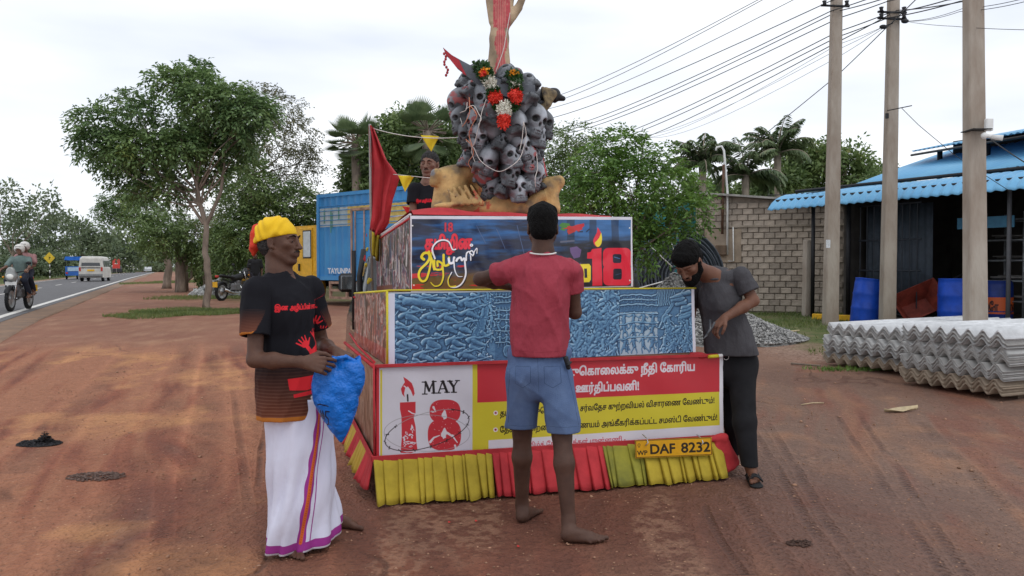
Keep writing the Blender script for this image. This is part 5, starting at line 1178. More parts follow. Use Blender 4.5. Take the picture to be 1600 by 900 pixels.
# ------------------------------------------------------------------ signs
s_ = P(78,438,76); gz = zf(s_.x,s_.y); ht = P(78,403,76).z - gz; t = thing('warning_sign','yellow diamond road warning sign on a black and white banded post','road sign',(s_.x,s_.y,gz))
for k in range(6): mb = MB(); h = (ht - .35) / 6; mb.tube([(0,0,h * k),(0,0,h * (k + 1))],.045,8); mb.build('post_band',BLACK if k % 2 else WHITEP,t)
mb = MB(); q = .55; mb.prism([(0,-.06,ht - q),(q,-.06,ht),(0,-.06,ht + q),(-q,-.06,ht)],(0,.015,0)); pn = mb.build('sign_panel',mat('sign_yellow',(.72,.50,.04),.5),t)
mb = MB(); mb.box((0,-.07,ht - .02),(.05,.006,.28)); mb.box((.06,-.07,ht + .04),(.14,.006,.05)); mb.build('symbol',BLACK,pn)
s_ = P(182,432,160); gz = zf(s_.x,s_.y); t = thing('red_sign','small red board on a thin post above the shaded cars','sign',(s_.x,s_.y,gz)); z_ = P(182,412,160).z - gz; mb = MB(); mb.tube([(0,0,0),(0,0,z_)],.05,6); mb.build('post',STEEL,t); mb = MB(); mb.box((0,-.06,z_),(1.5,.03,1.9),bev=.02); mb.build('sign_panel',mat('sign_red',(.55,.06,.05),.5),t)
mb = MB(); mb.box((0, -.08, z_), (.6, .01, .15)); mb.build('white_bar', WHITEP, t)
s_ = P(202,434,200); gz = zf(s_.x,s_.y); t = thing('white_board','low white roadside board on two posts where the road bends away','sign',(s_.x,s_.y,gz)); mb = MB(); mb.box((0,0,1.8),(4.2,.05,1.8),bev=.02); mb.build('board',WHITEP,t)
for x in (-1, 1): mb = MB(); mb.tube([(x, .05, 0), (x, .05, 1.1)], .05, 6); mb.build('post', STEEL, t)
s_ = P(376, 411, 40); gz = zf(s_.x, s_.y);
s_ = P(384, 446, 45); s_ = P(388, 0, 40)
# ------------------------------------------------------------------ motorcycles
def motorcycle(label, tank_m, plate_m, head=True):
 t = thing('motorcycle',label,'motorcycle'); CH_ = mat('chrome',(.55,.55,.55),.25,metal=1); EN = mat('engine_grey',(.16,.16,.165),.5,metal=.5)
 for x in (.66, -.64):
  w_ = wheel('wheel', (x, 0, .3), .3, .09, t, STEEL, rimf=.74); mb = MB()
  for k in range(5): a = 2 * PI * k / 5; mb.box((math.cos(a) * .11,0,math.sin(a) * .11),(.05,.03,.05)); mb.tube([(x,0,.3),(x + math.cos(a) * .22,0,.3 + math.sin(a) * .22)],.015,5)
  mb = MB();
  for k in range(6): a = 2 * PI * k / 6; mb.tube([(x,0,.3),(x + math.cos(a) * .22,0,.3 + math.sin(a) * .22)],.016,5)
  mb.build('spokes', BLACK, w_)
 mb = MB();
 for s in (-.09, .09): mb.tube([(.66, s, .3), (.48, s, .78), (.42, s, .98)], [.028, .024, .02], 8)
 mb.build('fork', CH_, t)
 mb = MB(); mb.tube([(.42,-.36,1.02),(.44,-.2,1.0),(.44,0,.96),(.44,.2,1.0),(.42,.36,1.02)],.015,7); mb.tube([(.43,-.36,1.02),(.41,-.24,1.01)],.022,8); mb.tube([(.43,.36,1.02),(.41,.24,1.01)],.022,8); mb.build('handlebar',BLACK,t)
 s = SDF(); s.rc((.30,0,.80),(-.05,0,.76),.13,.10,sq=((0,1,0),.9)); s.mesh('fuel_tank',.018,tank_m,t)
 s = SDF(); s.rc((-.08,0,.78),(-.62,0,.84),.09,.10,sq=((0,0,1),.55)); s.mesh('seat',.018,DARK,t)
 s = SDF(); s.el((.56,0,.88),(.12,.14,.16),k=.03); s.el((.60,0,1.0),(.06,.11,.12),k=.03); s.mesh('headlamp_cowl',.015,tank_m,t)
 mb = MB(); mb.ball((.655,0,.87),.085,14,(.5,1,.9)); mb.build('headlight',mat('lamp_glass',(.7,.7,.66),.15),t)
 mb = MB(); mb.box((.1,0,.45),(.32,.22,.26),bev=.04); mb.lathe([(.09,0),(.1,.03),(.09,.06),(.1,.09),(.09,.12),(.1,.15),(.08,.18)],c=(.18,0,.5),n=14); mb.build('engine',EN,t)
 mb = MB(); mb.tube([(.42,0,.9),(.2,0,.66),(-.2,0,.62),(-.6,0,.72)],.025,7); mb.tube([(.4,0,.82),(.24,0,.35),(-.25,0,.32),(-.2,0,.62)],.022,7); mb.tube([(-.2,.08,.34),(-.64,.08,.3)],.02,6); mb.tube([(-.2,-.08,.34),(-.64,-.08,.3)],.02,6); mb.build('frame',BLACK,t)
 mb = MB(); mb.tube([(.2,-.1,.5),(.28,-.13,.3),(0,-.14,.24),(-.3,-.15,.28),(-.7,-.16,.38)],[.02,.02,.025,.045,.05],9); mb.build('exhaust',CH_,t)
 def fender(x, a0, a1, nm):
  V = []; n = 10
  for i in range(n + 1):
   a = a0 + (a1 - a0) * i / n
   for (o,dr_) in ((-.065,-.02),(-.04,.01),(.04,.01),(.065,-.02)): V.append((x + math.cos(a) * (.33 + dr_),o,.3 + math.sin(a) * (.33 + dr_)))
  npmesh(nm,V,[(4 * i + j,4 * i + j + 1,4 * i + 5 + j,4 * i + 4 + j) for i in range(n) for j in range(3)],BLACK,t,smooth=True)
 fender(.66, .5, 2.1, 'front_mudguard'); fender(-.64, .6, 3.0, 'rear_mudguard')
 mb = MB(); mb.box((.60,0,.70),(.012,.26,.09)); mb.build('front_plate',plate_m,t); mb = MB(); mb.box((-.98,0,.55),(.012,.24,.18)); mb.build('rear_plate',YEL,t)
 mb = MB(); mb.box((-.86,0,.82),(.06,.14,.08),bev=.02); mb.build('tail_light',mat('red_lens',(.45,.03,.02),.3),t)
 for s in (-1, 1):
  mb = MB(); mb.tube([(.42,s * .28,1.02),(.40,s * .34,1.18)],.008,5); mb.ball((.39,s * .35,1.22),.055,10,(.3,1.2,.8)); mb.build('mirror',BLACK,t)
  mb = MB(); mb.ball((.52,s * .2,.86),.03,8); mb.build('indicator',mat('amber_lens',(.6,.25,.02),.3),t)
  mb = MB(); mb.tube([(-.1,s * .1,.33),(-.1,s * .27,.33)],.016,6); mb.tube([(-.5,s * .1,.4),(-.5,s * .25,.42)],.014,6); mb.build('footrest',DARK,t)
 return t
mc = motorcycle('silver and black motorcycle ridden toward the camera along the road edge',mat('silver_tank',(.30,.31,.30),.35,metal=.3),WHITEP)
pw = P(20,494,20.6); mcz = zf(pw.x,pw.y); mc.location = (pw.x,pw.y + .3,mcz + .02); MCR = RDA + PI - .17; mc.rotation_euler = (0,0,MCR)
m2_ = motorcycle('black motorcycle parked before the rubble heap, its yellow rear plate to the camera',mat('black_tank',(.02,.02,.022),.3),YEL)
pw = P(366,468,27.5); m2_.location = (pw.x,pw.y,zf(pw.x,pw.y)); m2_.rotation_euler = (0,.0,math.radians(70))
# ================================================================== PEOPLE
def nrm(v): v = np.array(v, float); return v / np.linalg.norm(v)
def skinmat(name, c, c2, rough=.58):
 m = mat(name,c,rough,var=.12,vs=9,bump=.12,bs=120,c2=c2,spec=.28); b = m.node_tree.nodes['Principled BSDF']; b.inputs['Subsurface Weight'].default_value = .08; b.inputs['Subsurface Radius'].default_value = (.01,.004,.002); return m
HAIR = mat('black_hair',(.006,.0055,.0055),.75,var=.4,vs=60,bump=1,bs=130,spec=.08); GHAIR = mat('greying_hair',(.035,.033,.033),.75,var=.7,vs=90,bump=1,bs=130,spec=.1)
EYEW = mat('eye_white',(.30,.26,.24),.35,var=.05); EYEI = mat('dark_iris',(.012,.008,.006),.15,var=.1)
def frame3(fwd, up=(0, 0, 1)):
 f = nrm(fwd); r = nrm(np.cross(f,up)); u = np.cross(r,f); return np.array([r,f,u])     # rows: right, forward, up
def head_sdf(s, c, R, sc=1.0, mouth=True, ear=True):
 """c: centre of the head; R rows (right, fwd, up)"""
 def q(x, y, z): return np.array(c) + (R[0] * x + R[1] * y + R[2] * z) * sc
 s.el(q(0, -.018, .032), np.array((.0755, .096, .084)) * sc, R, .02)       # cranium
 s.el(q(0, .012, -.018), np.array((.066, .080, .082)) * sc, R, .02)        # face block
 s.el(q(0, .03, -.068), np.array((.047, .052, .042)) * sc, R, .02)         # jaw
 s.el(q(0, .072, -.093), np.array((.021, .018, .017)) * sc, R, .016)       # chin
 for x in (-1, 1):
  s.rc(q(x * .060, -.002, -.045), q(x * .026, .060, -.092), .014 * sc, .013 * sc, .02)    # jaw line
  s.el(q(x * .042, .062, -.010), np.array((.021, .018, .017)) * sc, R, .018)   # cheekbone
  s.rc(q(x * .014, .084, .027), q(x * .046, .071, .026), .0085 * sc, .007 * sc, .012)      # brow ridge
  s.el(q(x * .032, .092, .006), np.array((.019, .013, .012)) * sc, R, .010, True)          # eye socket
  s.el(q(x * .031, .0735, .007), np.array((.0145, .0125, .0125)) * sc, R, .004)            # eye mound
  s.rc(q(x * .018, .0845, .0125), q(x * .044, .077, .011), .0034 * sc, .003 * sc, .004)    # upper lid
  if ear:
   s.el(q(x * .078,-.008,-.002),np.array((.008,.018,.031)) * sc,R,.006); s.el(q(x * .0865,-.004,.0),np.array((.005,.010,.019)) * sc,R,.004,True)
   s.rc(q(x * .079, .004, -.024), q(x * .074, .008, -.030), .007 * sc, .006 * sc, .006)
 s.rc(q(0, .088, .018), q(0, .107, -.020), .0075 * sc, .0115 * sc, .010)     # nose
 s.el(q(0, .111, -.026), np.array((.0125, .0115, .0095)) * sc, R, .006)
 for x in (-1, 1): s.el(q(x * .0125, .098, -.028), np.array((.0085, .0105, .0075)) * sc, R, .004)
 s.el(q(0, .080, -.055), np.array((.030, .020, .022)) * sc, R, .012)
 s.rc(q(-.020,.092,-.0515),q(.020,.092,-.0515),.0052 * sc,None,.005); s.rc(q(-.017,.091,-.0625),q(.017,.091,-.0625),.0062 * sc,None,.005)
 s.rc(q(-.022, .1005, -.057), q(.022, .1005, -.057), .0016 * sc, None, .003, True)
 return q
def neck_sdf(s, c, R, base, r=.054):
 p = np.array(c) + R[1] * -.028 + R[2] * -.055; s.rc(p, base, r, r * 1.10, .025)
def hand_sdf(s, wr, d, n, side=1, curl=(.5, .55, .6, .65), thumb=.5, L=.185, spread=.12, k=.004, tips=None):
 """wr wrist, d pointing along the hand, n back-of-hand normal, side +1 thumb toward cross(n,d)... """
 d = nrm(d); n = nrm(n - np.dot(n,d) * np.array(d)); t = np.cross(n,d) * side; wr = np.array(wr,float); g = L / .185
 kn = []
 for i, x in enumerate((-.030, -.010, .011, .031)):     # little..index toward thumb side
  kp = wr + d * (.088 + (-.006,0,.002,-.004)[i]) * g + t * x * g; kn.append(kp); s.rc(wr + d * .012 * g + t * x * .55 * g,kp,.0155 * g,.0118 * g,.010)
 s.rc(wr - d * .02, wr + d * .02, .026 * g, .023 * g, .015, sq=(n, .72))
 lens = ((.030,.019,.016),(.038,.024,.018),(.042,.027,.019),(.038,.023,.018)); rad = (.0076,.0086,.0090,.0088)
 for i in range(4):
  p = kn[i]; ang = 0; dd = nrm(d + t * (i - 1.5) * spread)
  for j, l in enumerate(lens[i]):
   ang += curl[i] * (.9,1.25,.8)[j]; v = dd * math.cos(ang) - n * math.sin(ang); e = p + v * l * g; r0 = rad[i] * g * (1 - .09 * j); s.rc(p,e,r0,r0 * .90,.0035); p = e
 p = wr + d * .022 * g + t * .026 * g; v1 = nrm(d * .75 + t * .72 - n * .25 * thumb * 2); e = p + v1 * .040 * g; s.rc(wr + d * .01 + t * .015 * g,e,.0165 * g,.0125 * g,.010)
 v2 = nrm(d * .9 + t * (.45 - .5 * thumb) - n * .55 * thumb * 1.6); e2 = e + v2 * .032 * g; s.rc(e,e2,.0115 * g,.0100 * g,.004); v3 = nrm(d * .9 + t * (.1 - .6 * thumb) - n * .7 * thumb * 1.6); s.rc(e2,e2 + v3 * .026 * g,.0100 * g,.0084 * g,.003)
def foot_sdf(s, an, heel, toe, side=1):
 """ankle joint, heel point on the ground, toe tip on the ground; side +1: big toe lies to the left of the walking direction (right foot)"""
 an,heel,toe = map(lambda v: np.array(v,float),(an,heel,toe)); f = toe - heel; L_ = np.linalg.norm(f); f /= L_; up = np.array([0,0,1.0]); t = nrm(np.cross(up,f)) * side    # toward big toe
 s.rc(an + up * .01,heel + f * .035 + up * .036,.036,.031,.02); s.el(heel + f * .035 + up * .027,(.032,.036,.027),np.array([t,f,up]),.015)
 s.rc(heel + f * .05 + up * .048,heel + f * .155 + up * .030 + t * .004,.036,.026,.02,sq=(t,1.0)); s.rc(heel + f * .05 + up * .022 - t * .010,heel + f * .175 + up * .018 - t * .020,.022,.0165,.012); s.rc(heel + f * .05 + up * .024 + t * .012,heel + f * .185 + up * .021 + t * .018,.021,.019,.012)
 for i,(o,l,r) in enumerate(((.029,.062,.0125),(.009,.058,.0090),(-.006,.050,.0082),(-.019,.042,.0076),(-.031,.034,.0070))):
  b = heel + f * (.182 - .012 * i + .004) + up * .018 + t * (o * .85); e = heel + f * (.195 + l * .75 - .016 * i) + up * (r + .001) + t * o * 1.08; s.rc(b,e,r * 1.25,r,.006)
def human(name,label,J,skin,hair='short',hairm=None,beard=None,hands=None,feet=None,vox=.0085,group=None,sc=1.0,fine=True,chest=.112,eyes=True,belly=.0):
 """J: joints in world space. sl/sr shoulders, el/er elbows, wl/wr wrists, hl/hr hips, kl/kr knees, al/ar ankles, head, hd (face dir), hu (head up), neck, chest, pelvis, fwd"""
 J = {k: (np.array(v, float) if v is not None else None) for k, v in J.items()}
 base = J['base']; root = thing(name, label, 'person', tuple(base), group=group)
 s = SDF(); fw = nrm(J['fwd']); R = frame3(J['hd'], J.get('hu', (0, 0, 1)))
 head_sdf(s, J['head'], R, sc); neck_sdf(s, J['head'], R, J['neck'], .052 * sc)
 across = nrm(J['sl'] - J['sr']); spine = nrm(J['neck'] - J['pelvis']); back = nrm(np.cross(across,spine)); R2 = np.array([across,back,spine])
 mid = (J['sl'] + J['sr']) / 2; w_ = np.linalg.norm(J['sl'] - J['sr']) / 2
 s.rc(J['sl'], J['sr'], .052 * sc, None, .04); s.rc(J['neck'], mid, .05 * sc, .06 * sc, .05)
 s.el(J['chest'],(w_ * .86,chest,.17 * sc),R2,.05); wa = J['chest'] * .38 + J['pelvis'] * .62; s.el(wa,(w_ * .74,chest * .92 + belly,.15 * sc),R2,.05)
 s.el(J['pelvis'], (w_ * .83, chest * 1.0, .13 * sc), R2, .05)
 for a in 'lr':
  s.rc(J['s' + a],J['e' + a],.043 * sc,.036 * sc,.02); s.rc(J['e' + a],J['e' + a] * .62 + J['w' + a] * .38,.036 * sc,.038 * sc,.02); s.rc(J['e' + a] * .62 + J['w' + a] * .38,J['w' + a],.037 * sc,.024 * sc,.02)
  s.rc(J['h' + a],J['k' + a],.076 * sc,.052 * sc,.02); c1 = J['k' + a] * .68 + J['a' + a] * .32; bk = -fw * .018
  s.rc(J['k' + a],c1 + bk,.050 * sc,.054 * sc,.025); s.rc(c1 + bk,J['a' + a],.053 * sc,.034 * sc,.025)
 fl = []
 if hands:
  for hnd in hands: hand_sdf(s, **hnd); fl.append((np.array(hnd['wr']) + nrm(hnd['d']) * .09, .115, .0036))
 if feet:
  for ft in feet:
   foot_sdf(s, *ft)
   if vox < .009: fl.append((np.array(ft[1]) * .4 + np.array(ft[2]) * .6 + np.array((0,0,.03)),.125,.004))
 if fine: fl.append((J['head'] + R[2] * -.01, .135 * sc, .0036))
 s.mesh('body', vox, skin, root, fine=fl)
 q = lambda x, y, z: J['head'] + (R[0] * x + R[1] * y + R[2] * z) * sc
 if eyes:
  for x in (-1, 1):
   mb = MB(); mb.ball(q(x * .031, .0738, .006), .0115 * sc, 12); e = mb.build('eye', EYEW, None)
   e.data.transform(root.matrix_basis.inverted()); e.parent = root
   mb = MB(); mb.ball(q(x * .0305,.0815,.005),.0062 * sc,8); e2 = mb.build('iris',EYEI,None); e2.data.transform(root.matrix_basis.inverted()); e2.parent = e
   h = SDF(); h.rc(q(x * .012,.0945,.029),q(x * .028,.092,.035),.0032 * sc,.0036 * sc,.004); h.rc(q(x * .028,.092,.035),q(x * .050,.077,.028),.0036 * sc,.0022 * sc,.004); h.mesh('eyebrow',.0028,HAIR,root)
 hm = hairm or HAIR
 if hair:
  h = SDF()
  if hair == 'short':
   h.el(q(0,-.024,.040),np.array((.080,.100,.088)) * sc,R,.01); h.el(q(0,-.055,-.010),np.array((.068,.060,.062)) * sc,R,.02)
   h.el(q(0,.13,-.03),np.array((.12,.085,.095)) * sc,R,.012,True); h.el(q(0,.04,-.12),np.array((.12,.12,.085)) * sc,R,.01,True)
  elif hair == 'curly':
   h.el(q(0,-.020,.052),np.array((.087,.108,.090)) * sc,R,.01); h.el(q(0,-.055,-.000),np.array((.077,.068,.068)) * sc,R,.02); h.el(q(0,.045,.085),np.array((.068,.052,.042)) * sc,R,.02)
   h.el(q(0,.135,-.042),np.array((.12,.088,.090)) * sc,R,.01,True); h.el(q(0,.04,-.12),np.array((.12,.12,.085)) * sc,R,.01,True)
  elif hair == 'swept':
   h.el(q(0,-.018,.046),np.array((.082,.100,.094)) * sc,R,.01); h.el(q(0,-.052,-.010),np.array((.072,.062,.070)) * sc,R,.02)
   for k in range(7): h.rc(q((k - 3) * .022,.055,.085 - abs(k - 3) * .008),q((k - 3) * .020,-.03,.128 - abs(k - 3) * .010),.020 * sc,.018 * sc,.012)
   h.el(q(0,.135,-.03),np.array((.12,.085,.095)) * sc,R,.01,True); h.el(q(0,.04,-.125),np.array((.12,.12,.080)) * sc,R,.01,True)
  elif hair == 'under':
   h.el(q(0,-.045,-.005),np.array((.074,.074,.075)) * sc,R,.02); h.el(q(0,.10,-.01),np.array((.14,.115,.12)) * sc,R,.01,True)
  n1 = folds(5,.0055 if hair == 'curly' else .003,(200,200,200),6); h.mesh('hair',.0036,hm,root,disp=n1)
 if beard:
  h = SDF(); am = {'full': .0095, 'stubble': .0028, 'moustache': 0}[beard]
  if am:
   h.el(q(0,.034,-.070),np.array((.052 + am,.054 + am,.048 + am)) * sc,R,.01); h.el(q(0,.074,-.096),np.array((.030 + am,.024 + am,.026 + am)) * sc,R,.012)
   for x in (-1,1): h.rc(q(x * .071,.0,-.005),q(x * .062,.018,-.052),.007 + am,.013 + am,.012); h.rc(q(x * .060,.015,-.055),q(x * .030,.066,-.094),.013 + am,.014 + am,.012)
   h.el(q(0,.105,-.057),np.array((.026,.030,.011)) * sc,R,.008,True); h.el(q(0,.07,.01),np.array((.057,.07,.048)) * sc,R,.01,True); h.el(q(0,.11,-.03),np.array((.022,.05,.016)) * sc,R,.005,True)
  for x in (-1, 1): h.rc(q(x * .003, .1025, -.0415), q(x * .024, .0925, -.0475), .0042, .003, .004)
  if am > .005 or not am: h.mesh('beard' if am else 'moustache',.0032,hm,root,disp=folds(8,.0016,(260,260,260),5))
  else: h.mesh('stubble', .0032, mat('stubble', tuple(x * .55 for x in STUB), .7, var=.4, vs=200), root)
 return root, R, R2, J, q
STUB = (.06, .04, .035)
COLM = mat('black_ribbed_collar', (.016, .016, .018), .9, spec=.15)
def tshirt(root,J,R2,m,hem_z,hem_c,hem_r,sleeve=.62,uvf=None,seed=1,chest=.112,arm_r=.075,vox=.0065,amp=.006,extra=None,nk_z=.055,name='shirt'):
 s = SDF(); w_ = np.linalg.norm(J['sl'] - J['sr']) / 2; mid = (J['sl'] + J['sr']) / 2
 s.rc(J['sl'], J['sr'], .056, None, .04); s.el(J['chest'], (w_ * .93, chest + .022, .185), R2, .05)
 s.rc(mid * .8 + J['neck'] * .2, mid, .075, .085, .04)
 top = J['chest'] * .8 + J['pelvis'] * .2; hc = np.array(hem_c, float); n = 5
 for i in range(n):
  a = top + (hc - top) * i / n; b = top + (hc - top) * (i + 1) / n; ra = w_ * .90 + (hem_r[0] - w_ * .90) * i / n; rb = w_ * .90 + (hem_r[0] - w_ * .90) * (i + 1) / n; s.rc(a,b,ra,rb,.03,sq=(R2[1],hem_r[1] / hem_r[0]))
 for a in 'lr': s.rc(J['neck'] - np.array([0, 0, .018]), J['s' + a], .050, .054, .03)
 s.rc(J['neck'] - np.array([0, 0, .03]), J['chest'], .062, .105, .03)
 s2 = SDF(); sl = []
 for a in 'lr':
  sa = J['s' + a]; e = sa + (J['e' + a] - sa) * sleeve; d = nrm(J['e' + a] - sa); s2.rc(sa * .8 + mid * .2,sa,.052,arm_r * .92,.02); s2.rc(sa,e + d * .02,arm_r * .92,arm_r,.02); sl.append((e,d))
 s.el(J['neck'] + np.array([0, 0, nk_z]), (.050, .056, .045), None, .006, True)
 if extra: extra(s)
 fn = folds(seed,amp,(30,30,16),4); fn2 = folds(seed + 50,amp * .5,(80,80,34),4); dsp = lambda x,y,z: fn(x,y,z) + fn2(x,y,z)
 def clip(x, y, z):
  c = np.full(np.shape(x), -1.)
  for (e, d) in sl:
   pr = (x - e[0]) * d[0] + (y - e[1]) * d[1] + (z - e[2]) * d[2]; dist = np.sqrt((x - e[0]) ** 2 + (y - e[1]) ** 2 + (z - e[2]) ** 2); rad = np.sqrt(np.maximum(dist ** 2 - pr ** 2,0))
   c = np.maximum(c,np.where(dist < arm_r * 1.7,pr,-1.)); c = np.maximum(c,np.where(dist < arm_r * 1.8,np.minimum(arm_r - .018 - rad,pr + .03),-1.))
  return c
 V1,Q1 = s.surf(vox,dsp,lambda x,y,z: hem_z - z); V2,Q2 = s2.surf(vox,lambda x,y,z: dsp(x,y,z) * .6,clip); V = np.concatenate([V1,V2]); Mi = np.array(root.matrix_basis.inverted())
 npmesh(name,V @ Mi[:3,:3].T + Mi[:3,3],np.concatenate([Q1,Q2 + len(V1)]),m,root,uvf(V) if uvf else None,True)
 cp = [J['neck'] + np.array([.064 * math.sin(t),.068 * math.cos(t),-.012 + .006 * math.cos(t) * np.sign(-R2[1][1])]) for t in np.linspace(0,2 * PI,25)]; mb = MB(); mb.tube([Vector(q) for q in cp],.0085,6,False); e = mb.build('collar',COLM if uvf else m); e.data.transform(root.matrix_basis.inverted()); e.parent = root
# ================================================================== THE FLOAT (decorated truck)
TH = math.radians(15.5); O_ = Vector((-.83, 4.9, 0)); TILT = .035
fl = thing('parade_float','three tiered parade float with printed banners and a pleated red and yellow skirt','parade float',O_,TH)
ML = Matrix.Translation(O_) @ Matrix.Rotation(TH, 4, 'Z')
def tl(x, y, z): return (x, y, z - TILT * y)
def fw_(x, y, z): return ML @ Vector(tl(x, y, z))
def fl_at(px, py, y):     # photo point -> local point on plane local-y = y
 o = ML.inverted() @ Vector((0,0,CAMZ)); r = ML.inverted().to_3x3() @ ray(px,py); t = (y - o.y) / r.y; p = o + r * t; return Vector((p.x,y,p.z + TILT * y))
RED = srgb((196, 38, 48));
PLY = mat('painted_plywood',(.30,.20,.13),.8,var=.2,vs=5); WHT = mat('white_edging',(.66,.64,.64),.5,var=.06); REDC = mat('red_cloth',(.43,.038,.045),.8,spec=.15,var=.15,vs=7,bump=.2,bs=60); YELC = mat('yellow_cloth',(.40,.30,.035),.8,spec=.15,var=.15,vs=7,bump=.2,bs=60)
YELC2 = mat('ochre_cloth',(.42,.27,.035),.75,var=.12,vs=7); OLIVE = mat('dark_olive_cloth',(.16,.16,.03),.8,var=.35,vs=5,c2=(.30,.28,.035)); YTR = mat('yellow_trim',(.62,.52,.03),.55,var=.1)  # OLIVE: darker mottled olive tone for one segment of the yellow skirt
B0 = fl_at(588, 718, 0); B1 = fl_at(1130, 682, 0); B2 = fl_at(1130, 554, 0); B3 = fl_at(588, 575, 0)
zb0 = (B0.z + B1.z) / 2; zb1 = (B3.z + B2.z) / 2; WB = B1.x; XB = B0.x
M0 = fl_at(606,573,.08); M1 = fl_at(1087,550,.08); M2 = fl_at(1085,449,.08); M3 = fl_at(606,457,.08); zm0 = zb1 - .01; zm1 = (M3.z + M2.z) / 2
T0 = fl_at(642,456,.54); T1 = fl_at(989,448,.54); T2 = fl_at(988,339,.54); T3 = fl_at(641,337,.54); zt0 = zm1 - .005; zt1 = (T3.z + T2.z) / 2
print('tiers', zb0, zb1, zm1, zt1, 'W', WB - XB, M1.x - M0.x, T1.x - T0.x)
DB, DM, DT = 2.75, 2.75, 2.75
def tier(name, x0, x1, y0, y1, z0, z1):
 mb = MB(); vs = [tl(x,y,z) for x in (x0,x1) for y in (y0,y1) for z in (z0,z1)]; mb.add(vs,[(0,1,3,2),(4,6,7,5),(0,4,5,1),(2,3,7,6),(0,2,6,4),(1,5,7,3)]); return mb.build(name,PLY,fl)
tier('lower_tier',XB + .01,WB - .01,.012,DB,zb0 - .03,zb1 - .008); tier('middle_tier',M0.x + .01,M1.x - .01,.092,DM,zm0,zm1 - .006); tier('upper_tier',T0.x + .01,T1.x - .01,.552,DT,zt0,zt1 - .008)
# ---- banner 1 (lower)
q = [(588, 575), (1130, 554), (1130, 682), (588, 718)]
A = Art(1700,420,srgb((205,203,212)),q); Yc = srgb((204,190,52)); Rc = srgb((190,48,58)); Kc = srgb((28,22,24)); Wc = srgb((214,208,214))
A.poly([(594,578),(597,577.6),(597,716),(594,716)],Yc); A.poly([(588,574),(592.5,574),(592.5,720),(588,720)],Rc)
A.poly([(737,569),(1124,554),(1124,676),(737,704)],Yc); A.poly([(744.5,569),(1124.5,553.5),(1124.5,612),(744.5,629)],Rc)
A.poly([(762,688),(1124.5,664),(1124.5,684),(762,705)],srgb((212,208,214))); A.poly([(1124.5,553),(1131,553),(1131,684),(1124.5,684)],srgb((222,220,226)))
A.text('தமிழ் இனப்படுெகாைலக்கு நீதி ேகாரிய', (790, 591), (1085, 579), 12.5, Wc, bold=2.0)
A.text('நீதி ேகாரும் ஊர்திப்பவனி!', (812, 616), (997, 609), 12.5, Wc, bold=2.0)
A.text('தமிழினப்படுெகாைலக்கு சர்வேதச குற்றவியல் விசாரைண ேவண்டும்!',(780,650),(1116,629.5),8.6,Kc,bold=.9)
A.text('ேதசம், இைறைம, சுயநிர்ணயம் அங்கீகரிக்கப்பட்ட சமஸ்டி ேவண்டும்!',(780,676),(1120,656),8.6,Kc,bold=.9)
A.text('- தமிழ்த் ேதசிய மக்கள் முன்னணி -', (812, 700), (976, 689.5), 7.5, srgb((190, 60, 80)), bold=.5)
for (x, y) in ((773, 645), (773, 671.5)):
 th = np.linspace(0,2 * PI,16)[:-1]; A.poly(np.c_[x + 3.6 * np.cos(th),y + 3.6 * np.sin(th)],srgb((225,215,215))); A.poly(np.c_[x + 1.7 * np.cos(th),y + 1.7 * np.sin(th)],srgb((150,30,60)))
def Zm(x, y): return (530 + x / 3.333, 540 + y / 3.333)       # from enlarged photo crop
def Zs(L_): return [Zm(*p) for p in L_]
# slab-serif MAY
sk = 8.5
def serif(x, y, w_): A.line(Zs([(x - w_, y), (x + w_, y)]), 5.5, Kc)
A.line(Zs([(443,250),(447,190)]),6,Kc); A.line(Zs([(447,190),(466,235)]),11,Kc); A.line(Zs([(466,235),(487,187)]),6,Kc); A.line(Zs([(487,187),(490,246)]),11,Kc); serif(443,252,12); serif(440,190,10); serif(492,247,12); serif(492,187,10)
A.line(Zs([(514,247),(535,186)]),6,Kc); A.line(Zs([(537,186),(559,242)]),11,Kc); A.line(Zs([(522,226),(552,224)]),5,Kc); serif(514,247,11); serif(559,243,12); serif(535,186,8)
A.line(Zs([(572,185),(592,215)]),11,Kc); A.line(Zs([(592,215),(612,182)]),6,Kc); A.line(Zs([(592,215),(593,241)]),10,Kc); serif(573,185,12); serif(612,182,10); serif(594,243,13)
# candle "1"
A.poly(Zs([(315,296),(396,292),(396,350),(386,375),(396,420),(400,500),(406,545),(372,560),(318,558),(324,480),(323,370),(315,330)]),Rc)
A.poly(Zs([(332,162),(352,175),(376,195),(386,222),(391,250),(383,264),(372,235),(356,212),(342,222),(336,250),(340,268),(326,252),(320,225),(330,205),(340,190)]),Rc); A.line(Zs([(354,256),(356,288)]),7,Kc); A.line(Zs([(336,210),(356,225),(370,245)]),5,Wc)
rr = np.random.default_rng(2)
def blotch(cx, cy, rx, ry, col, n=12, jag=.35):
 th = np.linspace(0,2 * PI,n + 1)[:-1]; k = 1 + jag * rr.normal(size=n); A.poly([Zm(cx + rx * math.cos(t) * a,cy + ry * math.sin(t) * a) for t,a in zip(th,k)],col)
for (x,y,a,b) in ((345,480,14,12),(372,470,12,9),(380,435,8,14),(362,505,18,8),(385,510,10,6),(350,455,7,8),(340,515,8,12),(372,525,9,5)): blotch(x,y,a,b,srgb((205,200,208)),14,.4); blotch(x,y,a * .45,b * .45,Rc,9,.3)
A.line(Zs([(360,340),(378,352),(392,356)]),5,Wc); A.line(Zs([(322,545),(350,553),(398,549)]),4,Wc)
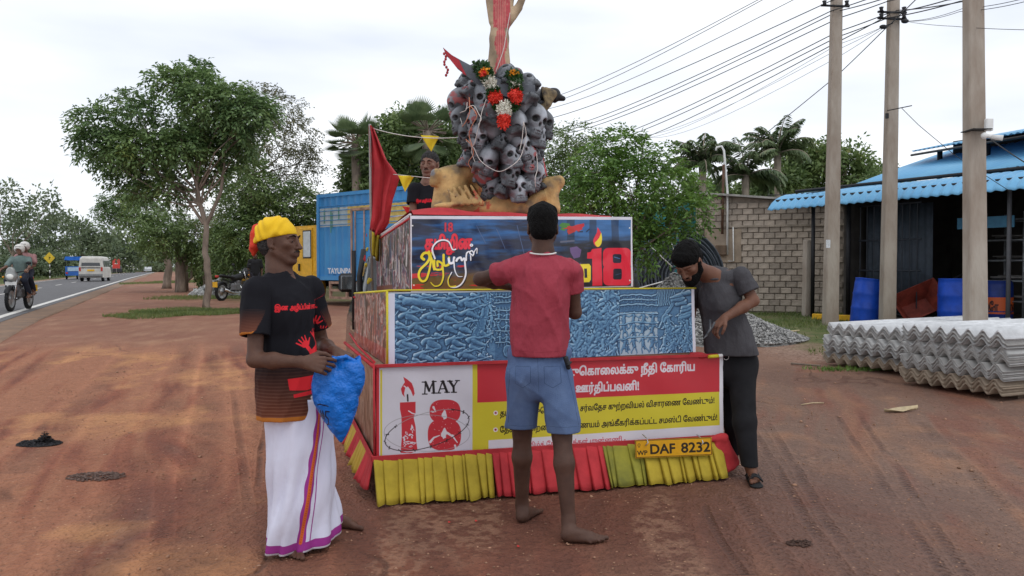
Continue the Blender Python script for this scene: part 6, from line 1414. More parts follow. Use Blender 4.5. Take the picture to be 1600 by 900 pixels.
# "8"
th = np.linspace(0,2 * PI,40)[:-1]; A.poly([Zm(548 + 80 * math.copysign(abs(math.cos(t)) ** .75,math.cos(t)),343 + 62 * math.copysign(abs(math.sin(t)) ** .8,math.sin(t))) for t in th],Rc); A.poly([Zm(545 + 86 * math.copysign(abs(math.cos(t)) ** .7,math.cos(t)),465 + 82 * math.copysign(abs(math.sin(t)) ** .75,math.sin(t))) for t in th],Rc)
blotch(544, 362, 13, 22, Wc, 14, .15); blotch(543, 458, 15, 27, Wc, 14, .15)
A.line(Zs([(472,502),(490,480),(520,468)]),12,Wc,4); A.line(Zs([(560,455),(590,475),(612,505)]),11,Wc,4); A.line(Zs([(488,320),(500,345)]),10,Wc,3); A.line(Zs([(600,520),(606,545)]),9,Wc); blotch(590,470,9,5,Wc); blotch(485,345,8,4,Wc)
for k in range(60): blotch(rr.uniform(470, 625), rr.uniform(290, 545), 1.5, 1.5, Wc, 6)
# barbed wire ellipse
def ell(cx, cy, rx, ry, rot, a0, a1, wd, col):
 t = np.linspace(a0,a1,60); x = rx * np.cos(t); y = ry * np.sin(t); A.line([Zm(cx + a * math.cos(rot) - b * math.sin(rot),cy + a * math.sin(rot) + b * math.cos(rot)) for a,b in zip(x,y)],wd,col)
gy = srgb((150,146,150)); ell(455,455,222,95,.02,0,6.3,2.2,gy); ell(455,440,226,88,-.30,-.9,4.0,3.6,srgb((50,44,46))); ell(455,440,226,88,-.30,4.0,5.45,2.4,gy)
for a in np.linspace(-.8, 4.0, 13):
 x,y = 226 * math.cos(a),88 * math.sin(a); cx = 455 + x * math.cos(-.3) - y * math.sin(-.3); cy = 440 + x * math.sin(-.3) + y * math.cos(-.3)
 for k in range(3): d = rr.uniform(0,PI); A.line([Zm(cx - 8 * math.cos(d),cy - 8 * math.sin(d)),Zm(cx + 8 * math.cos(d),cy + 8 * math.sin(d))],2.6,srgb((45,40,42)))
nz = vnoise((420, 1700), (5, 20), 3)[..., None]; A.im *= .93 + .12 * nz
bw_ = lambda a, b: .004 * np.sin(a * 11 + b * 2) + .003 * np.sin(b * 7 + a * 23)
def placed(nm, B0, B1, B2, B3, m, nu, nv, disp, y):
 o = Vector(tl(B0.x,y,B0.z)); ax = Vector(tl(B1.x,y,B1.z)) - o; ay = Vector(tl(B3.x,y,B3.z)) - o; cz = Vector(tl(B2.x,y,B2.z)) - o
 a,b = np.meshgrid(np.linspace(0,1,nu + 1),np.linspace(0,1,nv + 1)); a = a.ravel(); b = b.ravel(); V = np.array(o) + a[:,None] * (1 - b[:,None]) * np.array(ax) + b[:,None] * (1 - a[:,None]) * np.array(ay) + (a * b)[:,None] * np.array(cz)
 V[:,1] -= np.abs(disp(a,b)) + .001; i = (np.arange(nu)[None] + (nu + 1) * np.arange(nv)[:,None]).ravel(); return npmesh(nm,V,np.stack([i,i + 1,i + nu + 2,i + nu + 1],1),m,fl,np.c_[a,b],True)
placed('lower_banner',B0,B1,B2,B3,artmat('lower_banner_print',A,.42,spec=.35,bump=.15,bs=3),60,14,bw_,.004)
# ---- relief photographs (middle tier)
def relief_image(W, H):
 h = vnoise((H, W), (6, 30), 5) * 3; r = np.random.default_rng(12)
 def cap(a, b, ra, rb, base):
  m = max(ra,rb) + 1; x0 = int(max(0,min(a[0],b[0]) - m)); x1 = int(min(W,max(a[0],b[0]) + m + 1)); y0 = int(max(0,min(a[1],b[1]) - m)); y1 = int(min(H,max(a[1],b[1]) + m + 1))
  if x1 <= x0 or y1 <= y0: return
  X,Y = np.meshgrid(np.arange(x0,x1) + .5,np.arange(y0,y1) + .5); ba = (b[0] - a[0],b[1] - a[1]); t = np.clip(((X - a[0]) * ba[0] + (Y - a[1]) * ba[1]) / max(ba[0] ** 2 + ba[1] ** 2,1e-6),0,1)
  d2 = (X - a[0] - t * ba[0]) ** 2 + (Y - a[1] - t * ba[1]) ** 2; rad = ra + (rb - ra) * t; z = base + np.sqrt(np.maximum(rad ** 2 - d2,0)) * 1.0; z[d2 > rad ** 2] = -99; h[y0:y1,x0:x1] = np.maximum(h[y0:y1,x0:x1],z)
 def fig(x, y, s, ang, base, helm=False):
  c, sn = math.cos(ang), math.sin(ang); T = lambda u, v: (x + s * (u * c - v * sn), y + s * (u * sn + v * c))
  cap(T(0,-.1),T(0,.35),s * .14,s * .12,base); cap(T(0,-.34),T(0,-.34),s * .11,s * .11,base + 1.5)
  if helm: cap(T(-.13, -.38), T(.13, -.38), s * .05, s * .05, base + 3)
  for sg in (-1, 1):
   a1 = r.uniform(-.6,.9); e = (sg * (.18 + .14 * math.cos(a1)),-.05 + .2 * math.sin(a1)); cap(T(sg * .13,-.13),T(*e),s * .055,s * .05,base + 1); cap(T(*e),T(e[0] + r.uniform(-.2,.2),e[1] + r.uniform(-.22,.15)),s * .05,s * .035,base + 1.5)
   k = (sg * r.uniform(.08,.28),.55 + r.uniform(-.08,.08)); cap(T(sg * .07,.33),T(*k),s * .075,s * .06,base); cap(T(*k),T(k[0] + r.uniform(-.15,.15),.85),s * .06,s * .04,base)
 # 1: rows of kneeling soldiers with rifles, left 30%
 for j in range(6):
  for i in range(4):
   x = (i + .5 + .3 * (j % 2) + r.uniform(-.2,.2)) * W * .068 + 10; y = (j + .6 + r.uniform(-.2,.2)) * H / 5.6; fig(x,y,92,.5 + r.uniform(-.2,.2),6,True); cap((x - 60,y + 10),(x + 84,y - 20),9,5,17); cap((x - 26,y + 18),(x + 40,y + 46),20,12,9); cap((x - 62,y + 18),(x - 20,y - 4),17,12,11); cap((x + 10,y - 30),(x + 60,y - 6),14,8,12)
 cap((W * .05,H * .12),(W * .2,H * .22),24,18,10); cap((W * .07,H * .05),(W * .26,H * .16),10,8,12)
 # crowd to the right of the rifles
 for k in range(46): x = r.uniform(.255,.315) * W; y = r.uniform(.02,1) * H; fig(x,y,r.uniform(50,74),r.uniform(-.4,.4),7 + r.uniform(0,4))
 for k in range(14): x = W * .26 + k * 5; cap((x - 30, H * .72 + k * 4), (x + 26, H * .45 - k * 8), 5, 4, 10)
 # 2: shelves with seated figures and a melon
 x0, x1 = W * .325, W * .42
 for j, y in enumerate((.08, .16, .27, .4, .56, .74)):
  cap((x0, H * y), (x1, H * y + 3), 4, 4, 16)
  for i in range(int(4 if j > 2 else 9)): n_ = 4 if j > 2 else 9; fig(x0 + (i + .5) * (x1 - x0) / n_,H * y - (24 if j > 2 else 10),62 if j > 2 else 24,0,9)
 for k in range(-4, 5):
  t = np.linspace(-1,1,14); X = x0 + (x1 - x0) * .5 + 44 * np.sin(k * .35) * np.sqrt(1 - t * t * .95); Y = H * .87 + 34 * t
  for a, b in zip(list(zip(X, Y))[:-1], list(zip(X, Y))[1:]): cap(a, b, 4.5, 4.5, 12 + 3 * math.cos(k * .35))
 # 3: swirling crowd (behind the man and right of him)
 for k in range(210): x = r.uniform(.425,.73) * W; y = r.uniform(-.02,1.02) * H; fig(x,y,r.uniform(62,118),r.uniform(-1.2,1.2),4 + r.uniform(0,7) + (y / H) * 4)
 for k in range(26): x = r.uniform(.58,.72) * W; y = r.uniform(0,1) * H; t = r.uniform(0,PI); cap((x,y),(x + 60 * math.cos(t),y - 50 * math.sin(t)),14,7,11)
 white = np.zeros((H, W))
 # 4: ledges with figures against pale wall
 x0, x1 = W * .735, W * .865
 h[:, int(x0):int(x1)] = 3
 for j, y in enumerate((.10, .17, .25, .38, .52, .74)):
  yy = H * y; cap((x0,yy + 4),((x0 + x1) / 2,yy - 2),5,5,14); cap(((x0 + x1) / 2,yy - 2),(x1,yy + 2),5,5,14); n_ = 11 if j < 3 else 4
  for i in range(n_): fig(x0 + (i + .5) * (x1 - x0) / n_,yy + (26 if j >= 3 else 8),84 if j >= 3 else 24,r.uniform(-.25,.25),6)
 white[int(H * .36):, int(x0):int(x1)] = 1
 # 5: children and bodies, diagonal rays top left
 for k in range(12): a = W * (.872 + .005 * k); cap((a, H * .02), (a - 26 + k * 5, H * .26), 3.5, 5, 8)
 for k in range(11): cap((W * (.87 + .006 * k),H * (.6 - .04 * k)),(W * (.90 + .007 * k),H * (.34 - .035 * k)),6,5,9)
 for k in range(8): x = W * r.uniform(.93,.985); y = H * (.08 + .05 * k); cap((x - 40,y + 12),(x + 26,y - 4),12,18,9 + k * .3)
 for k in range(44): x = r.uniform(.885,.995) * W; y = r.uniform(.42,1.0) * H; fig(x,y,r.uniform(64,96),r.uniform(-1.0,1.0),6 + (y / H) * 7)
 wx = (vnoise((H,W),(9,36),41,3) - .5) * 26; wy = (vnoise((H,W),(9,36),42,3) - .5) * 24; jj,ii = np.meshgrid(np.arange(H),np.arange(W),indexing='ij'); h = h[np.clip((jj + wy).astype(int),0,H - 1),np.clip((ii + wx).astype(int),0,W - 1)]
 h = (h + np.roll(h,1,0) + np.roll(h,1,1) + np.roll(h,-1,0) + np.roll(h,-1,1)) / 5; h += 7 * np.abs(vnoise((H,W),(12,50),9) - .5) + vnoise((H,W),(50,200),8) * 1.5
 gy_,gx = np.gradient(h); nx,ny = -gx,-gy_; nzv = 1.15; ln = np.sqrt(nx ** 2 + ny ** 2 + nzv ** 2); sh = (nx * -.4 + ny * -.75 + nzv * .5) / ln; sh = np.clip(.42 + sh * .62,0,1)
 bl = h.copy();
 for _ in range(3): bl = (bl + np.roll(bl,5,0) + np.roll(bl,-5,0) + np.roll(bl,5,1) + np.roll(bl,-5,1)) / 5
 ao = np.clip(.62 + (h - bl) * .07,.15,1.25); v = sh * ao; v = np.clip((v - .12) / .85,0,1); v = v ** 1.15
 pale = np.clip((h < 5.2) * white,0,1) * .8; c = np.zeros((H,W,3)); st = [(0,(34,56,84)),(.25,(66,106,144)),(.5,(112,158,192)),(.75,(158,194,217)),(1,(208,226,236))]
 v2 = v * (.86 + .3 * vnoise((H, W), (3, 9), 77)); xs = [a for a, _ in st]
 tint = np.ones((H,W)); tint[:,int(W * .0):int(W * .3)] = .88; tint[:,int(W * .325):int(W * .42)] = .72; tint[:,int(W * .735):int(W * .865)] = .78
 v2 = v2 * tint
 for ch in range(3): c[..., ch] = np.interp(v2, xs, [q_[ch] for _, q_ in st])
 c = c * (1 - pale[..., None]) + np.array((188, 205, 214)) * pale[..., None]
 return srgb(c * .95 + np.array((150, 168, 180)) * .05)
MW, MH = 2000, 420
mi = Art(MW, MH, (0, 0, 0)); mi.im = relief_image(MW, MH)
x_ = lambda px: int((px - 606) / 479 * MW)
mi.im[:,:x_(616)] = srgb((214,216,232)); mi.im[:,x_(1080):] = srgb((222,222,232)); mi.im[:7] = srgb((190,200,208));
placed('middle_banner', M0, M1, M2, M3, artmat('relief_photo_print', mi, .4, spec=.3), 60, 14, bw_, .086)
# ---- top banner
q = [(641, 337), (988, 339), (989, 448), (642, 456)]
A = Art(1400, 460, srgb((30, 52, 92)), q); W_, H_ = 1400, 460
n1 = vnoise((H_,W_),(14,7),31,5)[...,None]; n2 = vnoise((H_,W_),(22,10),32,5)[...,None]; yy = np.linspace(0,1,H_)[:,None,None]; xx = np.linspace(0,1,W_)[None,:,None]
sky1 = srgb((40,46,78)) * (1 - n1) * 1.2 + srgb((28,92,150)) * np.clip((n1 - .42) * 3,0,1); left = sky1 * (1 - np.clip((yy - .25) * .7,0,.4))
left = left * (1 - np.clip((n2 - .5) * 4, 0, .8)) + srgb((22, 26, 44)) * np.clip((n2 - .5) * 4, 0, .8)
bot = np.clip((yy - .72 - .12 * (n1 - .5)) * 8,0,1) * (xx < .42); left = left * (1 - bot) + (srgb((120,60,44)) * n2 + srgb((110,104,40)) * (1 - n2) * .8) * bot
left = left * (1 - .9 * ((n1 > .6) & (yy > .66) & (xx < .4))) + srgb((206,40,36)) * .9 * ((n1 > .6) & (yy > .66) & (xx < .4))
rb = np.clip((xx - .60) * 9,0,1); dark = srgb((26,26,36)) * (.7 + .7 * n1) ; top = np.clip((.36 - yy + .12 * (n2 - .5)) * 9,0,1) * (.35 + .65 * (np.sin(xx * 60) > -.5)); dark = dark * (1 - top) + srgb((52,104,160)) * (.6 + .7 * n2) * top
A.im = left * (1 - rb) + dark * rb
A.im = np.clip(A.im, 0, 1)
Zt = lambda x, y: (540 + x / 3.4625, 320 + y / 3.4625); Zt2 = lambda L_: [Zt(*p) for p in L_]
Zr = lambda x, y: (840 + x / 3.2139, 320 + y / 3.2139); Zr2 = lambda L_: [Zr(*p) for p in L_]
Rd = srgb((226, 40, 62)); Yl = srgb((238, 214, 44)); Wh = srgb((240, 238, 244)); Dk = srgb((24, 22, 36))
for k in range(26): x,y = rr.uniform(870,960),rr.uniform(350,440); A.line([(x,y),(x + rr.uniform(-14,14),y + rr.uniform(-4,4))],rr.uniform(3,10),srgb(rr.choice([(46,54,92),(70,76,110),(20,20,30),(104,82,124),(34,44,70)])))
for (x, y, cx) in ((882, 355, (70, 130, 50)), (893, 357, (190, 50, 40)), (903, 356, (200, 40, 50))):
 th = np.linspace(0,2 * PI,15)[:-1]; k = 1 + .35 * rr.normal(size=14); A.poly(np.c_[x + 9 * np.cos(th) * k,y + 5 * np.sin(th) * k],srgb(cx))
for k in range(4): A.line([(745 + k * 32,352 + 6 * (k % 2)),(760 + k * 30,380 + 8 * (k % 3))],4,srgb((76,96,134)))
A.poly(Zr2([(165, 215), (200, 208), (222, 225), (215, 262), (185, 270), (168, 240)]), srgb((106, 80, 128)))
A.line(Zr2([(120,186),(185,180)]),12,srgb((92,96,116))); A.line(Zr2([(124,205),(180,200)]),9,srgb((14,14,22)))
# red/yellow lettering at the left
A.text('18', Zt(540, 143), Zt(582, 143), 13.5, srgb((206, 50, 72)), bold=2.6, outline=Dk, ob=2)
A.text('தமிழின', Zt(432, 240), Zt(684, 236), 19, Rd, bold=4.6, outline=Dk, ob=2.5)
def stroke(L_, w0, col, w1=None, sh=True):
 if sh: A.line([Zt(x + 4, y + 5) for x, y in L_], w0 + 3, Dk, (w1 or w0) + 3)
 A.line(Zt2(L_), w0 * 1.25, col, (w1 or w0) * 1.25)
def crv(P4, n=14):
 out = []; P4 = [np.array(p, float) for p in P4]
 for i in range(len(P4) - 1):
  p0 = P4[max(i - 1, 0)]; p1 = P4[i]; p2 = P4[i + 1]; p3 = P4[min(i + 2, len(P4) - 1)]
  for k in range(n): t = k / n; out.append(tuple(.5 * ((2 * p1) + (-p0 + p2) * t + (2 * p0 - 5 * p1 + 4 * p2 - p3) * t * t + (-p0 + 3 * p1 - 3 * p2 + p3) * t ** 3)))
 return out + [tuple(P4[-1])]
stroke(crv([(425,295),(412,282),(425,262),(448,262),(456,285),(440,315),(405,350),(396,385),(412,412),(436,405),(452,360),(462,310),(466,260)]),13,Yl,9)
stroke(crv([(452,252),(470,300),(480,350)]),9,Yl); stroke(crv([(482,300),(485,345),(520,348),(525,320),(500,305),(500,330)]),10,Yl); stroke(crv([(485,290),(470,240),(490,205),(525,190),(560,200),(580,240),(598,240)]),8,Wh,6); stroke(crv([(527,340),(530,390),(515,430),(485,440),(462,420)]),9,Yl,4)
stroke(crv([(532,270),(535,325),(560,320),(562,285)]),11,Yl); stroke(crv([(560,290),(566,315),(585,310),(590,285)]),11,Wh); stroke(crv([(588,290),(592,350),(610,385),(634,388)]),7,Wh,3)
stroke(crv([(602,302),(610,290),(625,285),(632,300),(645,290),(650,330),(652,380),(632,425),(600,445),(565,440),(556,405),(575,365)]),11,Wh,5); stroke(crv([(598,440),(565,440),(556,405),(565,380)]),7,Yl,4,False)
stroke(crv([(655,300),(658,262),(676,255),(680,300)]),8,Wh,5); stroke(crv([(684,270),(674,258),(685,248),(696,262),(690,275),(700,250),(712,235),(712,262)]),7,Wh,4); stroke([(683,218),(684,218)],15,Wh); stroke([(683,218),(684,218)],5,srgb((150,155,180)),sh=False)
# big D 18 with flame, right
A.poly(Zr2([(205,298),(262,296),(270,308),(270,375),(262,388),(205,390)]),Yl); A.poly(Zr2([(236,320),(250,319),(251,366),(237,367)]),Dk)
A.text('RECOR', (862, 441), (903, 441), 28, Yl, bold=3) if 0 else None
A.poly(Zr2([(276,222),(322,216),(326,405),(278,407),(276,270),(250,270),(250,240),(268,236)]),Rd)
def rrect(x0, y0, x1, y1, r_, col):
 P_ = []
 for (cx,cy,a0) in ((x1 - r_,y0 + r_,-PI / 2),(x1 - r_,y1 - r_,0),(x0 + r_,y1 - r_,PI / 2),(x0 + r_,y0 + r_,PI)):
  P_ += [Zr(cx + r_ * math.cos(a0 + t), cy + r_ * math.sin(a0 + t)) for t in np.linspace(0, PI / 2, 6)]
 A.poly(P_, col)
rrect(330,216,470,322,26,Rd); rrect(330,300,472,405,26,Rd); rrect(379,247,422,292,9,srgb((34,36,52))); rrect(381,320,424,375,9,srgb((30,32,46))); A.line(Zr2([(388,262),(414,270)]),5,srgb((80,120,170))); A.line(Zr2([(392,352),(418,345)]),4,srgb((60,80,110)))
A.poly(Zr2(crv([(303,112),(318,135),(326,165),(320,195),(305,212),(288,200),(282,178),(292,155),(300,140)])),Rd); A.poly(Zr2(crv([(322,138),(326,168),(320,198),(303,211),(290,192),(300,180),(312,165)])),Yl)
A.poly([(641,336.5),(989,338.5),(989,343.5),(641,342)],srgb((214,212,222))); A.poly([(640,336),(643.5,336),(643.5,457),(640,457)],srgb((214,208,214))); A.poly([(986,338),(990,338),(990,449),(986,449)],srgb((220,218,226))); A.poly([(641,454.5),(990,446.6),(990,450),(641,457)],srgb((200,196,205)))
for (x,y) in ((644.5,352.5),(646.5,445.5),(984,356),(984,438)): A.line([(x,y),(x + .3,y)],9,srgb((225,222,215)))
placed('upper_banner',T0,T1,T2,T3,artmat('upper_banner_print',A,.3,spec=.55,bump=.5,bs=5),90,28,lambda a,b: .004 * np.sin(a * 19 + b * 5) + .004 * np.sin(b * 9 - a * 31 + 2 * np.sin(a * 13)) + .003 * np.sin(a * 57 + b * 8),.546)
# ---- left side panels: photo collages
def collage(seed, W, H, pal, x0c=.5):
 r = np.random.default_rng(seed); a = Art(W,H,(0,0,0)); ncol = vnoise((H,W),(5,18),seed,5); im = np.zeros((H,W,3)); v = np.clip((ncol - .3) * 2.4,0,.999); pal = np.array([srgb(p) for p in pal]); ix = v * (len(pal) - 1); i0 = ix.astype(int); f = (ix - i0)[...,None]; im = pal[i0] * (1 - f) + pal[np.minimum(i0 + 1,len(pal) - 1)] * f; a.im = im
 for k in range(70):
  x,y = r.uniform(0,W),r.uniform(H * .15,H); c = pal[int(r.integers(len(pal)))]; s = r.uniform(20,70); a.line([(x,y),(x + r.uniform(-6,6),y - s * 1.6)],s * .5,c,s * .3); a.line([(x,y - s * 1.95),(x,y - s * 2)],s * .36,srgb((96,66,54)))
 for k in range(50): x = r.uniform(0,W); y = r.uniform(0,H); a.line([(x,y),(x + r.uniform(-6,6),y + r.uniform(20,120))],r.uniform(2,9),pal[int(r.integers(len(pal)))])
 return a
P1 = [(50,34,34),(120,70,58),(176,120,104),(206,190,182),(168,50,44),(80,60,52),(150,142,140),(60,70,90)]
P2 = [(20,18,22),(84,60,58),(170,158,160),(40,50,96),(150,40,38),(206,196,194),(34,52,44),(60,44,42)]
P3 = [(70, 50, 42), (110, 80, 66), (130, 104, 90), (150, 128, 116), (88, 66, 56)]
def side(nm, x, y0, y1, z0, z1, art, back=None):
 n = 12; a,b = np.meshgrid(np.linspace(0,1,n + 1),np.linspace(0,1,7)); a = a.ravel(); b = b.ravel(); y = y1 + (y0 - y1) * a; V = np.c_[np.full(len(a),x) - .004 - .003 * np.sin(a * 21 + b * 6),y,z0 + (z1 - z0) * b - TILT * y]; i = (np.arange(n)[None] + (n + 1) * np.arange(6)[:,None]).ravel()
 return npmesh(nm,V,np.stack([i,i + 1,i + n + 2,i + n + 1],1),artmat(nm + '_print',art,.3,spec=.5,bump=.3,bs=5),fl,np.c_[a,b],True)
side('lower_side_banner',XB,.01,DB,zb0,zb1,collage(1,900,300,P3)); sm = collage(2,1100,320,P1); sm.im[250:,:] = sm.im[250:,:] * .5 + srgb((178,50,44)) * .5; sm.im[:,-22:] = srgb((196,180,60)); side('middle_side_banner',M0.x,.09,DM,zm0 + .01,zm1,sm)
st_ = collage(3,900,360,P2); st_.im[:22] = srgb((196,60,66)); st_.im[:10] = srgb((210,205,212)); st_.im[:,-10:] = srgb((180,120,120)); st_.im[320:,:500] = srgb((120,60,40)); side('upper_side_banner',T0.x,.55,DT,zt0 + .01,zt1,st_)
def bar(nm, a, b, r_, m): mb = MB(); mb.tube([tl(*a), tl(*b)], r_, 6); return mb.build(nm, m, fl)
bar('yellow_edging',(M0.x,.08,zm1),(M0.x,DM,zm1),.009,YTR); bar('yellow_edging',(M0.x,.08,zm1 + .004),(M1.x,.08,zm1 + .004),.006,YTR); bar('yellow_edging',(M0.x - .002,.08,zm0),(M0.x - .002,.08,zm1),.007,YTR)
bar('white_edging', (T0.x, .55, zt1), (T0.x, DT, zt1), .008, WHT)
mb = MB();
for z, y0, y1 in ((zt1 - .03, .55, DT),): mb.tube([tl(T0.x - .006, y0, z), tl(T0.x - .006, y1, z)], .007, 5)
mb.build('red_edging', REDC, fl)
mb = MB(); mb.tube([tl(XB - .01,0,zb1),tl(XB - .01,DB,zb1)],.014,6); mb.tube([tl(XB - .012,-.004,zb0),tl(XB - .012,-.004,zb1 + .01)],.008,6); mb.tube([tl(XB + .03,DM * .98,zb1 + .09),tl(XB + .0,1.4,zb1 + .05),tl(XB,.1,zb1 + .02)],.009,5); mb.build('red_edging',REDC,fl)
mb = MB(); mb.box(tl((XB + WB) / 2, -.012, zb1 + .006), (WB - XB, .02, .018)); mb.build('red_hem', REDC, fl)
# ledge tops
mb = MB(); mb.add([tl(XB,0,zb1 - .006),tl(WB,0,zb1 - .006),tl(WB,.12,zb1 - .006),tl(XB,.12,zb1 - .006)],[(0,1,2,3)]); mb.add([tl(M1.x - .01,0,zb1 - .005),tl(WB,0,zb1 - .005),tl(WB,DM,zb1 - .005),tl(M1.x - .01,DM,zb1 - .005)],[(0,1,2,3)]); mb.build('ledge_cloth',REDC,fl)
# cloth bunched where the man works, at the right corner of the ledge
def bunch(nm, c, r3, m, seed, parent=fl, vox=.008):
 s = SDF(); r = np.random.default_rng(seed); c = np.array(c)
 for k in range(7): a = c + r.normal(size=3) * np.array(r3) * .35; b = c + r.normal(size=3) * np.array(r3) * .6; s.rc(a,b,r3[2] * .45,r3[2] * .25,.02)
 V, Q = s.surf(vox, folds(seed, .01, (60, 60, 60), 4)); return npmesh(nm, V, Q, m, parent, smooth=True)
q_ = fl_at(1100, 552, .03); bunch('bunched_cloth', tl(q_.x, .03, q_.z - .02), (.13, .04, .035), REDC, 5)
q_ = fl_at(1115,557,-.02); mb = MB(); mb.tube([tl(q_.x - .045,-.03,q_.z),tl(q_.x + .03,-.03,q_.z + .004)],.012,8); mb.build('marker_pen',YTR,fl); mb = MB(); mb.tube([tl(q_.x + .03,-.03,q_.z + .004),tl(q_.x + .06,-.03,q_.z + .005)],.013,8); mb.build('pen_cap',WHT,fl)
mb = MB(); qq = fl_at(1131,558,-.01); mb.tube([tl(qq.x + .02 * math.cos(t) + .012,-.02,qq.z + .018 * math.sin(t)) for t in np.linspace(-2.6,2.4,12)],.0022,5); mb.build('tie_wire',WHT,fl)
# ---- pleated skirt
def skirt(nm, p0, p1, ztop, zbot, out, n, m, flare=.07, seed=1, hem=True):
 """pleats between two local xy points; out = outward direction"""
 r = np.random.default_rng(seed); p0 = np.array(p0,float); p1 = np.array(p1,float); out = np.array(out,float); dr = p1 - p0; L_ = np.linalg.norm(dr); dr /= L_; pts = []; w_ = L_ / n
 cw = np.cumsum(np.r_[0, r.uniform(.25, 1.8, n)]); cw = cw / cw[-1] * L_
 for i in range(n):
  k = r.uniform(.6, 1.3); s0 = cw[i]; w_ = cw[i + 1] - s0
  for (u,o) in ((0,.05),(.04,1.15 * k),(.10,1.25 * k),(.45,.95 * k),(.80,.55 * k),(.97,.15),(1.06,-.1)): pts.append((s0 + u * w_,o))
 pts.append((L_, 0)); rows = 7; V = []; ph = r.uniform(0, 6, 3); K = len(pts)
 for j in range(rows + 1):
  t = j / rows
  for idx, (s, o) in enumerate(pts):
   sw = .012 * math.sin(s * 9 + ph[0]) * t + .008 * math.sin(s * 23 + ph[1]) * t; a = o * (.004 + .026 * t); xy = p0 + dr * (s + .010 * t * math.sin(s * 31 + ph[2])) + out * (a + flare * t + sw)
   V.append(tl(xy[0], xy[1], ztop + (zbot(s / L_) - ztop) * t + (.006 * math.sin(s * 40) * t)))
 i = (np.arange(K - 1)[None] + K * np.arange(rows)[:,None]).ravel(); o = npmesh(nm,V,np.stack([i,i + 1,i + K + 1,i + K],1),m,fl,None,True); md = o.modifiers.new('t','SOLIDIFY'); md.thickness = .0015
 mb = MB(); mb.tube([V[K * rows + k] for k in range(0,K)],.0016,4,False); mb.build('hem_stitch',YTR if m is not REDC else REDC,o); return o
fx = lambda px, py=740: fl_at(px, py, -.05).x
zl = lambda px, py: fl_at(px, py, -.09).z
segs = [(XB - .02,fx(770),YELC,801,783,13,570),(fx(770),fx(943),REDC,781,768,12,770),(fx(943),fx(1005),OLIVE,768,765,5,943),(fx(1005),fx(1128),YELC,765,742,9,1005)]
for k, (x0, x1, m, ya, yb, n, pxa) in enumerate(segs):
 z0 = zl(pxa,ya); z1 = zl([770,943,1005,1122][k],yb); skirt('pleated_skirt',(x0,-.02),(x1,-.02),zb0 + .012,(lambda s,z0=z0,z1=z1: max(.012,z0 + (z1 - z0) * s)),(0,-1),n,m,.125,k + 1)
ys_ = [0, .35, .78, 1.15, 1.6, 2.1, DB]
for k in range(6): skirt('pleated_skirt',(XB - .015,ys_[k + 1]),(XB - .015,ys_[k]),zb0 + .012,lambda s: .07,(-1,0),max(6,int((ys_[k + 1] - ys_[k]) / .035)),REDC if k % 2 == 0 else YELC2,.045,20 + k)
for k in range(6): skirt('pleated_skirt',(WB + .015,ys_[k]),(WB + .015,ys_[k + 1]),zb0 + .012,lambda s: .13,(1,0),6,REDC if k % 2 == 0 else YELC2,.05,30 + k)
mb = MB(); mb.prism([tl(XB - .03,-.034,zb0 - .01),tl(WB + .0,-.034,zb0 - .01),tl(WB + .0,-.034,zb0 + .022),tl(XB - .03,-.034,zb0 + .022)],(0,.014,0)); mb.prism([tl(XB - .034,-.02,zb0 - .01),tl(XB - .034,DB,zb0 - .01),tl(XB - .034,DB,zb0 + .022),tl(XB - .034,-.02,zb0 + .022)],(.014,0,0)); mb.build('skirt_band',REDC,fl)
q_ = fl_at(1128, 712, -.06); s = SDF(); c = np.array(tl(q_.x + .0, -.05, q_.z));
for k in range(6): s.rc(c + np.array((-.03 + .012 * k,0,.12)),c + np.array((-.03 + .028 * k,-.02 + .01 * (k % 2),-.12 + .012 * k)),.022,.026,.012,sq=((0,1,0),.6))
s.rc(c + np.array((-.09,0,.115)),c + np.array((.02,0,.125)),.02,.025,.02); V,Q = s.surf(.007,folds(4,.008,(70,40,40),4)); npmesh('gathered_cloth',V,Q,REDC,fl,smooth=True)
# ---- number plate
c0 = fl_at(993,716,-.115); c1 = fl_at(1113,711,-.115); c2 = fl_at(1112,683,-.115); c3 = fl_at(992,688,-.115)
A = Art(840,210,srgb((214,158,22))); KP = srgb((44,36,24)); A.line([(8,8),(832,8),(832,202),(8,202),(8,8)],7,KP)
A.text('WP',(20,176),(128,176),52,KP,bold=2.2); A.text('DAF',(164,168),(428,168),112,KP,bold=4.5); A.text('8232',(500,166),(816,166),112,KP,bold=4.5)
th = np.linspace(0,2 * PI,20); A.line(np.c_[42 + 14 * np.cos(th),58 + 18 * np.sin(th)],4,KP); A.line([(42,46),(42,70)],5,KP); A.line([(34,84),(52,84)],4,KP)
A.im *= (.9 + .2 * vnoise((210, 840), (6, 24), 3))[..., None]
V = [tl(p.x, p.y, p.z) for p in (c0, c1, c2, c3)]; V += [(x, y + .004, z) for x, y, z in V]
mb = MB(); mb.add([(x,y + .001,z) for x,y,z in V],[(0,1,2,3),(7,6,5,4),(0,4,5,1),(1,5,6,2),(2,6,7,3),(3,7,4,0)]); pl_ = mb.build('number_plate',KP_ if 0 else BLACK,fl)
npmesh('plate_face',V[:4],[(0,1,2,3)],artmat('number_plate_print',A,.35,spec=.5),pl_,np.array([(0,0),(1,0),(1,1),(0,1)]))
for px in (1012,1098): qq = fl_at(px,694,-.13); mb = MB(); mb.tube([tl(qq.x - .012,-.122,qq.z - .012),tl(qq.x + .004,-.128,qq.z + .01),tl(qq.x + .006,-.10,qq.z + .035),tl(qq.x,-.05,qq.z + .05)],.004,6); mb.build('plate_hook',STEEL,pl_)
